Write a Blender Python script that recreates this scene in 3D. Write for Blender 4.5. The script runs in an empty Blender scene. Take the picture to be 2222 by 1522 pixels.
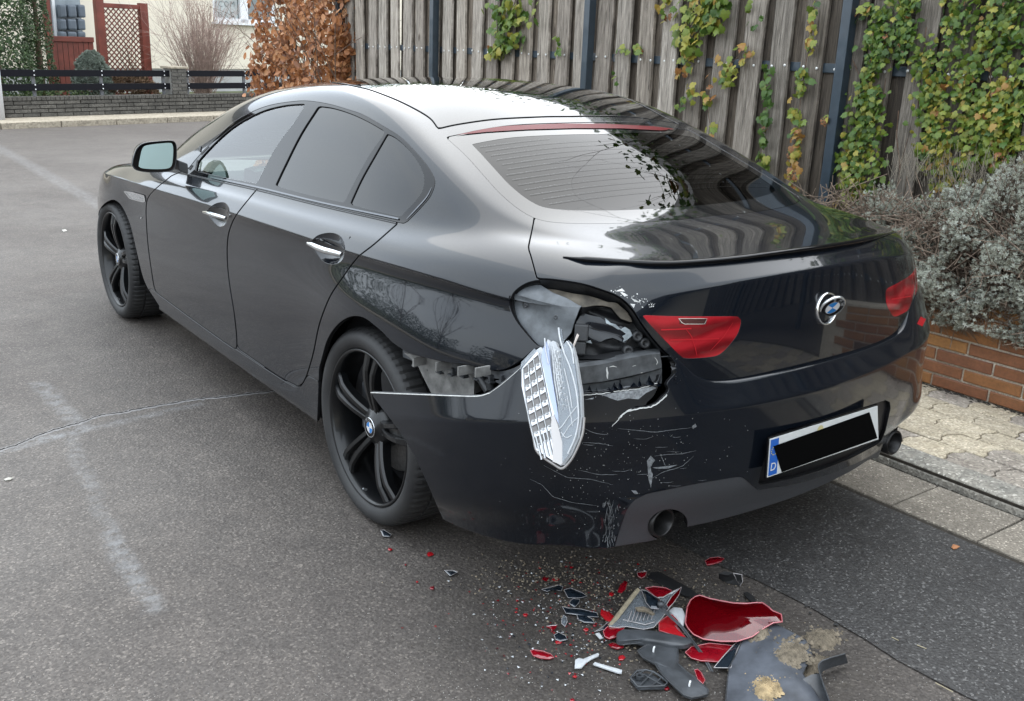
import bpy, bmesh, math, random
import numpy as np
from mathutils import Vector, Matrix
from mathutils.bvhtree import BVHTree
PI = math.pi
rnd = random.Random(7)
SC = bpy.context.scene
C = SC.collection
# ------------------------------------------------------------------ camera
# car frame = world frame: x to the right of the car, y forward, z up, origin on the ground below the rear axle
CAM_POS = (-2.35926, -2.71512, 1.56430)
YAW, PITCH, ROLL, FOC = 0.646194, 0.299177, 0.0381731, 2142.35      # radians, focal length in photo pixels (2222 wide)
_F = np.array([math.sin(YAW)*math.cos(PITCH), math.cos(YAW)*math.cos(PITCH), -math.sin(PITCH)])
_R = np.array([math.cos(YAW), -math.sin(YAW), 0.0]); _U = np.cross(_R, _F)
_R2 = _R*math.cos(ROLL)+_U*math.sin(ROLL); _U2 = _U*math.cos(ROLL)-_R*math.sin(ROLL)
CP = np.array(CAM_POS)
cam = bpy.data.cameras.new('camera'); cam_o = bpy.data.objects.new('camera', cam); C.objects.link(cam_o)
SC.camera = cam_o
cam.sensor_width = 36.0; cam.lens = FOC/2222*36.0; cam.clip_start = 0.05; cam.clip_end = 500
cam_o.matrix_world = Matrix(((_R2[0], _U2[0], -_F[0], CP[0]), (_R2[1], _U2[1], -_F[1], CP[1]),
                             (_R2[2], _U2[2], -_F[2], CP[2]), (0, 0, 0, 1)))
# ------------------------------------------------------------------ world: bright overcast sky
SUN_EL, SUN_AZ = math.radians(48), math.radians(60)
world = bpy.data.worlds.new('World'); SC.world = world; world.use_nodes = True
wn = world.node_tree; wn.nodes.clear()
wo = wn.nodes.new('ShaderNodeOutputWorld'); wb = wn.nodes.new('ShaderNodeBackground')
sky = wn.nodes.new('ShaderNodeTexSky'); sky.sky_type = 'NISHITA'; sky.sun_disc = False
sky.sun_elevation = SUN_EL; sky.sun_rotation = SUN_AZ; sky.air_density = 1.0; sky.dust_density = 3.0; sky.ozone_density = 1.5
tc = wn.nodes.new('ShaderNodeTexCoord'); nz = wn.nodes.new('ShaderNodeTexNoise')
nz.inputs['Scale'].default_value = 2.2; nz.inputs['Detail'].default_value = 5; nz.inputs['Roughness'].default_value = 0.55
wn.links.new(tc.outputs['Generated'], nz.inputs['Vector'])
cr = wn.nodes.new('ShaderNodeValToRGB'); cr.color_ramp.elements[0].position = 0.3; cr.color_ramp.elements[1].position = 0.72
cr.color_ramp.elements[0].color = (0.72, 0.81, 0.92, 1); cr.color_ramp.elements[1].color = (0.88, 0.95, 1.0, 1)
wn.links.new(nz.outputs['Fac'], cr.inputs['Fac'])
vm = wn.nodes.new('ShaderNodeVectorMath'); vm.operation = 'SCALE'; vm.inputs['Scale'].default_value = 15.2
sxz = wn.nodes.new('ShaderNodeSeparateXYZ'); wn.links.new(tc.outputs['Generated'], sxz.inputs[0])
mr = wn.nodes.new('ShaderNodeMapRange'); wn.links.new(sxz.outputs['Z'], mr.inputs['Value']); mr.inputs['From Min'].default_value = 0.0; mr.inputs['From Max'].default_value = 1.0
mr.inputs['To Min'].default_value = 0.75; mr.inputs['To Max'].default_value = 1.05          # overcast sky: zenith brighter than horizon
vg = wn.nodes.new('ShaderNodeVectorMath'); vg.operation = 'SCALE'; wn.links.new(cr.outputs['Color'], vg.inputs[0]); wn.links.new(mr.outputs['Result'], vg.inputs['Scale'])
wn.links.new(vg.outputs['Vector'], vm.inputs[0])
mx = wn.nodes.new('ShaderNodeMix'); mx.data_type = 'RGBA'; mx.inputs[0].default_value = 0.90
wn.links.new(sky.outputs['Color'], mx.inputs[6]); wn.links.new(vm.outputs['Vector'], mx.inputs[7])
wn.links.new(mx.outputs[2], wb.inputs['Color']); wb.inputs['Strength'].default_value = 0.12
wn.links.new(wb.outputs['Background'], wo.inputs['Surface'])
sl = bpy.data.lights.new('sun', 'SUN'); sl.energy = 0.9; sl.angle = math.radians(85); sl.color = (1.0, 0.90, 0.78)
so = bpy.data.objects.new('sun', sl); C.objects.link(so)
sd = Vector((math.sin(SUN_AZ)*math.cos(SUN_EL), math.cos(SUN_AZ)*math.cos(SUN_EL), math.sin(SUN_EL)))
so.rotation_euler = sd.to_track_quat('Z', 'Y').to_euler(); so.location = (3, 3, 8)
SC.view_settings.view_transform = 'Standard'; SC.view_settings.look = 'None'
SC.view_settings.exposure = 1.12; SC.view_settings.gamma = 1.0; SC.view_settings.use_curve_mapping = False
SC.cycles.max_bounces = 8; SC.cycles.transparent_max_bounces = 24; SC.cycles.sample_clamp_indirect = 6.0

# ------------------------------------------------------------------ surveying helpers (photo measurements -> places)
def ray(u, v): return _F+_R2*(u-1111)/FOC-_U2*(v-761)/FOC
def onx(u, v, x): d = ray(u, v); return CP+d*(x-CP[0])/d[0]
def ony(u, v, y): d = ray(u, v); return CP+d*(y-CP[1])/d[1]
def onz(u, v, z=0.0): d = ray(u, v); return CP+d*(z-CP[2])/d[2]
def proj(P):
    d = np.asarray(P, float)-CP; z = d@_F
    return np.stack([1111+FOC*(d@_R2)/z, 761-FOC*(d@_U2)/z], -1), z

# ------------------------------------------------------------------ object helpers
def link(name, me, mat=None, parent=None):
    o = bpy.data.objects.new(name, me); C.objects.link(o)
    if mat is not None:
        for m in (mat if isinstance(mat, (list, tuple)) else [mat]): me.materials.append(m)
    if parent is not None: o.parent = parent
    return o
def tag(o, label=None, cat=None, group=None, kind=None):
    if label: o['label'] = label
    if cat: o['category'] = cat
    if group: o['group'] = group
    if kind: o['kind'] = kind
    return o
def empty(name, label, cat, loc=(0, 0, 0), group=None, rz=0):
    o = bpy.data.objects.new(name, None); C.objects.link(o); o.location = loc; o.rotation_euler = (0, 0, rz)
    o.empty_display_size = .1
    return tag(o, label, cat, group)
class MB:
    """collects boxes, tubes and polygons; build() links them as one mesh object"""
    def __init__(s): s.v = []; s.f = []; s.m = []; s.sm = []
    def add(s, vs, fs, mi=0, smooth=False):
        b = len(s.v); s.v += [tuple(map(float, p)) for p in vs]; s.f += [tuple(b+i for i in f) for f in fs]
        s.m += [mi]*len(fs); s.sm += [smooth]*len(fs)
    def box(s, c, d, rz=0, mi=0, M=None):
        x, y, z = [k/2 for k in d]; cs, sn = math.cos(rz), math.sin(rz); vs = []
        for p in ((-x,-y,-z),(x,-y,-z),(x,y,-z),(-x,y,-z),(-x,-y,z),(x,-y,z),(x,y,z),(-x,y,z)):
            q = (c[0]+p[0]*cs-p[1]*sn, c[1]+p[0]*sn+p[1]*cs, c[2]+p[2])
            vs.append(M @ Vector(q) if M is not None else q)
        s.add(vs, ((0,3,2,1),(4,5,6,7),(0,1,5,4),(1,2,6,5),(2,3,7,6),(3,0,4,7)), mi)
    def tube(s, pts, r, n=8, mi=0, cap=True, smooth=True):
        pts = [Vector(p) for p in pts]; rs = r if isinstance(r, (list, tuple)) else [r]*len(pts)
        up = Vector((0, 0, 1)); rings = []; prev = None
        for i, p in enumerate(pts):
            t = (pts[min(i+1, len(pts)-1)]-pts[max(i-1, 0)])
            if t.length < 1e-9: t = Vector((0, 0, 1))
            t.normalize()
            a = prev if prev is not None else (up if abs(t.z) < .9 else Vector((1, 0, 0)))
            a = (a-t*a.dot(t)); a.normalize(); b = t.cross(a); prev = a
            rings.append([p+(a*math.cos(2*PI*k/n)+b*math.sin(2*PI*k/n))*rs[i] for k in range(n)])
        vs = [q for R_ in rings for q in R_]; fs = []
        for i in range(len(pts)-1):
            for k in range(n):
                k2 = (k+1) % n; fs.append((i*n+k, i*n+k2, (i+1)*n+k2, (i+1)*n+k))
        s.add(vs, fs, mi, smooth)
        if cap: s.add(rings[0], [tuple(reversed(range(n)))], mi); s.add(rings[-1], [tuple(range(n))], mi)
    def build(s, name, mat, parent=None, bevel=0.0):
        me = bpy.data.meshes.new(name); me.from_pydata(s.v, [], s.f)
        me.polygons.foreach_set('material_index', s.m); me.polygons.foreach_set('use_smooth', s.sm)
        if bevel:
            bm = bmesh.new(); bm.from_mesh(me)
            bmesh.ops.bevel(bm, geom=bm.edges[:], offset=bevel, segments=2, affect='EDGES', profile=.6)
            bm.to_mesh(me); bm.free()
        me.update()
        return link(name, me, mat, parent)
def lathe(prof, n=64, axis='x'):
    """profile [(r, a)] revolved; a along axis. returns verts, faces"""
    vs = []; fs = []
    for r, a in prof:
        for k in range(n):
            t = 2*PI*k/n
            vs.append((a, r*math.cos(t), r*math.sin(t)) if axis == 'x' else ((r*math.cos(t), r*math.sin(t), a) if axis == 'z' else (r*math.cos(t), a, r*math.sin(t))))
    for i in range(len(prof)-1):
        for k in range(n):
            k2 = (k+1) % n; fs.append((i*n+k, i*n+k2, (i+1)*n+k2, (i+1)*n+k))
    return vs, fs
def catmull(P, n=8, closed=False):
    P = np.asarray(P, float); m = len(P); out = []
    rng = range(m) if closed else range(m-1)
    for i in rng:
        p1, p2 = P[i], P[(i+1) % m]
        p0 = P[(i-1) % m] if (closed or i > 0) else 2*p1-p2
        p3 = P[(i+2) % m] if (closed or i < m-2) else 2*p2-p1
        for k in range(n):
            t = k/n; out.append(.5*((2*p1)+(-p0+p2)*t+(2*p0-5*p1+4*p2-p3)*t*t+(-p0+3*p1-3*p2+p3)*t**3))
    if not closed: out.append(P[-1])
    return np.array(out)
def chain(*segs):
    """smooth each open curve, then join them (corners only where segments meet)"""
    out = []
    for s_ in segs:
        s_ = np.asarray(s_, float)
        out.append(catmull(s_, 6) if len(s_) > 2 else s_)
    return np.concatenate(out)
# ------------------------------------------------------------------ materials
def new_mat(name):
    m = bpy.data.materials.new(name); m.use_nodes = True; nt = m.node_tree
    return m, nt, nt.nodes['Principled BSDF']
def N(nt, t, **kw):
    n = nt.nodes.new('ShaderNode'+t)
    for k, v in kw.items():
        if k in n.inputs: n.inputs[k].default_value = v
        else: setattr(n, k, v)
    return n
def ramp(nt, stops, inp):
    r = nt.nodes.new('ShaderNodeValToRGB'); e = r.color_ramp.elements
    e[0].position, e[0].color = stops[0][0], (*stops[0][1], 1); e[1].position, e[1].color = stops[-1][0], (*stops[-1][1], 1)
    for p, c_ in stops[1:-1]:
        k = e.new(p); k.color = (*c_, 1)
    nt.links.new(inp, r.inputs['Fac']); return r
def coord(nt, kind='Object', scale=(1, 1, 1)):
    t = nt.nodes.new('ShaderNodeTexCoord'); mp = nt.nodes.new('ShaderNodeMapping'); mp.inputs['Scale'].default_value = scale
    if kind == 'World':
        g = nt.nodes.new('ShaderNodeNewGeometry'); nt.links.new(g.outputs['Position'], mp.inputs['Vector'])
    else: nt.links.new(t.outputs[kind], mp.inputs['Vector'])
    return mp.outputs['Vector']
def noise(nt, vec, scale, detail=3, rough=.5, dist=0):
    n = N(nt, 'TexNoise', Scale=scale, Detail=detail, Roughness=rough, Distortion=dist); nt.links.new(vec, n.inputs['Vector']); return n
def mixc(nt, fac, a, b, mode='MIX'):
    m = nt.nodes.new('ShaderNodeMix'); m.data_type = 'RGBA'; m.blend_type = mode
    for s_, v in ((0, fac), (6, a), (7, b)):
        if hasattr(v, 'is_linked') or hasattr(v, 'links'): nt.links.new(v, m.inputs[s_])
        else: m.inputs[s_].default_value = v if s_ == 0 else (*v, 1)
    return m.outputs[2]
def math_(nt, op, a, b=None):
    m = nt.nodes.new('ShaderNodeMath'); m.operation = op
    for i, v in enumerate((a, b)):
        if v is None: continue
        if hasattr(v, 'links'): nt.links.new(v, m.inputs[i])
        else: m.inputs[i].default_value = v
    return m.outputs[0]
def bump(nt, bs, h, strength, dist=.01, normal=None):
    b = N(nt, 'Bump', Strength=strength, Distance=dist); nt.links.new(h, b.inputs['Height'])
    if normal is not None: nt.links.new(normal, b.inputs['Normal'])
    nt.links.new(b.outputs['Normal'], bs.inputs['Normal']); return b.outputs['Normal']
KA = .74      # base colours for the brighter exposure
def ks(stops): return [(p, tuple(c_*KA for c_ in c)) for p, c in stops]
def simple(name, col, rough=.5, metal=0, coat=0, spec=.5, vary=.0, scale=30, bmp=0, **kw):
    if metal < .5: col = tuple(c_*KA for c_ in col)
    m, nt, b = new_mat(name)
    b.inputs['Base Color'].default_value = (*col, 1); b.inputs['Roughness'].default_value = rough
    b.inputs['Metallic'].default_value = metal; b.inputs['Coat Weight'].default_value = coat; b.inputs['Specular IOR Level'].default_value = spec
    if vary or bmp:
        v = coord(nt, 'World'); n = noise(nt, v, scale, 4, .6)
        if vary:
            lo = tuple(max(c_*(1-vary), 0) for c_ in col); hi = tuple(min(c_*(1+vary), 1) for c_ in col)
            r = ramp(nt, [(.3, lo), (.7, hi)], n.outputs['Fac']); nt.links.new(r.outputs['Color'], b.inputs['Base Color'])
        if bmp: bump(nt, b, n.outputs['Fac'], bmp, .004)
    for k, v in kw.items(): b.inputs[k].default_value = v
    return m
def paint(name, crough=.025, col=(.003, .0045, .0075), metal=.0, dirt=.5, flake=True, spec_r=.16):
    """black metallic lacquer under clear coat with a thin film of road dust and fine specks"""
    m, nt, b = new_mat(name)
    v = coord(nt, 'World')
    n1 = noise(nt, v, 2.2, 6, .62); n2 = noise(nt, v, 190, 2, .7); n3 = noise(nt, v, 14, 5, .7)
    d1 = ramp(nt, [(.42, (0, 0, 0)), (.75, (1, 1, 1))], n1.outputs['Fac'])
    sp = ramp(nt, [(.735, (0, 0, 0)), (.80, (1, 1, 1))], n2.outputs['Fac'])
    d3 = ramp(nt, [(.45, (0, 0, 0)), (.85, (1, 1, 1))], n3.outputs['Fac'])
    film = math_(nt, 'MULTIPLY', d1.outputs['Color'], .035*dirt)
    film = math_(nt, 'ADD', film, math_(nt, 'MULTIPLY', d3.outputs['Color'], .03*dirt))
    film = math_(nt, 'ADD', film, math_(nt, 'MULTIPLY', sp.outputs['Color'], .16*dirt))
    c_ = mixc(nt, film, col, (.045, .045, .045)); nt.links.new(c_, b.inputs['Base Color'])
    b.inputs['Metallic'].default_value = metal
    rr = math_(nt, 'ADD', math_(nt, 'MULTIPLY', n3.outputs['Fac'], .05), spec_r); nt.links.new(rr, b.inputs['Roughness'])
    b.inputs['Coat Weight'].default_value = 1.0
    cr_ = math_(nt, 'ADD', math_(nt, 'MULTIPLY', film, .8), crough); nt.links.new(cr_, b.inputs['Coat Roughness'])
    b.inputs['Coat IOR'].default_value = 1.38; b.inputs['Specular IOR Level'].default_value = .12
    bump(nt, b, n3.outputs['Fac'], .02, .002)
    return m
def glass(name, tint, ior=1.5, rough=.0, refl=1.0):
    m = bpy.data.materials.new(name); m.use_nodes = True; nt = m.node_tree; nt.nodes.clear()
    o = nt.nodes.new('ShaderNodeOutputMaterial'); mxs = nt.nodes.new('ShaderNodeMixShader')
    t = nt.nodes.new('ShaderNodeBsdfTransparent'); t.inputs['Color'].default_value = (*tint, 1)
    g = nt.nodes.new('ShaderNodeBsdfGlossy'); g.inputs['Roughness'].default_value = rough; g.inputs['Color'].default_value = (refl, refl, refl, 1)
    fr = nt.nodes.new('ShaderNodeFresnel'); fr.inputs['IOR'].default_value = ior
    nt.links.new(fr.outputs['Fac'], mxs.inputs['Fac']); nt.links.new(t.outputs[0], mxs.inputs[1]); nt.links.new(g.outputs[0], mxs.inputs[2])
    nt.links.new(mxs.outputs[0], o.inputs['Surface']); return m
M_ = {}
M_['paint'] = paint('black metallic paint')
M_['gloss_black'] = simple('gloss black trim', (.004, .004, .005), .10, 0, 1, .0, **{'Coat IOR': 1.36})
M_['satin_trim'] = simple('dark chrome trim', (.10, .105, .115), .22, .9, .3)
M_['chrome_dull'] = simple('lamp reflector silver', (.50, .50, .51), .14, 1.0)
M_['chrome'] = simple('chrome', (.80, .81, .82), .06, 1.0)
M_['dull_metal'] = simple('dull zinc metal', (.32, .33, .34), .45, .8, vary=.35, scale=60, bmp=.2)
M_['rubber'] = simple('black rubber', (.012, .012, .013), .62, vary=.3, scale=80)
M_['plastic'] = simple('textured black plastic', (.020, .021, .023), .48, vary=.3, scale=300, bmp=.15)
M_['plastic_grey'] = simple('dark grey plastic', (.050, .053, .058), .45, vary=.35, scale=40, bmp=.15)
M_['void'] = simple('dark underbody and gap shade', (.006, .006, .007), .8, spec=.15)
M_['win_front'] = glass('front window glass', (.50, .64, .60), 1.65)
M_['win_dark'] = glass('privacy glass', (.014, .018, .020), 1.48)
M_['win_rear'] = glass('rear window glass', (.02, .03, .034), 1.25)
M_['pano'] = simple('panoramic black roof', (.006, .007, .008), .03, 0, 1, .2, **{'Coat IOR': 1.24})
# ------------------------------------------------------------------ the car: cage of the body shell
YS = [3.78,3.62,3.35,2.968,2.6,2.3,1.95,1.55,1.15,.75,.4,.1,-.2,-.45,-.66,-.82]
def TT(*kv):
    a = np.array(sorted(kv)); return [(float(np.interp(y,a[:,0],a[:,1])), float(np.interp(y,a[:,0],a[:,2]))) for y in YS]
LINES = [
 TT((4,.60,.20),(3.78,.62,.20),(3.35,.76,.19),(2.6,.80,.19),(-.6,.80,.20),(-.82,.74,.22)),
 TT((4,.64,.24),(3.78,.68,.24),(3.35,.82,.23),(2.968,.875,.225),(2.3,.888,.222),(.4,.892,.222),(0,.91,.225),(-.45,.90,.24),(-.82,.80,.26)),
 TT((3.78,.70,.33),(3.35,.85,.33),(2.968,.91,.32),(2.3,.905,.315),(1.2,.900,.305),(.4,.905,.315),(0,.930,.33),(-.45,.92,.34),(-.82,.81,.35)),
 TT((3.78,.71,.46),(3.35,.86,.46),(2.968,.915,.46),(2.3,.912,.45),(1.2,.909,.45),(.4,.915,.45),(0,.940,.46),(-.45,.93,.47),(-.82,.83,.48)),
 TT((3.78,.70,.60),(3.35,.86,.62),(2.968,.918,.64),(2.3,.908,.62),(1.2,.903,.62),(.75,.909,.63),(.4,.922,.665),(.1,.944,.70),(-.2,.948,.71),(-.45,.930,.72),(-.66,.890,.71),(-.82,.838,.70)),
 TT((3.78,.67,.69),(3.35,.835,.73),(2.968,.905,.76),(2.3,.903,.765),(1.2,.898,.80),(.75,.898,.84),(.4,.900,.862),(.1,.904,.875),(-.2,.902,.884),(-.45,.880,.888),(-.66,.842,.882),(-.82,.790,.875)),
 TT((3.78,.64,.73),(3.35,.81,.775),(2.968,.893,.815),(2.3,.915,.843),(1.95,.915,.856),(1.55,.913,.872),(1.15,.912,.885),(.75,.914,.897),(.4,.917,.908),(.1,.922,.917),(-.2,.920,.930),(-.45,.897,.934),(-.66,.85,.926),(-.82,.782,.93)),
 TT((3.78,.60,.745),(3.35,.76,.80),(2.968,.855,.848),(2.3,.883,.888),(1.95,.885,.905),(1.55,.880,.922),(1.15,.878,.938),(.75,.880,.95),(.4,.884,.962),(.1,.888,.972),(-.2,.882,.983),(-.45,.853,.990),(-.66,.80,.988),(-.82,.722,.988)),
 TT((3.78,.54,.755),(3.35,.68,.815),(2.968,.78,.868),(2.6,.82,.905),(2.3,.835,.925),(1.95,.836,.942),(1.55,.834,.958),(1.15,.834,.976),(.75,.834,.992),(.4,.832,1.007),(.1,.826,1.021),(-.2,.806,1.032),(-.45,.770,1.037),(-.66,.715,1.030),(-.82,.632,1.025)),
 TT((3.78,.42,.76),(3.35,.52,.82),(2.968,.62,.870),(2.6,.70,.910),(2.3,.79,.955),(1.95,.795,1.02),(1.55,.770,1.09),(1.15,.762,1.125),(.75,.760,1.15),(.4,.762,1.155),(.1,.765,1.145),(-.2,.755,1.105),(-.45,.712,1.056),(-.66,.64,1.046),(-.82,.545,1.035)),
 TT((3.78,.30,.76),(3.35,.38,.825),(2.968,.45,.875),(2.6,.55,.915),(2.3,.72,1.005),(1.95,.718,1.118),(1.55,.692,1.235),(1.15,.668,1.314),(.75,.656,1.345),(.4,.660,1.33),(.1,.675,1.262),(-.2,.688,1.162),(-.45,.665,1.074),(-.66,.57,1.052),(-.82,.46,1.042)),
 TT((3.78,.2,.765),(3.35,.25,.83),(2.968,.3,.88),(2.6,.40,.92),(2.3,.58,1.06),(1.95,.605,1.203),(1.55,.573,1.322),(1.15,.55,1.378),(.75,.545,1.398),(.4,.545,1.366),(.1,.555,1.285),(-.2,.595,1.178),(-.45,.590,1.092),(-.66,.48,1.060),(-.82,.36,1.048)),
 TT((3.78,.1,.77),(3.35,.13,.835),(2.968,.15,.885),(2.6,.20,.925),(2.3,.30,1.085),(1.95,.32,1.235),(1.55,.31,1.350),(1.15,.30,1.407),(.75,.29,1.425),(.4,.29,1.396),(.1,.29,1.315),(-.2,.31,1.212),(-.45,.31,1.118),(-.66,.26,1.065),(-.82,.19,1.053)),
 TT((3.78,0,.77),(3.35,0,.837),(2.968,0,.887),(2.6,0,.927),(2.3,0,1.09),(1.95,0,1.243),(1.55,0,1.357),(1.15,0,1.415),(.75,0,1.432),(.4,0,1.402),(.1,0,1.323),(-.2,0,1.222),(-.45,0,1.126),(-.66,0,1.067),(-.82,0,1.054)),
]
NY = len(YS)
_p4 = [(.75,-.92),(.64,-.98),(.48,-1.025),(.25,-1.055),(0,-1.065)]
_p5 = [(.72,-.905),(.63,-.965),(.48,-1.02),(.25,-1.05),(0,-1.062)]
_p6 = [(.70,-.885),(.62,-.935),(.48,-.995),(.25,-1.035),(0,-1.05)]
_p7 = [(.655,-.865),(.58,-.915),(.45,-.965),(.23,-.998),(0,-1.008)]
_p8 = [(.56,-.885),(.49,-.922),(.38,-.955),(.2,-.982),(0,-.99)]
REAR = []
for pl, zz in [([(w,y+.1) for w,y in _p4],[.24]*5),([(w,y+.03) for w,y in _p4],[.28]*5),(_p4,[.36]*5),(_p4,[.48]*5),(_p4,[.65]*5),(_p5,[.845]*5),
               (_p6,[.945,.96,.978,.992,.996]),(_p7,[1.002,1.012,1.020,1.026,1.028]),(_p8,[1.031,1.036,1.041,1.044,1.045])]:
    REAR.append([(w,y,z) for (w,y),z in zip(pl,zz)])
def cage():
    V = []; idx = {}; F = []
    def add(p): V.append(p); return len(V)-1
    for s in (-1, 1):
        for j, L in enumerate(LINES):
            for i, (w, z) in enumerate(L):
                if j == 13 and s == 1: idx[(s,i,j)] = idx[(-1,i,j)]; continue
                idx[(s,i,j)] = add((s*w, YS[i], z))
        for j in range(9):
            for k in range(5):
                w, y, z = REAR[j][k]
                if k == 4 and s == 1: idx[(s,'r',k,j)] = idx[(-1,'r',k,j)]; continue
                idx[(s,'r',k,j)] = add((s*w, y, z))
    def q(s, *a): F.append(tuple(reversed(a)) if s < 0 else a)
    for s in (-1, 1):
        for j in range(13):
            for i in range(NY-1): q(s, idx[(s,i,j)], idx[(s,i,j+1)], idx[(s,i+1,j+1)], idx[(s,i+1,j)])
        col = lambda k, j: (idx[(s,NY-1,j)] if k < 0 else idx[(s,'r',k,j)])
        for j in range(8):
            for k in range(-1, 4): q(s, col(k,j), col(k,j+1), col(k+1,j+1), col(k+1,j))
        for m in range(5):
            a = idx[(s,NY-1,8+m)]; b = idx[(s,NY-1,9+m)]; c_ = idx[(s,'r',m,8)]
            if m == 0: q(s, a, b, c_)
            else: q(s, a, b, c_, idx[(s,'r',m-1,8)])
    return np.array(V), F, idx
def subdivided(level):
    V, F, idx = cage()
    me = bpy.data.meshes.new('tmp'); me.from_pydata([tuple(v) for v in V], [], F)
    bm = bmesh.new(); bm.from_mesh(me)
    cl = bm.edges.layers.float.new('crease_edge'); bm.verts.ensure_lookup_table()
    def cr_(a, b, v):
        e = bm.edges.get((bm.verts[a], bm.verts[b]))
        if e: e[cl] = v
    for s in (-1, 1):
        for i in range(NY-1): cr_(idx[(s,i,6)], idx[(s,i+1,6)], .62 if YS[i] > -.3 else .5)
        ch = [idx[(s,NY-1,6)]]+[idx[(s,'r',k,6)] for k in range(5)]
        for a, b in zip(ch, ch[1:]): cr_(a, b, .66)
        ch = [idx[(s,NY-1,8)]]+[idx[(s,'r',k,8)] for k in range(5)]
        for a, b in zip(ch, ch[1:]): cr_(a, b, .75)
    bm.to_mesh(me); bm.free()
    o = bpy.data.objects.new('tmp', me); C.objects.link(o)
    md = o.modifiers.new('s', 'SUBSURF'); md.levels = level; md.render_levels = level
    def ev():
        dg = bpy.context.evaluated_depsgraph_get(); dg.update(); e = o.evaluated_get(dg).to_mesh()
        n = len(e.vertices); a = np.zeros(n*3); e.vertices.foreach_get('co', a)
        e.calc_loop_triangles(); t = np.zeros(len(e.loop_triangles)*3, int); e.loop_triangles.foreach_get('vertices', t)
        nn = np.zeros(n*3); e.vertices.foreach_get('normal', nn)
        r = a.reshape(-1,3).copy(), t.reshape(-1,3).copy(), nn.reshape(-1,3).copy(); o.evaluated_get(dg).to_mesh_clear(); return r
    n = len(V); Vc = V.copy(); md.levels = 2
    for it in range(4):
        a, _, _ = ev(); Vc += .75*(V-a[:n]); me.vertices.foreach_set('co', Vc.ravel()); me.update()
    md.levels = level; r = ev()
    bpy.data.objects.remove(o); bpy.data.meshes.remove(me); return r
class Surf:
    """triangle soup with per-vertex position, normal and street-side counterpart"""
    def __init__(s, A, T): s.A = A; s.T = T
    @property
    def V(s): return s.A[:, 0:3]
    @property
    def N(s): return s.A[:, 3:6]
    @property
    def S(s): return s.A[:, 6:9]
    def clip(s, g):
        """returns (part with g<0, part with g>0)"""
        pos = g > 0; T = s.T; k = pos[T].sum(1)
        A = s.A; inn = [T[k == 0]]; out = [T[k == 3]]; mixed = T[(k == 1) | (k == 2)]
        if len(mixed):
            pm = pos[mixed]; km = pm.sum(1); lone = np.where(km == 1, pm.argmax(1), (~pm).argmax(1))
            r = np.arange(len(mixed)); a = mixed[r, lone]; b = mixed[r, (lone+1) % 3]; c_ = mixed[r, (lone+2) % 3]
            E = np.concatenate([np.sort(np.stack([a, b], 1), 1), np.sort(np.stack([a, c_], 1), 1)])
            U_, inv = np.unique(E, axis=0, return_inverse=True); inv = inv.ravel()
            ga, gb = g[U_[:, 0]], g[U_[:, 1]]; t = np.clip(ga/(ga-gb+1e-15), 0.0, 1.0)[:, None]
            newA = A[U_[:, 0]]*(1-t)+A[U_[:, 1]]*t; base = len(A); A = np.concatenate([A, newA])
            P = base+inv[:len(mixed)]; Q = base+inv[len(mixed):]
            t1 = np.stack([a, P, Q], 1); t2 = np.concatenate([np.stack([P, b, c_], 1), np.stack([P, c_, Q], 1)])
            lp = km == 1; lp2 = np.concatenate([lp, lp])
            out += [t1[lp], t2[~lp2]]; inn += [t1[~lp], t2[lp2]]
        return Surf(A, np.concatenate(inn)), Surf(A, np.concatenate(out))
    def compact(s):
        u, inv = np.unique(s.T, return_inverse=True); return Surf(s.A[u], inv.reshape(-1, 3))
def poly_sdf(P, poly):
    """signed distance (negative inside) of points to closed polygon"""
    poly = np.asarray(poly, float); out = np.full(len(P), 1e18); ins = np.zeros(len(P), bool)
    for a, b in zip(poly, np.roll(poly, -1, 0)):
        e = b-a; L = e@e
        if L < 1e-12: continue
        t = np.clip(((P-a)@e)/L, 0, 1); d = P-a-t[:, None]*e; out = np.minimum(out, (d*d).sum(1))
        c_ = ((a[1] > P[:, 1]) != (b[1] > P[:, 1]))
        with np.errstate(divide='ignore', invalid='ignore'):
            xi = (b[0]-a[0])*(P[:, 1]-a[1])/(b[1]-a[1])+a[0]
        ins ^= c_ & (P[:, 0] < xi)
    d = np.sqrt(out); return np.where(ins, -d, d)
def outline(su, poly):
    """distance in metres to a traced outline, measured on the street-side half of the shell"""
    px, z = proj(su.S); return poly_sdf(px, poly)*z/FOC
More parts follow.
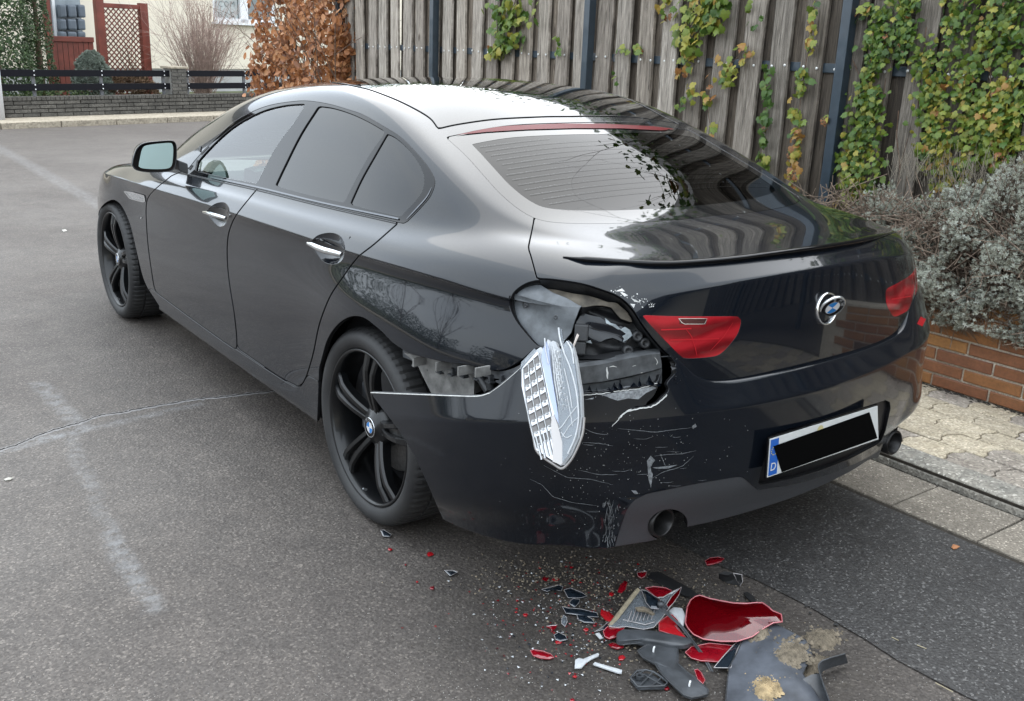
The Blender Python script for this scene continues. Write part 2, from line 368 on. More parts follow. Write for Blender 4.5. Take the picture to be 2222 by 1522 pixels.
def to_object(name, su, mat, parent, flange=.012, smooth_edge=True, inward=None, double=0):
    su = su.compact()
    if len(su.T) == 0: return None
    V, Nn, T = su.V, su.N/np.maximum(np.linalg.norm(su.N, axis=1, keepdims=True), 1e-9), su.T
    # degenerate faces out
    ar = np.linalg.norm(np.cross(V[T[:, 1]]-V[T[:, 0]], V[T[:, 2]]-V[T[:, 0]]), axis=1); T = T[ar > 1e-10]
    vs = [V]; ns = [Nn]; fs = [T]
    if flange:
        E = np.concatenate([T[:, [0, 1]], T[:, [1, 2]], T[:, [2, 0]]]); key = np.sort(E, 1)
        _, first, cnt = np.unique(key, axis=0, return_index=True, return_counts=True); be = E[first[cnt == 1]]
        a, b = be[:, 0], be[:, 1]; d = V[b]-V[a]; d /= np.maximum(np.linalg.norm(d, axis=1, keepdims=True), 1e-9)
        on = np.zeros_like(V); mm = np.cross(d, Nn[a])
        np.add.at(on, a, mm); np.add.at(on, b, mm); on /= np.maximum(np.linalg.norm(on, axis=1, keepdims=True), 1e-9)
        ub = np.unique(be); mp = -np.ones(len(V), int); mp[ub] = np.arange(len(ub)); base = len(V)
        r = min(.0025, flange*.3); n2 = len(ub)
        vs += [V[ub]-Nn[ub]*r*.35+on[ub]*r*.6, V[ub]-Nn[ub]*flange+on[ub]*r*.6]
        nm = Nn[ub]*.5+on[ub]; nm /= np.linalg.norm(nm, axis=1, keepdims=True); ns += [nm, on[ub]]
        A_, B_ = mp[a], mp[b]
        fs += [np.stack([a, base+A_, base+B_], 1), np.stack([a, base+B_, b], 1),
               np.stack([base+A_, base+n2+A_, base+n2+B_], 1), np.stack([base+A_, base+n2+B_, base+B_], 1)]
    V = np.concatenate(vs); Nn = np.concatenate(ns); T = np.concatenate(fs)
    me = bpy.data.meshes.new(name); me.vertices.add(len(V)); me.vertices.foreach_set('co', V.ravel())
    me.loops.add(len(T)*3); me.loops.foreach_set('vertex_index', T.ravel().astype(np.int32))
    me.polygons.add(len(T)); me.polygons.foreach_set('loop_start', np.arange(0, len(T)*3, 3, dtype=np.int32))
    me.polygons.foreach_set('loop_total', np.full(len(T), 3, dtype=np.int32))
    me.polygons.foreach_set('use_smooth', np.ones(len(T), bool)); me.update(calc_edges=True)
    me.normals_split_custom_set_from_vertices([tuple(n) for n in Nn])
    if flange:
        k_ = len(fs[0])+len(fs[1])+len(fs[2]); mi_ = np.zeros(len(T), np.int32); mi_[k_:] = 1; me.polygons.foreach_set('material_index', mi_); mat = [mat, M_['void']]  # deep flange faces coloured dark: shade painted into the panel gaps
    return link(name, me, mat, parent)
def offset(su, d):
    A = su.A.copy(); A[:, 0:3] -= d*A[:, 3:6]; return Surf(A, su.T)
LV = 4
Va, Ta, Na = subdivided(LV)
Vs = Va.copy(); Vs[:, 0] = -np.abs(Vs[:, 0])
SHELL = Surf(np.concatenate([Va, Na, Vs], 1), Ta)
# ------------------------------------------------------------------ cutting the shell into panels
CAR = empty('car', 'black four-door coupe with a smashed tail corner, torn bumper and hanging lamp', 'car')
P = {}
P['under'] = np.concatenate([catmull([(691,827),(692,800),(697,780),(709,738),(728,708),(749,691),(769,685),(790,689),(810,703),(831,721),(851,742),(873,757)], 5),
   catmull([(880,763),(913,773),(967,785),(1019,791),(1053,800),(1080,803),(1104,797),(1131,780),(1160,757),(1177,755)], 5),
   catmull([(1240,778),(1360,780),(1452,775),(1470,786),(1497,813),(1518,828),(1549,832),(1600,828),(1659,820),(1774,793),(1888,757)], 4),
   [(2100,700),(2100,1500),(600,1500),(686,960)]])
P['farch'] = np.concatenate([catmull([(212,480),(214,460),(222,446),(233,437),(245,433),(256,438),(266,450),(276,470),(284,492),(292,525),(300,560),(310,600),(322,628),(345,664)], 4), [(345,760),(120,760),(120,480)]])
P['dlo'] = np.concatenate([catmull([(404,372),(433,337),(470,300),(505,268),(541,246),(577,231),(616,223),(663,219),(713,226),(758,239),(789,250),(833,275),(868,297),(900,328),(927,360),(940,381),(944,395),(940,413),(930,432),(905,460),(884,481)], 5), catmull([(876,485),(859,482),(700,446),(559,411),(411,378)], 5)])
P['wf'] = np.concatenate([catmull([(426,364),(433,346),(469,307),(505,276),(541,254),(577,238),(614,229),(640,226),(664,225)], 5), catmull([(639,266),(606,309),(581,352),(560,394)], 5), catmull([(556,399),(491,387),(424,372)], 4)])
P['wr'] = np.concatenate([catmull([(693,230),(722,234),(758,245),(794,261),(835,284)], 5), catmull([(833,292),(801,338),(773,388),(749,436)], 5), catmull([(745,440),(672,424),(597,404)], 4), catmull([(598,400),(614,366),(650,294),(688,234)], 5)])
P['wq'] = np.concatenate([catmull([(841,290),(859,299),(884,321),(906,349),(918,374),(921,393),(917,414),(902,436),(872,468)], 5), catmull([(866,470),(810,457),(760,445)], 4), catmull([(760,440),(783,390),(811,340),(838,293)], 5)])
P['glass'] = np.concatenate([catmull([(1700,292),(1550,276),(1315,267),(1213,267),(1110,272),(1042,282),(1000,291),(971,297)], 5), catmull([(967,298),(1010,337),(1054,386),(1081,416),(1111,443),(1138,462),(1165,475),(1199,482),(1250,485),(1300,485),(1353,484),(1429,480),(1500,474),(1560,466),(1680,450)], 6)])
P['roof'] = np.concatenate([catmull([(1500,262),(1350,254),(1300,253),(1215,253),(1167,254),(1073,259),(994,270),(953,279)], 5), catmull([(950,278),(931,255),(884,228),(836,207),(784,190),(700,176),(600,168)], 5), [(600,60),(1600,60)]])
P['lid'] = np.concatenate([[(1159,474)], catmull([(1158,482),(1147,535)], 2), catmull([(1148,545),(1152,556),(1164,601)], 4), catmull([(1166,605),(1201,607),(1261,616),(1307,630),(1343,645),(1371,671),(1397,710),(1428,749),(1452,772),(1472,787),(1497,813),(1518,828),(1549,831),(1600,827),(1659,819),(1774,792),(1888,756)], 5), [(2100,700),(2100,440),(1680,440),(1300,470),(1180,468)]])
P['cav'] = np.concatenate([catmull([(1164,607),(1140,614),(1116,631),(1105,652),(1106,671),(1119,698),(1140,725),(1162,749),(1177,755)], 5), catmull([(1240,778),(1360,780),(1450,774)], 4), catmull([(1450,770),(1428,749),(1397,710),(1371,671),(1343,645),(1307,630),(1261,616),(1201,608)], 4)])
P['lens'] = np.concatenate([catmull([(1394,684),(1440,686),(1500,687),(1560,687),(1600,687)], 3), catmull([(1607,690),(1608,700),(1602,722),(1590,741),(1570,763),(1553,773),(1520,777),(1490,778),(1477,773),(1450,746),(1420,715),(1397,689)], 5)])
P['fdoor'] = np.concatenate([catmull([(372,382),(340,408),(322,428),(317,450),(318,490),(322,540),(332,610),(337,631)], 5), catmull([(340,636),(420,695),(500,752),(512,757)], 4), catmull([(514,750),(513,725),(508,680),(497,610),(493,560),(494,520),(500,493),(512,468),(535,438),(560,408)], 5), [(520,385),(420,360)]])
P['rdoor'] = np.concatenate([catmull([(560,408),(535,438),(512,468),(500,493),(494,520),(493,560),(497,610),(508,680),(513,725),(514,750)], 5), catmull([(520,759),(600,814),(640,836),(649,838)], 4), catmull([(657,832),(667,810),(680,765),(690,715),(700,682),(718,640),(745,600),(775,560),(812,530),(862,486)], 5), [(830,440),(580,380)]])
P['sill'] = np.concatenate([catmull([(322,629),(337,632),(420,692),(512,758),(600,816),(645,841),(660,826),(667,815)], 4), [(691,827)], [(700,960),(560,860),(345,700),(345,664)]])
def cut(su, key, g2=None, gap=0.0, gapo=None):
    g = outline(su, P[key])
    if g2 is not None: g = np.maximum(g, g2(su.S))
    a, _ = su.clip(g+gap); _, b = su.clip(g-(gap if gapo is None else gapo)); return a, b
rest = SHELL
_, rest = cut(rest, 'under', lambda S: np.maximum(S[:, 1]-1.0, S[:, 2]-.97))
_, rest = cut(rest, 'farch', lambda S: np.maximum(S[:, 1]-3.36, 1.9-S[:, 1]))
dlo, rest = cut(rest, 'dlo', lambda S: np.maximum(S[:, 1]-2.35, .60+S[:, 0]), .0015)
rglass, rest = cut(rest, 'glass', lambda S: np.maximum(S[:, 1]-.35, -.85-S[:, 1]), .001)
roof, rest = cut(rest, 'roof', lambda S: np.maximum(S[:, 1]-1.45, -S[:, 1]-.05), .0035)
lid, rest = cut(rest, 'lid', lambda S: S[:, 1]+.30, .003)
cav, rest = cut(rest, 'cav', lambda S: S[:, 1]+.35, 0)
lens, lid = cut(lid, 'lens', None, .0008)
fdoor, rest = cut(rest, 'fdoor', lambda S: np.maximum(S[:, 1]-2.6, .6+S[:, 0]), .0026)
rdoor, rest = cut(rest, 'rdoor', lambda S: .6+S[:, 0], .0026)
sill, rest = cut(rest, 'sill', lambda S: np.maximum(.6+S[:, 0], S[:, 2]-.5), .0018)
P['fbowl'] = catmull([(449,457),(465,443),(480,439),(490,441),(498,454),(496,473),(488,488),(476,493),(462,481),(453,469)], 4, True)
P['rbowl'] = catmull([(676,524),(691,510),(718,505),(738,512),(748,531),(747,555),(736,571),(718,574),(700,567),(687,551),(679,537)], 4, True)
fbowl, fdoor = cut(fdoor, 'fbowl', lambda S: .8+S[:, 0], 0); rbowl, rdoor = cut(rdoor, 'rbowl', lambda S: .8+S[:, 0], 0)
def press(su, key, dep):
    g = outline(su, P[key]); A = su.A.copy(); A[:, 0:3] -= A[:, 3:6]*(dep*(1-np.exp(np.minimum(g, 0)/.016)))[:, None]
    s2 = Surf(A, su.T).compact(); V, T = s2.V, s2.T; fn = np.cross(V[T[:, 1]]-V[T[:, 0]], V[T[:, 2]]-V[T[:, 0]]); vn = np.zeros_like(V)
    for i in range(3): np.add.at(vn, T[:, i], fn)
    vn /= np.maximum(np.linalg.norm(vn, axis=1, keepdims=True), 1e-12); A = s2.A.copy(); A[:, 3:6] = vn; return Surf(A, T)
wf, trim = cut(dlo, 'wf', None, 0)
wr, trim = cut(trim, 'wr', None, 0)
wq, trim = cut(trim, 'wq', None, 0)
def side(su, left=True):
    a, b = su.clip(su.V[:, 0]); return a if left else b
def yz(su, fn):   # split by a function of the true position
    return su.clip(fn(su.V))
# windscreen, bonnet, wings
wscr, rest = yz(rest, lambda V: np.maximum(np.maximum(np.abs(V[:, 0])-(.50+.12*np.clip((V[:, 1]-1.5)/.7, 0, 1)), 1.46-V[:, 1]), V[:, 1]-2.42))
bonnet, rest = yz(rest, lambda V: np.maximum(np.abs(V[:, 0])-(.74-.13*np.clip((V[:, 1]-2.5)/1.2, 0, 1)), 2.425-V[:, 1]+0*V[:, 2]))
bonnet, nose = yz(bonnet, lambda V: V[:, 1]-3.72)
under, rest = yz(rest, lambda V: V[:, 2]-.205)
wing, rest = yz(rest, lambda V: np.maximum(2.13-V[:, 1], V[:, 2]-1.02))
front, wing = yz(wing, lambda V: 3.36-V[:, 1])
def panel(name, su, mat, both=True, parent=CAR, flange=.012, labels=(None, None)):
    out = []
    for L in ((True, False) if both else (None,)):
        q_ = su if L is None else side(su, L)
        if len(q_.T):
            o = to_object(name, q_, mat, parent, flange)
            if o is not None: out.append(o)
    return out
wing_o = panel('front_wing', wing, M_['paint'])
fd = panel('front_door', fdoor, M_['paint'])
rd = panel('rear_door', rdoor, M_['paint'])
qp = panel('body_shell', rest, M_['paint'], both=False)
sills = panel('sill_trim', sill, M_['paint'])
lid_o = panel('boot_lid', lid, M_['paint'], both=False, flange=.03)[0]
panel('bonnet', bonnet, M_['paint'], both=False, flange=.004)
panel('nose_panel', nose, M_['paint'], both=False, flange=0); panel('front_bumper', front, M_['paint'], flange=0)
panel('underbody', under, M_['void'], flange=0)
panel('panoramic_roof', offset(roof, .001), M_['pano'], both=False)
panel('windscreen', offset(wscr, .004), M_['win_front'], both=False, flange=0)
rg_o = panel('rear_window', offset(rglass, .002), M_['win_rear'], both=False, flange=.006)[0]
panel('window_surround', trim, M_['gloss_black'], flange=.010)
panel('front_window', offset(wf, .006), M_['win_front'], flange=0)
panel('rear_side_window', offset(wr, .005), M_['win_dark'], flange=0)
panel('quarter_window', offset(wq, .004), M_['win_dark'], flange=0)
# ------------------------------------------------------------------ generic: BVH on shell parts, strips and patches laid on them
def bvh_of(*sus):
    vs = []; fs = []; b = 0
    for s_ in sus:
        s2 = s_.compact(); vs += [tuple(v) for v in s2.V]; fs += [tuple(int(i)+b for i in t) for t in s2.T]; b = len(vs)
    return BVHTree.FromPolygons(vs, fs)
def hit(bv, u, v):
    d = Vector(ray(u, v)); d.normalize(); h = bv.ray_cast(Vector(CP), d)
    if h[0] is None: return None, None
    n = h[1]
    if n.dot(d) > 0: n = -n
    return h[0], n
def strip(mb, bv, pts, w, lift=.0008, mi=0, taper=True, jit=0.0, step=6.0):
    """thin ribbon that follows a traced line over a surface"""
    pts = np.array(pts, float); seg = np.r_[0, np.cumsum(np.hypot(*np.diff(pts, axis=0).T))]
    n = max(int(seg[-1]/step), 2); t = np.linspace(0, seg[-1], n+1)
    q = np.stack([np.interp(t, seg, pts[:, 0]), np.interp(t, seg, pts[:, 1])], 1)
    d = np.gradient(q, axis=0); d /= np.maximum(np.linalg.norm(d, axis=1, keepdims=True), 1e-9); nn = np.stack([-d[:, 1], d[:, 0]], 1)
    vs = []; 
    for i, (p, m) in enumerate(zip(q, nn)):
        k = 1.0
        if taper: k = max(math.sin(PI*(i+.3)/(n+.6)), .12)**.6
        j = (rnd.random()-.5)*jit
        a, na = hit(bv, *(p+m*(w*k/2+j))); b, nb = hit(bv, *(p-m*(w*k/2-j)))
        if a is None or b is None or (a-b).length > .2: vs.append(None); continue
        vs.append((a+na*lift, b+nb*lift))
    for a, b in zip(vs, vs[1:]):
        if a is None or b is None: continue
        mb.add([a[0], a[1], b[1], b[0]], [(0, 1, 2, 3)], mi, True)
def patch(mb, bv, poly, lift=.001, mi=0, jag=0.0):
    """flat irregular chip lying on a surface"""
    c_ = np.mean(poly, 0); pts = []
    for i, p in enumerate(poly):
        p = np.array(p, float)+(np.array([rnd.random(), rnd.random()])-.5)*jag
        h, n = hit(bv, *p)
        if h is None: return
        pts.append(h+n*lift)
    h, n = hit(bv, *c_)
    if h is None: return
    mb.add([h+n*lift*1.5]+pts, [(0, i+1, (i+1) % len(pts)+1) for i in range(len(pts))], mi, False)
def grid_surf(Pg, crease_rows=(), level=3):
    """Pg rows x cols x 3 control grid -> subdivided Surf"""
    R_, K = len(Pg), len(Pg[0]); V = np.array(Pg, float).reshape(-1, 3)
    F = [(r*K+k, r*K+k+1, (r+1)*K+k+1, (r+1)*K+k) for r in range(R_-1) for k in range(K-1)]
    me = bpy.data.meshes.new('tmp'); me.from_pydata([tuple(v) for v in V], [], F)
    bm = bmesh.new(); bm.from_mesh(me); cl = bm.edges.layers.float.new('crease_edge'); bm.verts.ensure_lookup_table()
    for r, w in crease_rows:
        for k in range(K-1):
            e = bm.edges.get((bm.verts[r*K+k], bm.verts[r*K+k+1]))
            if e: e[cl] = w
    bm.to_mesh(me); bm.free()
    o = bpy.data.objects.new('tmp', me); C.objects.link(o); md = o.modifiers.new('s', 'SUBSURF'); md.boundary_smooth = 'ALL'
    def ev():
        dg = bpy.context.evaluated_depsgraph_get(); dg.update(); e = o.evaluated_get(dg).to_mesh(); n = len(e.vertices)
        a = np.zeros(n*3); e.vertices.foreach_get('co', a); nn = np.zeros(n*3); e.vertices.foreach_get('normal', nn)
        e.calc_loop_triangles(); t = np.zeros(len(e.loop_triangles)*3, int); e.loop_triangles.foreach_get('vertices', t)
        r = a.reshape(-1, 3).copy(), t.reshape(-1, 3).copy(), nn.reshape(-1, 3).copy(); o.evaluated_get(dg).to_mesh_clear(); return r
    md.levels = 2; Vc = V.copy()
    for it in range(3):
        a, _, _ = ev(); Vc += .75*(V-a[:len(V)]); me.vertices.foreach_set('co', Vc.ravel()); me.update()
    md.levels = level; a, t, n = ev(); bpy.data.objects.remove(o); bpy.data.meshes.remove(me)
    return Surf(np.concatenate([a, n, a], 1), t)
# ------------------------------------------------------------------ rear bumper: control grid (plan x, y, crease z, top z)
BC = [(-1.055,-.27,.50,.66),(-1.045,-.45,.554,.70),(-1.03,-.63,.602,.745),(-.985,-.79,.644,.785),(-.91,-.90,.664,.82),(-.82,-.965,.667,.83),
      (-.72,-1.01,.665,.83),(-.62,-1.04,.664,.825),(-.54,-1.06,.662,.80),(-.48,-1.07,.659,.745),(-.38,-1.085,.657,.723),(-.25,-1.10,.656,.720),
      (0,-1.115,.66,.722),(.25,-1.10,.668,.724),(.38,-1.085,.677,.73),(.48,-1.068,.682,.75),(.54,-1.055,.685,.81),(.62,-1.03,.69,.835),
      (.74,-.970,.695,.83),(.83,-.885,.70,.825),(.885,-.75,.70,.79),(.915,-.56,.69,.73),(.93,-.37,.68,.70)]
def bump_pt(k, inset, z):
    p = np.array(BC[k][:2]); a = np.array(BC[max(k-1, 0)][:2]); b = np.array(BC[min(k+1, len(BC)-1)][:2]); t = (b-a)/np.linalg.norm(b-a)
    n = np.array([-t[1], t[0]]); return (p[0]+n[0]*inset, p[1]+n[1]*inset, z)
ROWS = []
for r in range(9):
    row = []
    for k, (x, y, zc, zt) in enumerate(BC):
        d = zc-.665; hi = 1 if zt > .78 else 0; cor = 1.0 if .58 < x < .95 else (.5 if x > .95 else 0)
        ins, z = [(.115, zt-.004), (.036+.014*hi, zt), (0, zc), (.002, zc-.075), (.008*(1-cor), .475+d), (.022*(1-cor), .40+d), (.052+.03*cor, .33+d*.6), (.072+.05*cor, .262+.018*(abs(x) < .5)+d*.3), (.15+.03*cor, .262+d*.3)][r]
        if x < -.8 and r in (4, 5, 6, 7): ins += [.01, .02, .03, .035][r-4]
        row.append(bump_pt(k, ins, z))
    ROWS.append(row)
ROWS = ROWS[::-1]
BUMP = grid_surf(ROWS, ((9-1-2, .55), (9-1-1, .8), (1, .7)), 4)
# dent around the impact
V = BUMP.A[:, 0:3]; pc = np.array([-.66, -1.03, .53])
dd = np.linalg.norm((V-pc)*[1, .6, 1.3], axis=1); BUMP.A[:, 1] += .007*np.exp(-(dd/.085)**2)-.003*np.exp(-((dd-.11)/.03)**2)
V = BUMP.A[:, 0:3]; T_ = BUMP.T; fn = np.cross(V[T_[:, 1]]-V[T_[:, 0]], V[T_[:, 2]]-V[T_[:, 0]]); vn = np.zeros_like(V)
for i in range(3): np.add.at(vn, T_[:, i], fn)
vn /= np.maximum(np.linalg.norm(vn, axis=1, keepdims=True), 1e-12)
if (vn*BUMP.A[:, 3:6]).sum() < 0: vn = -vn
BUMP.A[:, 3:6] = vn; BUMP.A[:, 6:9] = BUMP.A[:, 0:3]
if np.mean(BUMP.A[np.abs(BUMP.A[:, 0]) < .3][:, 4]) > 0:       # outward must be rearwards
    BUMP.A[:, 3:6] *= -1; BUMP.T = BUMP.T[:, ::-1].copy()
P['bkeep'] = np.concatenate([catmull([(802,850),(880,853),(960,856),(1036,858),(1063,851),(1090,831),(1118,807),(1140,785)], 5), [(1175,772),(1235,800),(1254,853)],
    [(1262,856),(1275,853),(1300,853),(1320,848),(1345,847),(1370,841),(1390,841),(1410,834),(1428,830),(1433,812),(1446,778),(1455,772)],
    [(1468,782),(1500,700),(2300,400),(2300,1600),(1000,1600),(985,1180),(978,1159),(967,1138),(950,1101),(926,1046),(899,988),(865,933)]])
P['crack'] = [(1430,760),(1433,800),(1432,828),(1426,843),(1419,858),(1410,868),(1400,876),(1385,880),(1364,887),(1352,894),(1347,902),(1336,912),(1322,928),(1312,942),(1304,956),
    (1316,940),(1330,921),(1342,907),(1350,900),(1358,892),(1372,889),(1390,884),(1403,883),(1412,881),(1428,873),(1438,862),(1447,855),(1455,847),(1449,838),(1447,832),(1456,822),(1465,813),(1464,802),(1468,789),(1458,775)]
P['diff'] = np.concatenate([catmull([(1330,1202),(1340,1168),(1352,1132),(1362,1106),(1378,1087),(1404,1073)], 4), catmull([(1404,1073),(1517,1050),(1595,1037)], 3), catmull([(1603,1036),(1614,1038),(1625,1047),(1643,1063)], 3), catmull([(1650,1064),(1733,1050),(1842,1014),(1929,966),(1960,935),(1985,900)], 4), [(2100,1000),(1900,1300),(1330,1300)]])
P['recess'] = [(1673,942),(1733,925),(1800,906),(1860,888),(1922,868),(1931,872),(1933,885),(1922,935),(1912,958),(1905,965),(1842,998),(1780,1022),(1733,1036),(1700,1044),(1650,1054),(1645,1048)]
def pcut(su, poly, gap=0.0):
    px, z = proj(su.V); g = poly_sdf(px, poly)*z/FOC; a, _ = su.clip(g+gap); _, b = su.clip(g-gap); return a, b
bump_s, _ = pcut(BUMP, P['bkeep']); _, bump_s = pcut(bump_s, P['crack'])
diff_s, bump_s = pcut(bump_s, P['diff'], .0015)
a_, b_ = bump_s.clip(-bump_s.V[:, 1]-.98)   # plate recess only at the rear face
rec_s, rest_b = pcut(Surf(bump_s.A, bump_s.T), P['recess'])
BUMPER = bpy.data.objects.new('rear_bumper', None)
M_['bumper_paint'] = paint('bumper paint scuffed', crough=.045, dirt=1.3)
bumper = to_object('rear_bumper', rest_b, M_['bumper_paint'], CAR, .014)
tag(bumper, 'torn and cracked black rear bumper hanging off on its left side')
bpy.data.objects.remove(BUMPER)
M_['recess'] = simple('satin black recess', (.012, .012, .014), .45, spec=.25)
rec_in = offset(rec_s, .012); to_object('plate_recess', rec_in, M_['recess'], bumper, 0)
# side wall of the recess
def skirt(name, su, depth, mat, parent):
    s2 = su.compact(); V, Nn, T = s2.V, s2.N, s2.T
    E = np.concatenate([T[:, [0, 1]], T[:, [1, 2]], T[:, [2, 0]]]); key = np.sort(E, 1)
    _, first, cnt = np.unique(key, axis=0, return_index=True, return_counts=True); be = E[first[cnt == 1]]
    mb = MB()
    for a, b in be: mb.add([V[a], V[b], V[b]-Nn[b]*depth, V[a]-Nn[a]*depth], [(0, 1, 2, 3)])
    return mb.build(name, mat, parent)
skirt('recess_wall', rec_s, .013, M_['recess'], bumper)
M_['diffuser'] = simple('grey diffuser plastic', (.060, .062, .068), .45, vary=.15, scale=260, bmp=.1)
P['exh'] = [(1450+44*math.cos(t)+4*math.sin(t), 1141+34*math.sin(t)-7*math.cos(t)) for t in np.linspace(0, 2*PI, 28, False)]
exh_in, diff_s = pcut(diff_s, P['exh'])
diffuser = to_object('diffuser', offset(diff_s, .002), M_['diffuser'], CAR, .02)
BVB = bvh_of(rest_b); BVD = bvh_of(lid, lens); BVALL = bvh_of(rest, fdoor, rdoor, sill, lid, lens, rglass, roof, cav, wing, dlo)
# pale broken edges, chips and scratches on the skin
M_['torn'] = simple('torn plastic edge', (.62, .62, .60), .55, vary=.25, scale=90)
M_['scratch'] = simple('scratched clear coat', (.20, .21, .22), .5, vary=.6, scale=120)
mb = MB()
def edge_tube(mb, bv, pts, r):
    q = []
    for p in pts:
        h, n = hit(bv, *p)
        if h is not None: q.append(h+n*.0004)
    if len(q) > 1: mb.tube(q, r, 5)
edge_tube(mb, BVB, catmull([(805,852.5),(880,855.5),(960,858.5),(1034,860.5),(1063,853.5)], 6), [.0017]*25)
edge_tube(mb, BVB, catmull([(1063,853.5),(1090,833.5),(1118,809.5),(1136,792)], 6), .0008)
for poly, w in (([(1419,861),(1400,879),(1364,889.5),(1347,905),(1322,931)], 1.6), ([(1342,909),(1358,894),(1390,886),(1412,883.5),(1428,875.5),(1447,857)], 2.6), ([(1262,858),(1300,855),(1345,849),(1390,843),(1426,832)], 1.6)):
    strip(mb, BVB, poly, w, jit=1.6, step=4, taper=False)
tag(mb.build('torn_edge', M_['torn'], bumper), kind='stuff')
mb = MB()
for poly in ([(1310,857),(1345,851),(1380,846),(1415,838),(1424,842),(1400,855),(1384,866),(1362,864),(1340,870),(1322,863)], [(1300,857),(1330,859),(1352,868),(1330,866)], [(1270,868),(1290,862),(1286,868)],
             [(1404,1001),(1412,990),(1420,997),(1412,1012),(1414,1030),(1406,1018)], [(1404,1018),(1410,1012),(1416,1030),(1412,1060),(1407,1040)], [(1414,1014),(1440,1013),(1470,1008),(1450,1016),(1425,1018)],
             [(1376,1070),(1384,1072),(1397,1086),(1390,1084)], [(1370,1064),(1380,1066),(1386,1072),(1378,1072)], [(1500,925),(1507,918),(1510,926),(1504,932)]):
    patch(mb, BVB, poly, jag=3)
r2 = random.Random(3)
for i in range(10):
    u0 = r2.gauss(1440, 60); v0 = r2.uniform(930, 1065); L = r2.uniform(8, 46); strip(mb, BVB, [(u0, v0), (u0+L*.6, v0+r2.uniform(-1, 1.5)), (u0+L, v0-L*r2.uniform(-.02, .10))], r2.uniform(.4, .9), jit=.5)
for pts in ([(1262,960),(1300,962),(1330,968)], [(1150,1040),(1176,1052),(1200,1078),(1240,1090),(1300,1098)], [(1258,925),(1290,940),(1320,944)], [(1255,1020),(1300,1030),(1340,1030)], [(1265,965),(1290,966)], [(1340,930),(1420,938),(1500,928)],
            [(1410,1040),(1440,1024),(1480,1012),(1505,990)], [(1432,985),(1444,1012)], [(1420,990),(1450,986),(1480,985),(1510,978)], [(1180,1010),(1230,1036),(1280,1040),(1330,1052)], [(1318,1150),(1326,1110),(1322,1084)], [(1312,1140),(1318,1100)], [(1205,1190),(1216,1188)]):
    strip(mb, BVB, pts, 1.0, jit=.8)
for i in range(60):
    u0, v0 = r2.gauss(1322, 9), r2.uniform(1085, 1180); strip(mb, BVB, [(u0, v0), (u0+r2.uniform(-3, 3), v0+r2.uniform(4, 16))], r2.uniform(.5, 1.6), jit=1)
tag(mb.build('scratches', M_['scratch'], bumper), kind='stuff')
mb = MB()
for i in range(260):
    u0, v0 = r2.gauss(1300, 95), r2.gauss(1050, 75)
    if i > 150: u0, v0 = r2.gauss(1420, 110), r2.gauss(980, 60)
    s_ = r2.uniform(.5, 1.5); patch(mb, BVB, [(u0, v0), (u0+s_, v0+.3), (u0+s_*.7, v0+s_), (u0-.2, v0+s_*.8)])
tag(mb.build('paint_chips', M_['torn'], bumper), kind='stuff')
# chips along the boot lid edge
mb = MB()
for poly in ([(1345,634),(1356,637),(1364,642),(1354,644)], [(1368,646),(1384,652),(1390,658),(1376,656)], [(1368,658),(1378,660),(1376,668)], [(1336,634),(1350,628),(1356,634)]):
    patch(mb, BVD, poly, jag=3)
for i in range(60):
    u0 = r2.uniform(1325, 1420); v0 = 630+(u0-1325)*.35+r2.gauss(0, 6); s_ = r2.uniform(.8, 3.2); patch(mb, BVD, [(u0, v0), (u0+s_, v0+.5), (u0+s_*.7, v0+s_), (u0-.4, v0+s_*.8)], jag=1)
tag(mb.build('chipped_edge', M_['torn'], lid_o), kind='stuff')
# ------------------------------------------------------------------ wheels
M_['wheel'] = simple('black alloy', (.005, .0053, .006), .30, 0, .2, .35)
M_['disc'] = simple('brake disc', (.16, .155, .15), .4, .9, vary=.3, scale=90)
M_['blue'] = simple('badge blue', (.012, .22, .62), .12, coat=1)
M_['white'] = simple('badge white', (.82, .83, .84), .15, coat=1)
def text_mesh(s, size, extr=.0003):
    cu = bpy.data.curves.new('txt', 'FONT'); cu.body = s; cu.size = size; cu.align_x = 'CENTER'; cu.align_y = 'CENTER'; cu.extrude = extr; cu.resolution_u = 3
    o = bpy.data.objects.new('txt', cu); C.objects.link(o); dg = bpy.context.evaluated_depsgraph_get(); dg.update()
    me = bpy.data.meshes.new_from_object(o.evaluated_get(dg)); bpy.data.objects.remove(o); bpy.data.curves.remove(cu)
    vs = [tuple(v.co) for v in me.vertices]; fs = [tuple(p.vertices) for p in me.polygons]; bpy.data.meshes.remove(me); return vs, fs
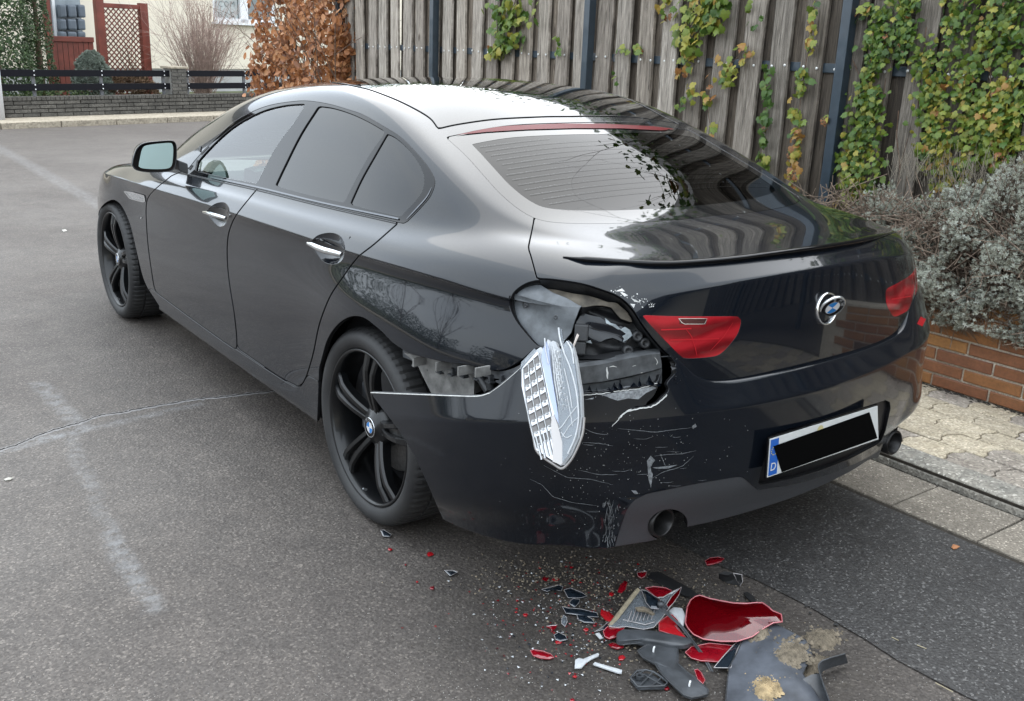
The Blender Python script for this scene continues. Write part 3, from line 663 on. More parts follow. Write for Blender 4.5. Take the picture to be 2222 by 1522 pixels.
def roundel(R_, parent, Mx, name='badge'):
    """local frame: z outwards, y up. black ring with three letters, quartered centre, thin metal rims"""
    mb = MB(); n = 48
    def ring(r0, r1, z0, z1, mi):
        vs = [];
        for k in range(n):
            t = 2*PI*k/n; vs += [(r0*math.cos(t), r0*math.sin(t), z0), (r1*math.cos(t), r1*math.sin(t), z1)]
        mb.add([Mx @ Vector(p) for p in vs], [(2*k, 2*k+1, (2*k+3) % (2*n), (2*k+2) % (2*n)) for k in range(n)], mi, True)
    ring(R_*.97, R_, .0012, .0, 3); ring(R_*.93, R_*.97, .0008, .0012, 3); ring(R_*.60, R_*.93, .0006, .0006, 0); ring(R_*.56, R_*.60, .0010, .0008, 3)
    for qd in range(4):
        pts = [(0, 0, .0011)]+[(R_*.56*math.cos(t), R_*.56*math.sin(t), .0007) for t in np.linspace(qd*PI/2, (qd+1)*PI/2, 10)]
        mb.add([Mx @ Vector(p) for p in pts], [tuple(range(len(pts)))], 1 if qd in (1, 3) else 2)
    for ch, a in (('B', 40), ('M', 0), ('W', -40)):
        vs, fs = text_mesh(ch, R_*.40); a = math.radians(a)
        mb.add([Mx @ (Matrix.Rotation(a, 4, 'Z') @ Vector((x, y+R_*.76, z+.0012))) for x, y, z in vs], fs, 3)
    return mb.build(name, [M_['gloss_black'], M_['blue'], M_['white'], M_['satin_light']], parent)
M_['satin_light'] = simple('brushed light metal', (.70, .71, .72), .25, .9)
def make_wheel(label):
    """axis along x, outer face towards -x, origin at hub centre on the outer rim plane"""
    t = bpy.data.objects.new('wheel', None); C.objects.link(t); t['label'] = label; t.parent = CAR
    W = .255; n = 288; mb = MB()
    # tyre: sidewall + shoulders + tread blocks
    prof = [(.262, .012), (.272, -.004), (.290, -.014), (.308, -.013), (.320, -.006), (.328, .004), (.3335, .016), (.3355, .032), (.3360, .062)]
    prof += [(.329, .064), (.329, .070), (.3365, .072), (.337, .112), (.329, .114), (.329, .121), (.337, .123)]
    prof = prof+[(r, W-.02-a) for r, a in reversed(prof)]
    vs = []; fs = []
    for i, (r, a) in enumerate(prof):
        for k in range(n):
            th = 2*PI*k/n; rr = r
            sk = k % 4
            if r > .332 and sk == 0: rr = r-.006
            elif .319 < r <= .332 and (k % 4) == 0 and i in (5, 6): rr = r-.003
            vs.append((a, rr*math.cos(th), rr*math.sin(th)))
    for i in range(len(prof)-1):
        for k in range(n):
            k2 = (k+1) % n; fs.append((i*n+k, i*n+k2, (i+1)*n+k2, (i+1)*n+k))
    mb.add(vs, fs, 0, False)
    ty = mb.build('tyre', M_['tyre'], t)
    for p in ty.data.polygons:
        c_ = p.center; r = math.hypot(c_.y, c_.z)
        p.use_smooth = r < .325
    mb = MB()
    pr_ = [(.2665, .006), (.2675, .000), (.2640, -.004), (.2585, -.002), (.2545, .006), (.2500, .018), (.2440, .040), (.2380, .075), (.2360, .15), (.2450, .19), (.2620, .215)]
    vs, fs = lathe(pr_, 96); mb.add(vs, fs, 0, True)
    # five pairs of blades
    for s_ in range(5):
        a0 = PI/2+math.radians(4)+s_*2*PI/5
        for side_ in (-1, 1):
            st = []
            for q in np.linspace(0, 1, 9):
                r = .040+q*(.2515-.040); off = side_*(.0115+.0175*q**1.2); hw = .0125-.0025*math.sin(q*PI)+.0015*q
                xo = .030-.034*math.sin(min(q*1.35, 1)*PI/2)+.012*max(q-.75, 0)/.25; th = .030+.014*(1-q)
                st.append((r, off, hw, xo, th))
            vs = []
            for r, off, hw, xo, th in st:
                for (o_, d_) in ((-hw, .008), (-hw*.62, 0), (hw*.62, 0), (hw, .008), (hw*.8, th), (-hw*.8, th)):
                    y_, z_ = r, off+o_; vs.append((xo+d_, y_*math.cos(a0)-z_*math.sin(a0), y_*math.sin(a0)+z_*math.cos(a0)))
            fs = []
            for i in range(len(st)-1):
                for k in range(6):
                    k2 = (k+1) % 6; fs.append((i*6+k, i*6+k2, (i+1)*6+k2, (i+1)*6+k))
            mb.add(vs, fs, 0, False)
        # web between the two blades (groove floor)
        vs = []
        for q in np.linspace(0, 1, 7):
            r = .045+q*(.25-.045); w_ = .008+.018*q; xo = .044-.030*math.sin(min(q*1.3, 1)*PI/2)+.010*max(q-.75, 0)/.25
            for z_ in (-w_, w_): vs.append((xo, r*math.cos(a0)-z_*math.sin(a0), r*math.sin(a0)+z_*math.cos(a0)))
        mb.add(vs, [(2*i, 2*i+1, 2*i+3, 2*i+2) for i in range(6)], 0)
    hub = [(.0, .012), (.034, .012), (.036, .014), (.040, .020), (.060, .026), (.074, .040), (.078, .075), (.07, .10)]
    vs, fs = lathe(hub, 40); mb.add(vs, fs, 0, True)
    rim = mb.build('rim', M_['wheel'], t)
    mb = MB()
    for k in range(5):
        a = math.radians(40)+k*2*PI/5; vs, fs = lathe([(0, .026), (.0085, .026), (.0095, .032), (.0095, .06)], 6)
        mb.add([(x, y+.056*math.cos(a), z+.056*math.sin(a)) for x, y, z in vs], fs, 0)
    mb.tube([(.0, .232*math.cos(-1.45), .232*math.sin(-1.45)), (.014, .240*math.cos(-1.45), .240*math.sin(-1.45))], [.003, .004], 8)
    mb.build('wheel_bolt', M_['dull_metal'], t)
    mb = MB(); vs, fs = lathe([(.06, .10), (.165, .10), (.168, .103), (.168, .125), (.06, .125)], 60); mb.add(vs, fs, 0, True)
    mb.build('brake_disc', M_['disc'], t)
    mb = MB(); mb.box((.105, .125, .02), (.075, .07, .17)); mb.build('brake_caliper', M_['plastic_grey'], t, bevel=.008)
    mb = MB(); vs, fs = lathe([(0, .13), (.235, .15)], 48); mb.add(vs, fs, 0); mb.build('backing_plate', M_['void'], t)
    # orientation of the centre cap: z outwards (-x), y up (z)
    Mx = Matrix(((0, 0, -1, .0115), (-1, 0, 0, 0), (0, 1, 0, 0), (0, 0, 0, 1)))
    roundel(.034, t, Mx, 'hub_cap')
    return t
m, nt, b = new_mat('tyre rubber'); v = coord(nt, 'Object'); n = noise(nt, v, 40, 4, .6); n2 = noise(nt, v, 6, 3, .6)
r = ramp(nt, [(.3, (.009, .009, .010)), (.7, (.024, .0235, .023))], n2.outputs['Fac']); nt.links.new(r.outputs['Color'], b.inputs['Base Color'])
b.inputs['Roughness'].default_value = .62; bump(nt, b, n.outputs['Fac'], .15, .002); M_['tyre'] = m
w_rl = make_wheel('left rear wheel behind the torn bumper')
def copy_tree(o, parent):
    c_ = o.copy(); C.objects.link(c_); c_.parent = parent
    for ch in list(o.children):
        copy_tree(ch, c_)
    return c_
for (x, y, rz, lb) in ((-.8865, 2.968, 0, 'left front wheel'), (.90, 0, PI, 'right rear wheel'), (.885, 2.968, PI, 'right front wheel')):
    c_ = copy_tree(w_rl, CAR); c_.location = (x, y, .337); c_.rotation_euler = (0, 0, rz); c_['label'] = lb
w_rl.location = (-.9025, 0, .337); w_rl.rotation_euler = (0, 0, 0)
# wheel housings, floor, inner body
for sx in (-1, 1):
    for yc, r_, w0 in ((0, .392, .935 if sx > 0 else .87), (2.968, .385, .87)):
        mb = MB()
        for th in np.linspace(-10, 190, 25)[:-1]:
            t0, t1 = math.radians(th), math.radians(th+200/24)
            q = [(sx*w0, yc+r_*math.cos(t0), .337+r_*math.sin(t0)), (sx*w0, yc+r_*math.cos(t1), .337+r_*math.sin(t1)), (sx*.52, yc+r_*math.cos(t1), .337+r_*math.sin(t1)), (sx*.52, yc+r_*math.cos(t0), .337+r_*math.sin(t0))]
            mb.add(q, [(0, 1, 2, 3)], 0, True)
        mb.add([(sx*.52, yc+r_*math.cos(math.radians(a)), .337+r_*math.sin(math.radians(a))) for a in range(-10, 191, 10)], [tuple(range(21))], 0); mb.build('wheel_housing', M_['void'], CAR)

mb = MB(); mb.box((0, 1.45, .27), (1.66, 2.2, .05)); mb.box((0, -.45, .36), (1.0, 1.0, .05)); mb.box((0, .48, .36), (1.0, .9, .05)); mb.box((0, -.62, .42), (1.36, .42, .04))
mb.box((0, -.92, .46), (1.40, .03, .34)); mb.box((0, 3.3, .3), (1.3, .7, .05)); mb.build('floor_pan', M_['void'], CAR)
# dark skin added behind the panels so gaps and damaged tail read as shaded
inner, _x = rest.clip(rest.V[:, 1]-2.2); inner2, _x = inner.clip(inner.V[:, 2]-1.02)
M_['inner'] = simple('dark gap backing', (.010, .010, .011), .7)
to_object('gap_backing', offset(inner2, .018), M_['inner'], CAR, 0)
for nm, su in (('gap_backing', fdoor), ('gap_backing', rdoor), ('gap_backing', sill)): to_object(nm, offset(su, .020), M_['inner'], CAR, .03)
# ------------------------------------------------------------------ lamps
M_['lens_red'] = None
m, nt, b = new_mat('red lens'); v = coord(nt, 'World')
wv = N(nt, 'TexWave', Scale=5.0, Distortion=4.0, Detail=3); wv.bands_direction = 'Z'; nt.links.new(v, wv.inputs['Vector'])
r = ramp(nt, [(.05, (.11, .0015, .004)), (.5, (.20, .003, .007)), (.9, (.30, .008, .014))], wv.outputs['Fac']); nt.links.new(r.outputs['Color'], b.inputs['Base Color'])
b.inputs['Roughness'].default_value = .5; b.inputs['Specular IOR Level'].default_value = .1; b.inputs['Coat Weight'].default_value = 1; b.inputs['Coat Roughness'].default_value = .02; b.inputs['Coat IOR'].default_value = 1.33
M_['lens_red'] = m
m, nt, b = new_mat('clear red plastic'); b.inputs['Base Color'].default_value = (.26, .002, .008, 1); b.inputs['Roughness'].default_value = .08
b.inputs['Transmission Weight'].default_value = .75; b.inputs['IOR'].default_value = 1.35; b.inputs['Coat Weight'].default_value = 1; M_['shard_red'] = m
lens_o = []
for L in (True, False):
    q_ = side(lens, L); o = to_object('tail_lamp', q_, M_['lens_red'], CAR, .012); lens_o.append(o)
    tag(o, 'red tail lamp on the boot lid, %s side' % ('street' if L else 'kerb'))
BVL = bvh_of(lens)
# reversing light window and inner shapes in the street-side lamp
M_['lamp_dark'] = simple('lamp reflector dark', (.12, .05, .05), .2, .8); M_['lamp_pale'] = simple('lamp reflector pale', (.75, .70, .68), .15, .7)
M_['lamp_bright'] = simple('bright red light guide', (.48, .015, .022), .4, spec=.2)
mb = MB()
strip(mb, BVL, [(1474,697.5),(1532,697.5)], 11, .0012, 0, taper=False); ro = mb.build('reversing_light', M_['lamp_dark'], lens_o[0])
mb = MB(); strip(mb, BVL, [(1472,691.5),(1534,691.5),(1528,703.5),(1482,703.5),(1472,691.5)], 1.3, .0018, 0, taper=False); mb.build('bezel', M_['lamp_pale'], lens_o[0])
mb = MB()
for v0, u0, u1 in ((716,1434,1500),(738,1454,1560)): strip(mb, BVL, [(u0, v0), ((u0+u1)/2, v0-1), (u1, v0-3)], 3.0, .0011, taper=False)
strip(mb, BVL, [(1486,712),(1500,730),(1508,755),(1512,774)], 2.0, .0015); strip(mb, BVL, [(1590,700),(1570,730),(1540,762)], 1.5, .0015)
mb.build('light_guide', M_['lamp_bright'], lens_o[0])
mb = MB()
for v0, u0, u1 in ((650,1934,1982),): strip(mb, BVL, [(u0, v0), (u1, v0-8)], 3, .0011, taper=False)
mb.build('light_guide', M_['lamp_bright'], lens_o[1])
# kerb-side outer lamp fills its opening; on the street side the opening is empty
outer_r = side(cav, False); ol = to_object('outer_tail_lamp', outer_r, M_['lens_red'], CAR, .012)
tag(ol, 'red outer tail lamp on the kerb-side wing')
mb = MB(); strip(mb, BVB, [(1995,706),(2003,690)], 13, .001, taper=False); mb.build('reflector', M_['lamp_bright'], bumper)
# empty lamp opening on the street side
M_['bucket'] = simple('dirty grey inner plastic', (.11, .115, .12), .55, vary=.55, scale=22, bmp=.25)
M_['seal'] = simple('translucent grey bracket', (.105, .115, .125), .4, vary=.35, scale=30, bmp=.1)
M_['sound'] = simple('dark lamp recess', (.014, .015, .017), .5, vary=.4, scale=50, bmp=.4)
cav_l = side(cav, True)
BUCKET = bpy.data.objects.new('lamp_recess', None); C.objects.link(BUCKET); BUCKET.parent = CAR; tag(BUCKET, 'empty recess where the left outer tail lamp was torn out')
skirt('recess_wall', cav_l, .085, M_['sound'], BUCKET)
def dented(su, d, amp, sc_):
    A = su.A.copy(); p = A[:, 0:3]*sc_
    w_ = np.sin(p[:, 0]*3.1+p[:, 2]*4.7)*np.sin(p[:, 2]*6.3-p[:, 1]*2.2)+.5*np.sin(p[:, 0]*9+p[:, 1]*7)*np.sin(p[:, 2]*13)
    A[:, 0:3] -= A[:, 3:6]*(d+amp*w_)[:, None]; return Surf(A, su.T)
def renorm(su):
    s2 = su.compact(); V, T = s2.V, s2.T; fn = np.cross(V[T[:, 1]]-V[T[:, 0]], V[T[:, 2]]-V[T[:, 0]]); vn = np.zeros_like(V)
    for i in range(3): np.add.at(vn, T[:, i], fn)
    vn /= np.maximum(np.linalg.norm(vn, axis=1, keepdims=True), 1e-12); A = s2.A.copy(); A[:, 3:6] = vn; return Surf(A, T)
brk = np.concatenate([catmull([(1164,608),(1140,615),(1117,632),(1106,652),(1107,671),(1120,698),(1141,725),(1163,749),(1177,756)], 4), [(1205,757),(1236,722),(1243,700),(1255,674),(1262,662),(1225,640),(1195,628),(1172,612)]])
k_, other = pcut(cav_l, brk)
to_object('lamp_bracket', renorm(dented(k_, .020, .003, 6)), M_['seal'], BUCKET, .02)
to_object('recess_floor', renorm(dented(other, .075, .010, 9)), M_['sound'], BUCKET, 0)
brown, _y = pcut(cav_l, [(1172,612),(1195,628),(1225,640),(1262,662),(1290,655),(1330,664),(1352,690),(1380,700),(1366,676),(1340,655),(1300,638),(1255,624),(1201,612)])
to_object('recess_edge', renorm(dented(brown, .034, .004, 7)), simple('muddy edge', (.10, .085, .065), .7, vary=.6, scale=26, bmp=.4), BUCKET, .02)
BVC = bvh_of(offset(cav_l, .03))
mb = MB()
for (u, v_, R0) in ((1147, 661, .017), (1210, 688, .018)):
    h, n_ = hit(BVC, u, v_)
    Mx = n_.to_track_quat('Z', 'Y').to_matrix().to_4x4(); Mx.translation = h
    vs, fs = lathe([(R0, -.03), (R0, .006), (R0*.85, .009), (R0*.62, .009), (R0*.58, .002), (R0*.34, .002), (R0*.34, .014), (R0*.12, .014), (R0*.10, .002), (0, .002)], 24, 'z')
    mb.add([Mx @ Vector(p) for p in vs], fs, 0, True)
mb.build('stud', M_['plastic_grey'], BUCKET)
# torn body-coloured flap and bulb holder inside
flap = [(1244,705),(1252,690),(1268,682),(1290,686),(1306,688),(1318,697),(1334,703),(1343,712),(1352,708),(1362,714),(1370,730),(1376,742),(1362,748),(1350,742),(1335,735),(1318,738),(1300,748),(1284,740),(1272,742),(1260,760),(1250,770),(1240,752)]
fl, _y = pcut(cav_l, flap); to_object('torn_flap', renorm(dented(fl, .040, .005, 11)), M_['paint'], BUCKET, .006)
BVC2 = bvh_of(offset(cav_l, .034))
mb = MB()
for poly in ([(1312,690),(1322,700),(1336,704),(1346,714),(1340,716),(1328,707),(1316,701)], [(1346,716),(1356,710),(1366,716),(1372,728),(1362,738),(1350,742),(1358,732),(1362,722)], [(1350,730),(1360,724),(1364,730),(1356,740)], [(1252,708),(1270,704),(1274,712),(1258,716)], [(1270,742),(1282,738),(1284,746)]):
    patch(mb, BVC2, poly, jag=2)
mb.build('splinter', simple('grey splinter', (.30, .34, .36), .4, vary=.4, scale=60), BUCKET)
mb = MB()
def P_in(u, v_, d):
    h, n_ = hit(BVC, u, v_); dr = Vector(ray(u, v_)).normalized(); return h-dr*d
for k, (u1, v1) in enumerate(((1237,760),(1239,765),(1242,768),(1245,766))):
    a = P_in(1253+k, 725+k, .03); b_ = P_in(1246, 745+k*2, .05); e = P_in(u1, v1, .075); mb.tube([a, (a+b_)/2+Vector((0, 0, .002)), b_, e], .0011, 6)
mb.build('wire', simple('pale wire insulation', (.62, .55, .50), .5), BUCKET)
mb = MB(); h, n_ = hit(BVC, 1262, 722); q = n_.to_track_quat('Z', 'Y').to_matrix().to_4x4(); q.translation = h
mb.box((0, 0, 0), (.036, .044, .05), M=q); mb.box((0, -.04, 0), (.028, .034, .04), M=q)
mb.build('bulb_holder', M_['plastic'], BUCKET, bevel=.004)
mb = MB()
for (u, v_) in ((1363, 762), (1400, 745), (1384, 730)):
    h, n_ = hit(BVC, u, v_)
    if h is None: continue
    Mx = n_.to_track_quat('Z', 'Y').to_matrix().to_4x4(); Mx.translation = h
    vs, fs = lathe([(.014, -.02), (.014, .004), (.008, .006), (.006, 0), (0, 0)], 16, 'z'); mb.add([Mx @ Vector(p) for p in vs], fs, 0, True)
mb.build('stud', M_['plastic'], BUCKET)
# inner return flange of the boot lid along the opening, and bumper carrier below
def onplan_c(u, v_, inset):
    d = ray(u, v_); best = None
    pts = [bump_pt(k, inset, 0)[:2] for k in range(len(BC))]
    for a, b_ in zip(pts, pts[1:]):
        a = np.array(a); e = np.array(b_)-a; den = d[0]*e[1]-d[1]*e[0]
        if abs(den) < 1e-9: continue
        t = ((a[0]-CP[0])*e[1]-(a[1]-CP[1])*e[0])/den; s_ = ((a[0]-CP[0])*d[1]-(a[1]-CP[1])*d[0])/den
        if -.01 <= s_ <= 1.01 and t > 0 and (best is None or t < best): best = t
    return Vector(CP+best*d)
M_['carrier'] = simple('scraped grey carrier', (.085, .09, .095), .42, vary=.4, scale=35, bmp=.2)
def band(name, top, bot, ins, mat, parent, thick=.01, n=14):
    top, bot = np.array(top, float), np.array(bot, float); tt = np.linspace(0, 1, n)
    def samp(L): s_ = np.r_[0, np.cumsum(np.hypot(*np.diff(L, axis=0).T))]; s_ /= s_[-1]; return np.stack([np.interp(tt, s_, L[:, 0]), np.interp(tt, s_, L[:, 1])], 1)
    A_, B_ = samp(top), samp(bot); f1 = [onplan_c(*p, ins) for p in A_]; f2 = [onplan_c(*p, ins) for p in B_]
    mb = MB(); dirs = [Vector((ray(*p)[0], ray(*p)[1], 0)).normalized()*thick for p in A_]
    b1 = [p+d for p, d in zip(f1, dirs)]; b2 = [p+d for p, d in zip(f2, dirs)]
    for i in range(n-1):
        mb.add([f1[i], f1[i+1], f2[i+1], f2[i]], [(0, 1, 2, 3)]); mb.add([b1[i], b1[i+1], f1[i+1], f1[i]], [(0, 1, 2, 3)])
        mb.add([f2[i], f2[i+1], b2[i+1], b2[i]], [(0, 1, 2, 3)])
    mb.add([f1[-1], b1[-1], b2[-1], f2[-1]], [(0, 1, 2, 3)]); mb.add([f1[0], f2[0], b2[0], b1[0]], [(0, 1, 2, 3)])
    return mb.build(name, mat, parent)
carr = band('bumper_carrier', [(1244,799),(1300,792),(1360,779),(1405,770),(1432,768)], [(1256,834),(1310,828),(1360,818),(1410,806),(1436,799)], .050, M_['carrier'], CAR, .05)
band('step', [(1256,836),(1310,830),(1360,821),(1410,808),(1436,801)], [(1262,860),(1310,856),(1370,846),(1415,838),(1436,832)], .062, M_['carrier'], carr, .02)
band('ledge', [(1246,788),(1300,782),(1360,770),(1394,764)], [(1244,800),(1300,793),(1360,780),(1400,771)], .085, M_['plastic'], carr, .05)
mb = MB()
BVcar = BVHTree.FromPolygons([tuple(v.co) for v in carr.data.vertices], [tuple(p.vertices) for p in carr.data.polygons])
strip(mb, BVcar, [(1258,833),(1300,829),(1330,824),(1370,816),(1410,805)], 2.4, jit=2, step=4)
strip(mb, BVcar, [(1316,797),(1318,812),(1317,822)], 4, jit=3); strip(mb, BVcar, [(1322,796),(1330,795),(1338,796)], 2.2, jit=2); strip(mb, BVcar, [(1420,776),(1428,784),(1424,792)], 1.6, jit=1)
strip(mb, BVcar, [(1372,795),(1380,793)], 1.4)
tag(mb.build('scratches', M_['torn'], carr), kind='stuff')
mb = MB()
for poly in ([(1262,848),(1300,847),(1330,842),(1362,838),(1400,836),(1422,832),(1410,842),(1390,850),(1362,856),(1330,852),(1300,850)],):
    pts = [onplan_c(u, v_, .030+.004*rnd.random()) for u, v_ in poly]; c_ = sum(pts, Vector())/len(pts)+Vector((0, -.004, .002)); mb.add([c_]+pts, [(0, i+1, (i+1) % len(pts)+1) for i in range(len(pts))])
mb.build('torn_edge', M_['scratch'], carr)
# bracket with clips below the quarter panel and the foam duct behind the torn wing
mb = MB(); qe = catmull([(874,768),(913,783),(967,796),(1019,803),(1053,811),(1080,815),(1110,810),(1140,795)], 4); qx = -.865
tp = [Vector(onx(u, v_-9, qx)) for u, v_ in qe]; bt = [Vector(onx(u, v_+7, qx-.004)) for u, v_ in qe]
for i in range(len(qe)-1):
    mb.add([tp[i], tp[i+1], bt[i+1], bt[i]], [(0, 1, 2, 3)]); mb.add([bt[i], bt[i+1], bt[i+1]+Vector((.05, 0, 0)), bt[i]+Vector((.05, 0, 0))], [(0, 1, 2, 3)])
for (u, v_) in ((905,772),(932,779),(958,786),(984,791),(1010,795),(1040,800),(1066,806),(1090,806),(1112,800)):
    c_ = Vector(onx(u, v_+16, qx-.006)); mb.box(c_, (.014, .010, .022)); mb.box(c_+Vector((-.004, 0, -.008)), (.020, .022, .004))
mb.build('bumper_bracket', M_['plastic_grey'], CAR)
M_['duct'] = simple('muddy grey plastic', (.20, .195, .185), .7, vary=.6, scale=18, bmp=.4)
m_ = M_['duct']; nt = m_.node_tree
mb = MB(); q1 = [(876,766),(935,778),(1010,792),(1072,800),(1068,814),(1030,816),(1028,858),(940,862),(915,812),(905,790)]
fr_ = [Vector(onx(u, v_, -.905+.0004*(u-876))) for u, v_ in q1]; bk_ = [p+Vector((.06, .03, 0)) for p in fr_]; nq = len(q1)
mb.add(fr_+bk_, [tuple(range(nq))]+[(i, (i+1) % nq, nq+(i+1) % nq, nq+i) for i in range(nq)])
for (u, v_) in ((912,784),(962,794),(1010,803),(1048,806)):
    c_ = Vector(onx(u, v_, -.905)); mb.box(c_, (.05, .006, .026))
mb.build('air_duct', m_, CAR)
mb = MB()
for i, (u0, v0, u1, v1) in enumerate(((1040,818,1060,850),(1062,822,1064,846))):
    mb.tube([onx(u0, v0, -.87), onx(u1, v1, -.87)], .012, 6)
mb.build('bumper_bracket', M_['plastic'], CAR)
# ------------------------------------------------------------------ exhaust tips
M_['soot'] = simple('sooty steel', (.035, .034, .034), .35, .8, vary=.3, scale=50)
for sx, cxp in ((-1, -.525), (1, .572)):
    mb = MB(); vs, fs = lathe([(.034, .16), (.036, .0), (.040, -.004), (.044, .0), (.045, .20)], 32, 'y'); mb.add([(x+cxp, y-1.005, z+.322) for x, y, z in vs], fs, 0, True)
    vs, fs = lathe([(.0, .15), (.040, .15)], 24, 'y'); mb.add([(x+cxp, y-1.005, z+.322) for x, y, z in vs], fs, 1); ex = mb.build('exhaust_tip', [M_['soot'], M_['void']], CAR)
# ------------------------------------------------------------------ boot lid: spoiler lip, badge
mb = MB(); path = catmull([(1222,558),(1260,563),(1300,566),(1375,571),(1450,573),(1530,568),(1600,561),(1660,553),(1720,545),(1790,536),(1850,526),(1900,515),(1944,503)], 6); pts = []
for u, v_ in path:
    h = None
    for dv in (0, 2, 4, 6, 9):
        h, n_ = hit(BVD, u, v_+dv)
        if h is not None and n_.z > .25: break
    if h is not None: pts.append(h)
rows = []
for i, p in enumerate(pts):
    t = (pts[min(i+1, len(pts)-1)]-pts[max(i-1, 0)]).normalized(); out = Vector((t.y, -t.x, 0)).normalized()
    if out.y > 0: out = -out
    k = min(1, min(i, len(pts)-1-i)/9+.12)
    rows.append([p-out*.045*k+Vector((0, 0, .0008)), p-out*.02*k+Vector((0, 0, .003*k)), p+out*.004+Vector((0, 0, .0085*k+.001)), p+out*.014*k+Vector((0, 0, .0095*k)), p+out*.018*k+Vector((0, 0, .004*k)),
                 p+out*.012*k+Vector((0, 0, -.004*k)), p+out*.004*k+Vector((0, 0, -.007*k)), p-out*.010+Vector((0, 0, -.010*k))])
m_ = len(rows[0]); mb.add([q for r_ in rows for q in r_], [(i*m_+j, i*m_+j+1, (i+1)*m_+j+1, (i+1)*m_+j) for i in range(len(rows)-1) for j in range(m_-1)], 0, True)
mb.build('spoiler_lip', M_['gloss_black'], lid_o)
bc, bn = hit(BVD, 1793, 670); bn = Vector((0, -1, .10)).normalized()
Mb = Matrix.Translation(bc) @ Matrix(((1, 0, 0, 0), (0, .10, -1, 0), (0, 1, .10, 0), (0, 0, 0, 1)))
mb = MB(); vs, fs = lathe([(.0475, -.004), (.0475, .004), (.0455, .007), (.0425, .006), (.041, .002), (.0405, -.012), (.030, -.020), (0, -.022)], 48, 'z')
mb.add([Mb @ Vector(p) for p in vs], fs, 0, True); bow = mb.build('badge_housing', M_['chrome'], lid_o)
mb = MB(); vs, fs = lathe([(.039, -.0015), (.0, -.004)], 40, 'z'); mb.add([Mb @ Vector(p) for p in vs], fs, 0, True)
# black dish lower half under the flipped badge
mb.build('badge_dish', M_['gloss_black'], lid_o)
Mt = Mb @ Matrix.Translation((.006, .004, .016)) @ Matrix.Rotation(math.radians(-24), 4, 'Z') @ Matrix.Rotation(math.radians(38), 4, 'X')
roundel(.0385, lid_o, Mt, 'badge')
mb = MB(); vs, fs = lathe([(.0385, .001), (.041, .0), (.041, -.005), (.0385, -.006), (0, -.006)], 40, 'z'); mb.add([Mt @ Vector(p) for p in vs], fs, 0, True); mb.build('badge_rim', M_['satin_light'], lid_o)
# ------------------------------------------------------------------ number plate, its characters hidden by a black censor block
plate = bpy.data.objects.new('number_plate', None); C.objects.link(plate); plate.parent = CAR
P0 = [Vector(ony(u, v_, -1.125)) for u, v_ in ((1670,953),(1903,881),(1905,953),(1664,1036))]
def pq(a, b_, off=0):   # a along 0..1, b down 0..1
    t = P0[0].lerp(P0[1], a); u = P0[3].lerp(P0[2], a); return t.lerp(u, b_)+Vector((0, -off, 0))
M_['plate_white'] = simple('plate white', (.72, .73, .72), .35, vary=.06, scale=20); M_['plate_blue'] = simple('plate blue', (.008, .12, .52), .35); M_['plate_black'] = simple('matt black censor block', (.0015, .0015, .0015), .9, spec=0.05)
M_['yellow'] = simple('yellow', (.75, .60, .05), .4)
def prect(mb, a0, b0, a1, b1, off, th, mi=0, bev=.0):
    f = [pq(a0, b0, off), pq(a1, b0, off), pq(a1, b1, off), pq(a0, b1, off)]; k = [p+Vector((0, th, 0)) for p in f]
    mb.add(f+k, [(3, 2, 1, 0), (0, 1, 5, 4), (1, 2, 6, 5), (2, 3, 7, 6), (3, 0, 4, 7)], mi)
mb = MB(); prect(mb, -.008, -.04, 1.008, 1.04, -.001, .006); mb.build('plate_holder', M_['gloss_black'], plate)
mb = MB(); prect(mb, 0, 0, 1, 1, .002, .002); mb.build('plate_sheet', M_['plate_white'], plate)
mb = MB(); prect(mb, .006, .03, .075, .97, .0026, .0005); mb.build('blue_band', M_['plate_blue'], plate)
mb = MB()
vs, fs = text_mesh('D', .034); c_ = pq(.040, .76, .0032); mb.add([c_+Vector((x*1.0, -z, y)) for x, y, z in vs], fs, 0); mb.build('country_letter', M_['plate_white'], plate)
mb = MB()
for k in range(12):
    a = k*PI/6; c_ = pq(.040, .33, .0031); mb.box(c_+Vector((.0125*math.cos(a), 0, .0125*math.sin(a))), (.0028, .0004, .0028), 0)
mb.build('star', M_['yellow'], plate)
mb = MB(); vs, fs = lathe([(.014, 0), (0, 0)], 20, 'y'); c_ = pq(.44, .16, .0031); mb.add([c_+Vector(p) for p in vs], fs, 0); mb.build('inspection_sticker', simple('sticker', (.62, .55, .28), .5), plate)
mb = MB(); Cv = [Vector(ony(u, v_, -1.129)) for u, v_ in ((1679,969),(1887,895),(1904,951),(1697,1025))]; k = [p+Vector((0, .0012, 0)) for p in Cv]
mb.add(Cv+k, [(3, 2, 1, 0), (0, 1, 5, 4), (1, 2, 6, 5), (2, 3, 7, 6), (3, 0, 4, 7)]); mb.build('censor_block', M_['plate_black'], plate)
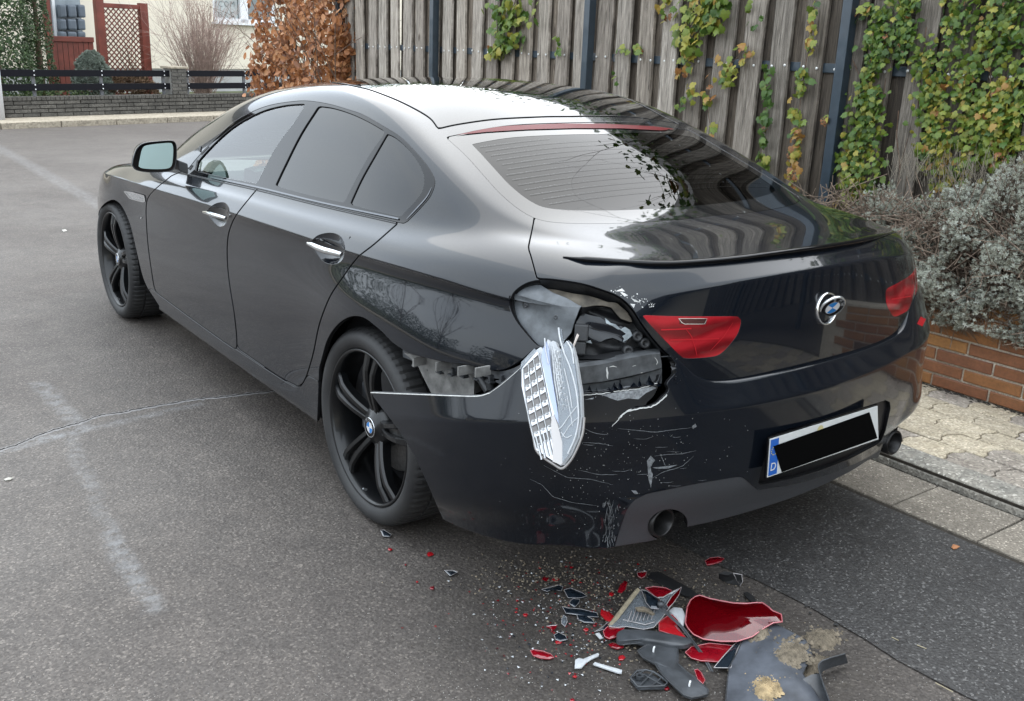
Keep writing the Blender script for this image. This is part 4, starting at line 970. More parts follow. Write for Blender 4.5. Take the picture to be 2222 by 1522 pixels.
# ------------------------------------------------------------------ rear window: heater wires, frit, high brake light
BVG = bvh_of(rglass)
def drop(bv, x, y):
    h = bv.ray_cast(Vector((x, y, 3)), Vector((0, 0, -1))); return (h[0], h[1]) if h[0] is not None else (None, None)
frit, _q = rglass.clip(-(outline(rglass, P['glass'])+.040))
to_object('window_border', offset(frit, .0014), simple('black glass border', (.008, .009, .010), .05, 0, 1, .1, **{'Coat IOR': 1.38}), rg_o, 0)
M_['wire_pale'] = simple('pale heater wire', (.42, .45, .47), .22, 1.0)
for k in range(15):
    mb = MB()
    y0 = .005-.031*k; q = []
    for x in np.linspace(-.60, .60, 49):
        h, n_ = drop(BVG, x, y0+.05*(x/.6)**2*.6)
        if h is None: continue
        px_, zz = proj(np.array([[-abs(h.x), h.y, h.z]])); d = poly_sdf(px_, P['glass'])[0]*zz[0]/FOC
        if d > -.052: continue
        q.append((h+n_*.0007, x))
    for (a, xa), (b_, xb) in zip(q, q[1:]):
        if xb-xa < .03: mb.add([a+Vector((0, .00045, 0)), b_+Vector((0, .00045, 0)), b_-Vector((0, .00045, 0)), a-Vector((0, .00045, 0))], [(0, 1, 2, 3)])
    if mb.v: mb.build('heater_wire', M_['wire_pale'], rg_o)
tb = [(969,296),(1008,288.5),(1042,281),(1076,276.5),(1110,273.5),(1213,269),(1315,269.5),(1418,275),(1470,281),(1435,284),(1350,279.5),(1247,279),(1144,282),(1076,286),(1008,292)]
hb_, _q = pcut(rglass, tb); to_object('high_brake_light', offset(hb_, -.0012), simple('dark red brake light', (.13, .006, .010), .3, spec=.12), rg_o, 0)
# ------------------------------------------------------------------ door handles: bowl pressed into the door, chrome bar across it
def handle(name_o, su, poly, bar, halfh, depth):
    """bowl is already part of the door surface; bar is a separate chrome piece"""
    bv = bvh_of(su); q = []
    m_ = len(bar)
    for i, (u, v_) in enumerate(bar):
        h, n_ = hit(bv, u, v_)
        if h is None: continue
        k = math.sin(PI*(i+.25)/(m_-.5)); q.append((h+n_*(.009+.011*k), n_, k, u, v_))
    mb = MB(); vs = []
    for (p, n_, k, u, v_) in q:
        upv = Vector((0, 0, 1)); hh = halfh*(.45+.55*k**.5); t_ = .007
        for a, r_ in ((0, 1), (.8, .75), (1.57, .0), (2.35, -.75), (3.14, -1), (3.9, -.75), (4.71, 0), (5.5, .75)):
            vs.append(p+upv*hh*math.cos(a)+n_*t_*math.sin(a))
    nq_ = len(q); fs = [(i*8+j, i*8+(j+1) % 8, (i+1)*8+(j+1) % 8, (i+1)*8+j) for i in range(nq_-1) for j in range(8)]
    mb.add(vs, fs, 0, True); mb.add(vs[:8], [tuple(range(8))], 0); mb.add(vs[-8:], [tuple(range(8))], 0)
    return mb.build('door_handle', M_['chrome'], name_o)

mb = MB(); rj = random.Random(5)
for i in range(9):
    u0 = 1268+i*19+rj.uniform(-5, 5); v0 = 853-(i*2.6)+rj.uniform(-3, 3); w_ = rj.uniform(10, 24); h_ = rj.uniform(6, 20)
    pts = [(u0, v0+4), (u0+w_*.3, v0-h_*.5), (u0+w_*.45, v0-h_), (u0+w_*.7, v0-h_*.3), (u0+w_, v0+3)]
    q = [onplan_c(*p, .018+.022*(k in (1, 2))) for k, p in enumerate(pts)]; mb = MB(); mb.add(q, [tuple(range(5))]); mb.build('torn_flap', M_['paint'], bumper)
mb = MB()
for i in range(7):
    u0 = 1456+rj.uniform(-8, 16); v0 = 786+i*9; pts = [(u0, v0), (u0+8, v0-3), (u0+13, v0+4), (u0+4, v0+9)]; q = [onplan_c(*p, .020+rj.uniform(0, .03)) for p in pts]; mb = MB(); mb.add(q, [(0, 1, 2, 3)]); mb.build('splinter', M_['plastic'], bumper)
for dn, su, bowl, key in ((fd, fdoor, fbowl, 'fbowl'), (rd, rdoor, rbowl, 'rbowl')):
    for k, L in enumerate((True, False)):
        q_ = side(bowl, L)
        if len(q_.T): to_object('handle_recess', press(q_, key, .020), M_['paint'], dn[k], 0)
handle(fd[0], side(Surf(np.concatenate([fdoor.A, fbowl.A]), np.concatenate([fdoor.T, fbowl.T+len(fdoor.A)]))), None, [(447,459),(456,459.5),(465,461.5),(475,464.5),(485,468),(495,472)], .0095, 0)
handle(rd[0], side(Surf(np.concatenate([rdoor.A, rbowl.A]), np.concatenate([rdoor.T, rbowl.T+len(rdoor.A)]))), None, [(674,525),(686,527),(700,531),(715,536),(730,542),(747,549)], .0105, 0)
# window rubbers and trim lines
BVS = bvh_of(side(trim), side(rest), side(fdoor), side(rdoor))
mb = MB()
strip(mb, BVS, catmull([(412,381),(559,414),(700,449),(858,485)], 6), 2.2, .0012, taper=False); mb.build('window_rubber', M_['rubber'], CAR); mb = MB()
dl = P['dlo']; top_ = [tuple(p) for p in dl if not (400 < p[0] < 870 and p[1] > 372+(p[0]-404)*.235)]
strip(mb, BVS, catmull([(408,374),(433,339),(470,302),(505,270),(541,248),(577,233),(616,225),(663,221),(713,228),(758,241),(789,252),(833,277),(866,299),(898,329),(925,360),(938,381),(942,395),(938,412),(928,431),(903,459),(882,480)], 6), 4.0, .0012, taper=False)
mb.build('window_rubber', M_['rubber'], CAR)
mb = MB(); strip(mb, BVS, catmull([(416,377),(559,407),(700,441),(866,476)], 6), 3.6, .0035, taper=False); mb.build('belt_trim', M_['satin_trim'], CAR); mb = MB(); strip(mb, BVS, catmull([(883,476),(903,455),(926,429),(937,408)], 5), 2.4, .0020, taper=True)
mb.build('belt_trim', M_['satin_trim'], CAR)
# side vent and small emblem on the wing
BVW = bvh_of(side(wing), side(fdoor)); mb = MB()
vp = [(271,416),(288,417.5),(314,425),(316,439),(299,435.5),(283,431)]
patch(mb, BVW, vp, .002); mb.build('vent', M_['satin_light'], wing_o[0])
mb = MB(); strip(mb, BVW, vp+[vp[0]], 2.2, .004, taper=False); strip(mb, BVW, [(281,422),(300,428),(312,433)], 2.5, .004); mb.build('vent_frame', M_['chrome'], wing_o[0])
mb = MB(); strip(mb, BVW, [(301,472.5),(304,473)], 4.5, .002, taper=False); mb.build('emblem', M_['satin_trim'], wing_o[0])
mb = MB(); strip(mb, BVW, [(305,473),(308,473.5)], 4.5, .002, taper=False); mb.build('emblem', M_['satin_light'], wing_o[0])
# ------------------------------------------------------------------ door mirror
mir = bpy.data.objects.new('door_mirror', None); C.objects.link(mir); mir.parent = fd[0]
def mp(u, v_, dy=0.0):
    y = 1.86-.06*(u-335)/95+.014*(340-v_)/65+dy; return Vector(ony(u, v_, y))
outl = catmull([(288,354),(292,336),(299,321),(314,311),(345,307),(371,305.5),(380,310),(383,322),(383,342),(380,361),(371,371),(350,374),(318,374),(297,370),(289,362)], 4, True)
gl = catmull([(301,359),(304,342),(309,323),(318,316),(345,312),(368,310.5),(374,314),(376,326),(375,345),(372,360),(363,366),(340,367.5),(312,366),(303,363)], 4, True)
n = len(outl); cen = Vector(ony(338, 342, 1.90)); rings = []
for k, (dy, s_) in enumerate(((0, .97), (-.006, 1.0), (.010, 1.015), (.05, .97), (.085, .82), (.11, .55), (.118, .2))):
    rings.append([cen+(mp(*p)-cen)*s_+Vector((0.02*dy*5, dy, -.012*s_ if 0 else 0)) for p in outl])
mb = MB(); mb.add([q for r_ in rings for q in r_], [(i*n+j, i*n+(j+1) % n, (i+1)*n+(j+1) % n, (i+1)*n+j) for i in range(len(rings)-1) for j in range(n)], 0, True)
mb.add(rings[-1], [tuple(range(n))], 0); mb.build('mirror_housing', M_['paint'], mir)
mb = MB(); inn = [mp(*p, .004) for p in outl]; mb.add([cen+(q-cen)*.985 for q in inn], [tuple(range(n))], 0); mb.build('mirror_frame', M_['gloss_black'], mir)
mb = MB(); g2 = [mp(*p, -.001) for p in gl]; mb.add(g2, [tuple(range(len(g2)))], 0)
m, nt, b = new_mat('mirror glass'); b.inputs['Base Color'].default_value = (.26, .335, .325, 1); b.inputs['Metallic'].default_value = 1; b.inputs['Roughness'].default_value = .30; mb.build('mirror_glass', m, mir)
mb = MB(); a = mp(381, 354, .03); b_ = Vector(onx(403, 366, -.845)); c_ = Vector(onx(426, 362, -.825))
for dz0, dz1, w0, w1 in ((-.012, .012, .03, .05),):
    q0 = [a+Vector((0, dy, dz)) for dy, dz in ((-.035, -.03), (.035, -.03), (.035, .018), (-.035, .018))]; q1 = [b_+Vector((0, dy, dz)) for dy, dz in ((-.035, -.024), (.05, -.022), (.05, .018), (-.035, .026))]
    q2 = [c_+Vector((0.05, dy, dz)) for dy, dz in ((-.05, -.030), (.07, -.028), (.05, .020), (-.04, .024))]
    mb.add(q0+q1, [(j, (j+1) % 4, 4+(j+1) % 4, 4+j) for j in range(4)]+[(3, 2, 1, 0), (4, 5, 6, 7)], 0, False)
mb.build('mirror_arm', M_['plastic'], mir, bevel=.006)
BVF = bvh_of(side(dlo), side(fdoor), side(rest)); mb = MB()
patch(mb, BVF, [(404,374),(412,378),(424,380),(428,366),(433,344),(437,322),(434,314),(428,320),(418,340),(408,360)], .0016); strip(mb, BVF, [(426,372),(430,350),(436,318)], 3.5, .004, taper=False)
mb.build('mirror_sail', M_['plastic'], mir)
# ------------------------------------------------------------------ cabin
M_['leather'] = simple('dark grey leather', (.030, .030, .032), .45, vary=.2, scale=40); M_['leather_p'] = simple('beige cabin trim', (.30, .29, .27), .6)
CAB = bpy.data.objects.new('cabin', None); C.objects.link(CAB); CAB.parent = CAR
for (x, y) in ((-.38, 1.05), (.38, 1.05), (-.34, .42), (.34, .42)):
    mb = MB(); mb.box((x, y+.08, .52), (.50, .52, .16)); M2 = Matrix.Translation((x, y-.22, .60)) @ Matrix.Rotation(math.radians(14), 4, 'X')
    mb.box((0, 0, .26), (.50, .14, .56), M=M2); mb.box((0, -.02, .60 if y > .8 else .50), (.27, .10, .15), M=M2); mb.build('seat', M_['leather'], CAB, bevel=.035)
mb = MB(); mb.box((0, 1.95, .78), (1.46, .50, .26)); mb.box((-.38, 1.72, .93), (.42, .16, .10)); mb.build('dashboard', M_['leather'], CAB, bevel=.04)
mb = MB(); Mw = Matrix.Translation((-.38, 1.60, .86)) @ Matrix.Rotation(math.radians(-68), 4, 'X')
mb.tube([Mw @ Vector((.185*math.cos(t), .185*math.sin(t), 0)) for t in np.linspace(0, 2*PI, 41)], .015, 8); 
for a in (0, PI, -PI/2): mb.tube([Mw @ Vector((0, 0, .0)), Mw @ Vector((.18*math.cos(a), .18*math.sin(a), 0))], [.045, .016], 8)
mb.build('steering_wheel', M_['leather'], CAB)
mb = MB(); mb.box((0, 1.1, .33), (1.5, 2.0, .03)); mb.box((0, -.28, .86), (1.2, .62, .02)); mb.box((0, -.05, .60), (1.2, .05, .52)); mb.box((0, .9, .50), (.22, 1.6, .30)); mb.build('carpet', M_['void'], CAB)
for x_, y_, l_ in ((-.80, 1.3, 1.2), (.80, 1.3, 1.2), (-.80, .2, .9), (.80, .2, .9)):
    mb = MB(); mb.box((x_, y_, .66), (.04, l_, .62)); mb.build('door_card', M_['leather'], CAB)
# roof lining
rl, _q = SHELL.clip(np.maximum(1.20-SHELL.V[:, 2], np.abs(SHELL.V[:, 0])-.60)); rl, _q = rl.clip(np.maximum(rl.V[:, 1]-1.5, .12-rl.V[:, 1])); to_object('roof_lining', offset(rl, .035), M_['leather'], CAB, 0)
# ------------------------------------------------------------------ torn-off lamp unit hanging in front of the bumper
LAMP = bpy.data.objects.new('hanging_lamp', None); C.objects.link(LAMP); LAMP.parent = CAR; tag(LAMP, 'broken clear lamp insert hanging from its opening over the bumper')
lp0 = np.array([-.93, -.955, .66]); lnn = -_F*.92-_R2*.30+np.array([0, 0, .10]); lnn /= np.linalg.norm(lnn)
def lp(u, v_, off=0.0):
    d = ray(u, v_); t = ((lp0-CP)@lnn)/(d@lnn); return Vector(CP+d*t)+Vector(lnn)*off
def prism(mb, poly, o0, o1, mi=0, side_mi=None, lpf=lp):
    n_ = len(poly); a = [lpf(u, v_, o0) for u, v_ in poly]; b_ = [lpf(u, v_, o1) for u, v_ in poly]; sm_ = mi if side_mi is None else side_mi
    mb.add(a+b_, [tuple(range(n_))], mi); mb.add(a+b_, [tuple(reversed(range(n_, 2*n_)))], mi); mb.add(a+b_, [(i, n_+i, n_+(i+1) % n_, (i+1) % n_) for i in range(n_)], sm_)
M_['lamp_white'] = simple('frosted white plastic', (.66, .68, .70), .3, vary=.12, scale=60, coat=.5); M_['lamp_grey'] = simple('grey reflector', (.40, .38, .37), .25, .5)
m, nt, b = new_mat('clear plastic'); b.inputs['Base Color'].default_value = (.42, .46, .50, 1); b.inputs['Roughness'].default_value = .10; b.inputs['Transmission Weight'].default_value = .75; b.inputs['IOR'].default_value = 1.3; b.inputs['Coat Weight'].default_value = 1; M_['clear'] = m
mb = MB(); prism(mb, [(1131,798),(1136,780),(1161,757),(1169,752),(1178,762),(1184,735),(1190,742),(1196,738),(1202,741),(1206,752),(1213,758),(1219,770),(1218,745),(1231,740),(1240,752),(1246,775),(1250,802),(1258,850),(1260,905),(1254,948),(1237,987),(1221,1009),(1213,1011),(1201,1004),(1160,976),(1152,937),(1140,882),(1131,838)], -.040, -.018)
mb.build('lamp_back', M_['lamp_white'], LAMP)
# chrome reflector field with cells
mb = MB(); prism(mb, [(1131,800),(1163,762),(1171,768),(1178,800),(1192,850),(1203,895),(1213,925),(1219,960),(1218,1008),(1208,1006),(1162,976),(1152,937),(1140,882),(1131,838)], -.018, -.004); mb.build('reflector_field', M_['chrome_dull'], LAMP)
mb = MB()
def cellpt(a, b_):   # a across 0..1, b down 0..1
    t = np.array([1134, 798])*(1-b_)+np.array([1164, 974])*b_+np.array([1.5*math.sin(PI*b_)*-4, 0]); s_ = np.array([1168, 766])*(1-b_)+np.array([1206, 955])*b_
    return t*(1-a)+s_*a
for r_ in range(7):
    for c_ in range(3):
        a0, a1 = c_/3+.03, (c_+1)/3-.03; b0, b1 = r_/7+.012, (r_+1)/7-.045
        q = [cellpt(a0, b0), cellpt(a1, b0), cellpt(a1, b1), cellpt(a0, b1)]; f = [lp(*p, -.002) for p in q]; k = [lp(*(p*.6+np.mean(q, 0)*.4), -.0035) for p in q]
        mb.add(f+k, [(0, 1, 5, 4), (1, 2, 6, 5), (2, 3, 7, 6), (3, 0, 4, 7), (4, 5, 6, 7)])
cells = mb.build('reflector', simple('dark reflector cell', (.20, .19, .185), .3, .4), LAMP); tag(cells, kind='stuff')
mb = MB()
for r_ in range(7):
    for c_ in range(3):
        p = cellpt((c_+.5)/3, (r_+1)/7-.035); mb.box(lp(*p, -.001), (.008, .004, .004))
for c_ in (0, 1/3, 2/3, 1):
    mb.tube([lp(*cellpt(c_, b_), 0) for b_ in np.linspace(0, 1, 8)], .0012, 5)
for c_ in (.12, .3, .48, .66, .84): mb.tube([lp(*cellpt(c_, .86), 0), lp(*(cellpt(c_, 1)+[6, 26]), 0)], .0022, 5)
tag(mb.build('light_grid', M_['lamp_white'], LAMP), kind='stuff')
mb = MB(); prism(mb, [(1198,905),(1203,900),(1212,925),(1221,960),(1222,1006),(1218,1009),(1200,1002),(1200,960),(1196,930)], -.004, .004); mb.build('end_cap', M_['lamp_grey'], LAMP)
mb = MB(); prism(mb, [(1176,775),(1180,757),(1186,742),(1192,760),(1196,800),(1204,850),(1210,885),(1216,925),(1206,905),(1196,870),(1186,830)], -.006, .006); mb.build('blue_light_pipe', simple('pale blue plastic', (.42, .50, .72), .2, coat=1), LAMP)
mb = MB()
for i in range(10):
    for j in range(2):
        p = np.array([1204+i*2.2+j*8, 765+i*13+j*2.0]); mb.box(lp(*p, .004), (.008, .005, .010))
for k in range(6):
    p0 = np.array([1198+k*4.2, 752+k*2.5]); p1 = np.array([1216+k*5.0, 900-k*5]); mb.tube([lp(*p0, .002), lp(*((p0+p1)/2+[-2, 0]), .006), lp(*p1, .002)], .0017, 5)
mb.build('light_strip', M_['lamp_white'], LAMP)
mb = MB(); prism(mb, [(1218,760),(1231,740),(1240,752),(1246,775),(1250,802),(1257,850),(1260,905),(1254,948),(1238,984),(1222,1006),(1222,960),(1214,920),(1212,885),(1222,840),(1218,800)], .000, .008); mb.build('clear_lens', M_['clear'], LAMP)
mb = MB()
for pts, w in (([(1217,735),(1221,750),(1228,772),(1240,802),(1252,850),(1257,905),(1250,948),(1234,985)], .0020), ([(1256,880),(1236,905),(1222,925),(1214,932)], .0012), ([(1258,905),(1240,922),(1222,948)], .001), ([(1214,712),(1216,730),(1222,755),(1230,778)], .0022), ([(1232,860),(1240,900),(1244,925)], .001),
               ([(1184,735),(1186,760),(1192,790)], .0018), ([(1202,741),(1205,765),(1212,790)], .0016), ([(1232,742),(1242,760),(1247,790)], .0022), ([(1226,800),(1236,842),(1243,886)], .0012), ([(1219,938),(1230,950),(1243,945)], .0012)):
    mb.tube([lp(*p, .009) for p in catmull(pts, 4)], w, 5)
mb.build('cracked_rim', M_['lamp_white'], LAMP)
mb = MB()
for poly in ([(1131,798),(1128,806),(1132,786),(1160,757),(1163,762)], [(1214,712),(1219,716),(1222,740),(1217,752)], [(1233,738),(1242,748),(1240,756)]): prism(mb, poly, -.010, .002)
mb.build('splinter', M_['clear'], LAMP)
mb = MB(); mb.tube([lp(*p, -.022) for p in catmull([(1131,840),(1142,900),(1153,950),(1162,982),(1200,1010),(1214,1017),(1226,1008),(1240,988),(1258,945),(1263,905)], 4)], .004, 6); mb.build('lamp_rim', M_['lamp_grey'], LAMP)
# ------------------------------------------------------------------ asphalt
def seg_mask(nt, pos, a, b_, w, soft):
    """1 near the segment a-b in the ground plane, falling off over soft"""
    ax, ay = a; bx, by = b_; L = math.hypot(bx-ax, by-ay); tx, ty = (bx-ax)/L, (by-ay)/L
    sub = nt.nodes.new('ShaderNodeVectorMath'); sub.operation = 'SUBTRACT'; nt.links.new(pos, sub.inputs[0]); sub.inputs[1].default_value = (ax, ay, 0)
    def dot(v_): n_ = nt.nodes.new('ShaderNodeVectorMath'); n_.operation = 'DOT_PRODUCT'; nt.links.new(sub.outputs[0], n_.inputs[0]); n_.inputs[1].default_value = v_; return n_.outputs['Value']
    across = math_(nt, 'ABSOLUTE', dot((-ty, tx, 0))); al = dot((tx, ty, 0))
    over = math_(nt, 'MAXIMUM', math_(nt, 'SUBTRACT', al, L), math_(nt, 'MULTIPLY', al, -1.0)); d = math_(nt, 'MAXIMUM', across, over)
    mr = nt.nodes.new('ShaderNodeMapRange'); mr.interpolation_type = 'SMOOTHSTEP'; nt.links.new(d, mr.inputs['Value']); mr.inputs['From Min'].default_value = w; mr.inputs['From Max'].default_value = w+soft
    mr.inputs['To Min'].default_value = 1; mr.inputs['To Max'].default_value = 0; return mr.outputs['Result']
def asphalt(name, c0, c1, speck, wet=.0, marks=True):
    m, nt, b = new_mat(name); pos0 = coord(nt, 'World')
    nw = noise(nt, pos0, 3.0, 4, .6); wob = nt.nodes.new('ShaderNodeVectorMath'); wob.operation = 'MULTIPLY_ADD'
    nt.links.new(nw.outputs['Color'], wob.inputs[0]); wob.inputs[1].default_value = (.10, .10, 0); nt.links.new(pos0, wob.inputs[2]); pos = wob.outputs[0]
    big = noise(nt, pos0, .55, 5, .6); mid = noise(nt, pos0, 7, 5, .65); fine = noise(nt, pos0, 230, 3, .7)
    vo = N(nt, 'TexVoronoi', Scale=165.0); nt.links.new(pos0, vo.inputs['Vector'])
    vo2 = N(nt, 'TexVoronoi', Scale=95.0); nt.links.new(pos0, vo2.inputs['Vector'])
    base = ramp(nt, ks([(.30, c0), (.70, c1)]), big.outputs['Fac']).outputs['Color']
    mm = ramp(nt, [(.25, (.78, .78, .78)), (.75, (1.18, 1.17, 1.15))], mid.outputs['Fac']).outputs['Color']; base = mixc(nt, 1.0, base, mm, 'MULTIPLY')
    sep = nt.nodes.new('ShaderNodeSeparateColor'); nt.links.new(vo.outputs['Color'], sep.inputs[0])
    st = ramp(nt, [(.0, (.62, .60, .59)), (.55, (.97, .96, .95)), (.90, (1.22, 1.21, 1.19)), (.97, (speck, speck, speck*.97))], sep.outputs[0]).outputs['Color']
    base = mixc(nt, 1.0, base, st, 'MULTIPLY')
    if marks:
        ln = noise(nt, pos0, 22, 5, .75); th = ramp(nt, [(.40, (0, 0, 0)), (.62, (1, 1, 1))], ln.outputs['Fac']).outputs['Color']
        col = (.21, .212, .215)
        for a, b2, w, s_, k in (((-1.47, 2.05), (-1.44, 1.40), .010, .05, .5), ((-1.50, 1.36), (-1.56, .85), .010, .04, .32), ((-1.56, .85), (-1.62, -.05), .006, .035, .30), ((-1.60, .40), (-1.63, -.1), .012, .04, .38),
                                ((-2.6, 1.10), (-1.55, 1.37), .006, .05, .55), ((-1.60, 1.36), (-.95, 1.43), .004, .04, .40), ((.20, 13.5), (.11, 6.9), .03, .10, .45), ((-3.4, 11.0), (-2.0, 6.2), .05, .4, .18)):
            f_ = math_(nt, 'MULTIPLY', seg_mask(nt, pos, a, b2, w, s_), math_(nt, 'MULTIPLY', th, k)); base = mixc(nt, f_, base, col)
    # damp, dirty ground plus painted shade under and behind the smashed tail
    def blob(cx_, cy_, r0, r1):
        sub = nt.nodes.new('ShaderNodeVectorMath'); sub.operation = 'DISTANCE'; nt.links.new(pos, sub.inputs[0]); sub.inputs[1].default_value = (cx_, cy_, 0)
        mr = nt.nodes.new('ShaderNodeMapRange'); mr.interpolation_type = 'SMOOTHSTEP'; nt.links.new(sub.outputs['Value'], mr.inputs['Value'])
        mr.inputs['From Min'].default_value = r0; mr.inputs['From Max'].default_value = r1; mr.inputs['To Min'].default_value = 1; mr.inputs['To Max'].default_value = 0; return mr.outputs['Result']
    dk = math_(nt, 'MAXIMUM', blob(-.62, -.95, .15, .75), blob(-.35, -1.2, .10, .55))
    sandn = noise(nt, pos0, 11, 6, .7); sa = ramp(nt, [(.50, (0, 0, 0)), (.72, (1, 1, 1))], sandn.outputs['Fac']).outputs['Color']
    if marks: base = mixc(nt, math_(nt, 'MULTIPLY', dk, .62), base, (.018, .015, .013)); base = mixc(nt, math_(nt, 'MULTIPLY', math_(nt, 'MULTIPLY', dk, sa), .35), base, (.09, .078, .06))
    nt.links.new(base, b.inputs['Base Color'])
    rr = ramp(nt, [(.3, (.72-wet,)*3), (.7, (.50-wet,)*3)], big.outputs['Fac']).outputs['Color']; nt.links.new(rr, b.inputs['Roughness']); b.inputs['Specular IOR Level'].default_value = .35
    hh = math_(nt, 'ADD', math_(nt, 'MULTIPLY', vo2.outputs['Distance'], 1.0), math_(nt, 'MULTIPLY', fine.outputs['Fac'], .6))
    bump(nt, b, hh, .55, .004); return m
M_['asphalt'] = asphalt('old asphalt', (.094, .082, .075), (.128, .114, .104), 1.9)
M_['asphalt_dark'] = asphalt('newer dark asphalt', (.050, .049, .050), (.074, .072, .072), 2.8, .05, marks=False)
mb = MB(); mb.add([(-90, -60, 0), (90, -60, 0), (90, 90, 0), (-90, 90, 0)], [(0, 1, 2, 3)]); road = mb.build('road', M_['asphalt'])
tag(road, 'grey-brown asphalt street with worn pale marks and a long crack', kind='structure')
# repaired strip beside the gutter: ragged edge, 4 mm proud
mb = MB(); ed = []
for i in range(76):
    y = -4+i*.1; x = -.10-.055*math.sin((y+1.0)*1.1)-.02*math.sin(y*7.1)+rnd.uniform(-.012, .012)
    if y > -.75: x += .0
    ed.append((x, y))
for (x0, y0), (x1, y1) in zip(ed, ed[1:]): mb.add([(x0, y0, .0045), (.735, y0, .0045), (.735, y1, .0045), (x1, y1, .0045)], [(0, 1, 2, 3)])
o = mb.build('asphalt_patch', M_['asphalt_dark']); tag(o, 'darker repaired asphalt strip along the gutter', kind='structure')
mb = MB()
for (x0, y0), (x1, y1) in zip(ed, ed[1:]):
    for k in range(1):
        px_, py_ = x0+rnd.gauss(-.01, .012), y0+rnd.random()*.1; s_ = rnd.uniform(.003, .009)
        mb.add([(px_+s_*math.cos(a), py_+s_*math.sin(a), .0049+s_*.25*(j % 2)) for j, a in enumerate(np.linspace(0, 2*PI, 6)[:-1])], [(0, 1, 2, 3, 4)])
tag(mb.build('patch_seam', simple('tarry crumbs', (.03, .03, .03), .8), road), kind='stuff')
# crack across the street: an open dark groove with raised lips
M_['crack'] = simple('crack shadow', (.012, .011, .010), .95, spec=.1); M_['lip'] = simple('crack filler', (.24, .23, .225), .75, vary=.3, scale=50, bmp=.3)
ck = catmull([Vector(onz(u, v_, 0))[:2] for u, v_ in ((-60,1000),(0,978),(40,965),(85,945),(130,930),(175,918),(215,903),(265,896),(300,888),(360,878),(420,868),(480,862),(540,855),(620,846))], 10)
mb = MB(); mb2 = MB(); prev = None
for i, p in enumerate(ck):
    j1, j2 = rnd.uniform(-.004, .004), rnd.uniform(-.004, .004); w = .0030+.0030*rnd.random()
    cur = (p[0], p[1]+j1, w, rnd.uniform(.006, .018), rnd.uniform(.004, .014))
    if prev:
        a, b_ = prev, cur
        mb.add([(a[0], a[1]-a[2], .0016), (b_[0], b_[1]-b_[2], .0016), (b_[0], b_[1]+b_[2], .0016), (a[0], a[1]+a[2], .0016)], [(0, 1, 2, 3)])
        for s_, k in ((-1, 3), (1, 4)):
            mb2.add([(a[0], a[1]+s_*a[2], .0022), (b_[0], b_[1]+s_*b_[2], .0022), (b_[0], b_[1]+s_*(b_[2]+b_[k]), .0006), (a[0], a[1]+s_*(a[2]+a[k]), .0006)], [(0, 1, 2, 3)])
    prev = cur
mb.build('crack', M_['crack'], road); mb2.build('crack_lip', M_['lip'], road)
# grit: loose chippings on the road
mb = MB()
for i in range(5200):
    u, v_ = rnd.uniform(-50, 2270), 1522-(rnd.random()**1.6)*900
    if v_ < 640: continue
    if rnd.random() < .35: u, v_ = rnd.gauss(1380, 210), rnd.gauss(1330, 110)
    p = onz(u, v_, 0)
    if p[0] > .7 or p[1] > 3: continue
    s_ = rnd.uniform(.0008, .0022); a0 = rnd.random()*6; z0 = .0050 if p[0] > -.12 else .0005; mi = rnd.choice((0, 0, 1, 2))
    mb.add([(p[0]+s_*math.cos(a0+k*2.1), p[1]+s_*math.sin(a0+k*2.1), z0) for k in range(3)]+[(p[0], p[1], z0+s_*.9)], [(0, 1, 3), (1, 2, 3), (2, 0, 3)], mi)
tag(mb.build('loose_grit', [simple('pale grit', (.42, .40, .37), .7), simple('brown grit', (.16, .13, .10), .8), simple('dark grit', (.06, .06, .06), .7)]), 'fine pale and dark grit scattered over the asphalt', kind='stuff')
# ------------------------------------------------------------------ gutter slabs, kerb, pavers
def wear(name, stops, scale=12, fine=220, rough=.8, bmp=.5, rand=.12, spk=1.6):
    m, nt, b = new_mat(name); v = coord(nt, 'World'); n1 = noise(nt, v, scale, 6, .65); vo = N(nt, 'TexVoronoi', Scale=float(fine)); nt.links.new(v, vo.inputs['Vector'])
    base = ramp(nt, ks(stops), n1.outputs['Fac']).outputs['Color']; sep = nt.nodes.new('ShaderNodeSeparateColor'); nt.links.new(vo.outputs['Color'], sep.inputs[0])
    st = ramp(nt, [(0, (.66, .65, .63)), (.5, (.98, .97, .95)), (.93, (1.2, 1.2, 1.18)), (.97, (spk, spk, spk))], sep.outputs[0]).outputs['Color']; base = mixc(nt, 1.0, base, st, 'MULTIPLY')
    oi = nt.nodes.new('ShaderNodeObjectInfo'); rr = ramp(nt, [(0, (1-rand,)*3), (1, (1+rand,)*3)], oi.outputs['Random']).outputs['Color']; base = mixc(nt, 1.0, base, rr, 'MULTIPLY')
    nt.links.new(base, b.inputs['Base Color']); b.inputs['Roughness'].default_value = rough; n3 = noise(nt, v, fine*.6, 3, .7)
    bump(nt, b, math_(nt, 'ADD', n3.outputs['Fac'], vo.outputs['Distance']), bmp, .003); return m
M_['slab'] = wear('gutter concrete', [(.3, (.20, .175, .145)), (.7, (.30, .265, .22))], 7, 170, .8, .45, .14, 2.2)
M_['kerb'] = wear('kerb concrete', [(.3, (.20, .195, .175)), (.5, (.32, .30, .265)), (.75, (.40, .37, .32))], 9, 110, .85, .7, .08, 1.9)
M_['joint'] = simple('dirt in the joints', (.035, .028, .020), .95, vary=.4, scale=40, bmp=.4)
M_['paver_y'] = wear('yellow paver', [(.3, (.46, .39, .28)), (.7, (.62, .54, .42))], 14, 120, .85, .6, .12, 1.5)
M_['paver_g'] = wear('grey paver', [(.3, (.32, .275, .235)), (.7, (.46, .41, .35))], 14, 110, .85, .7, .12, 1.7)
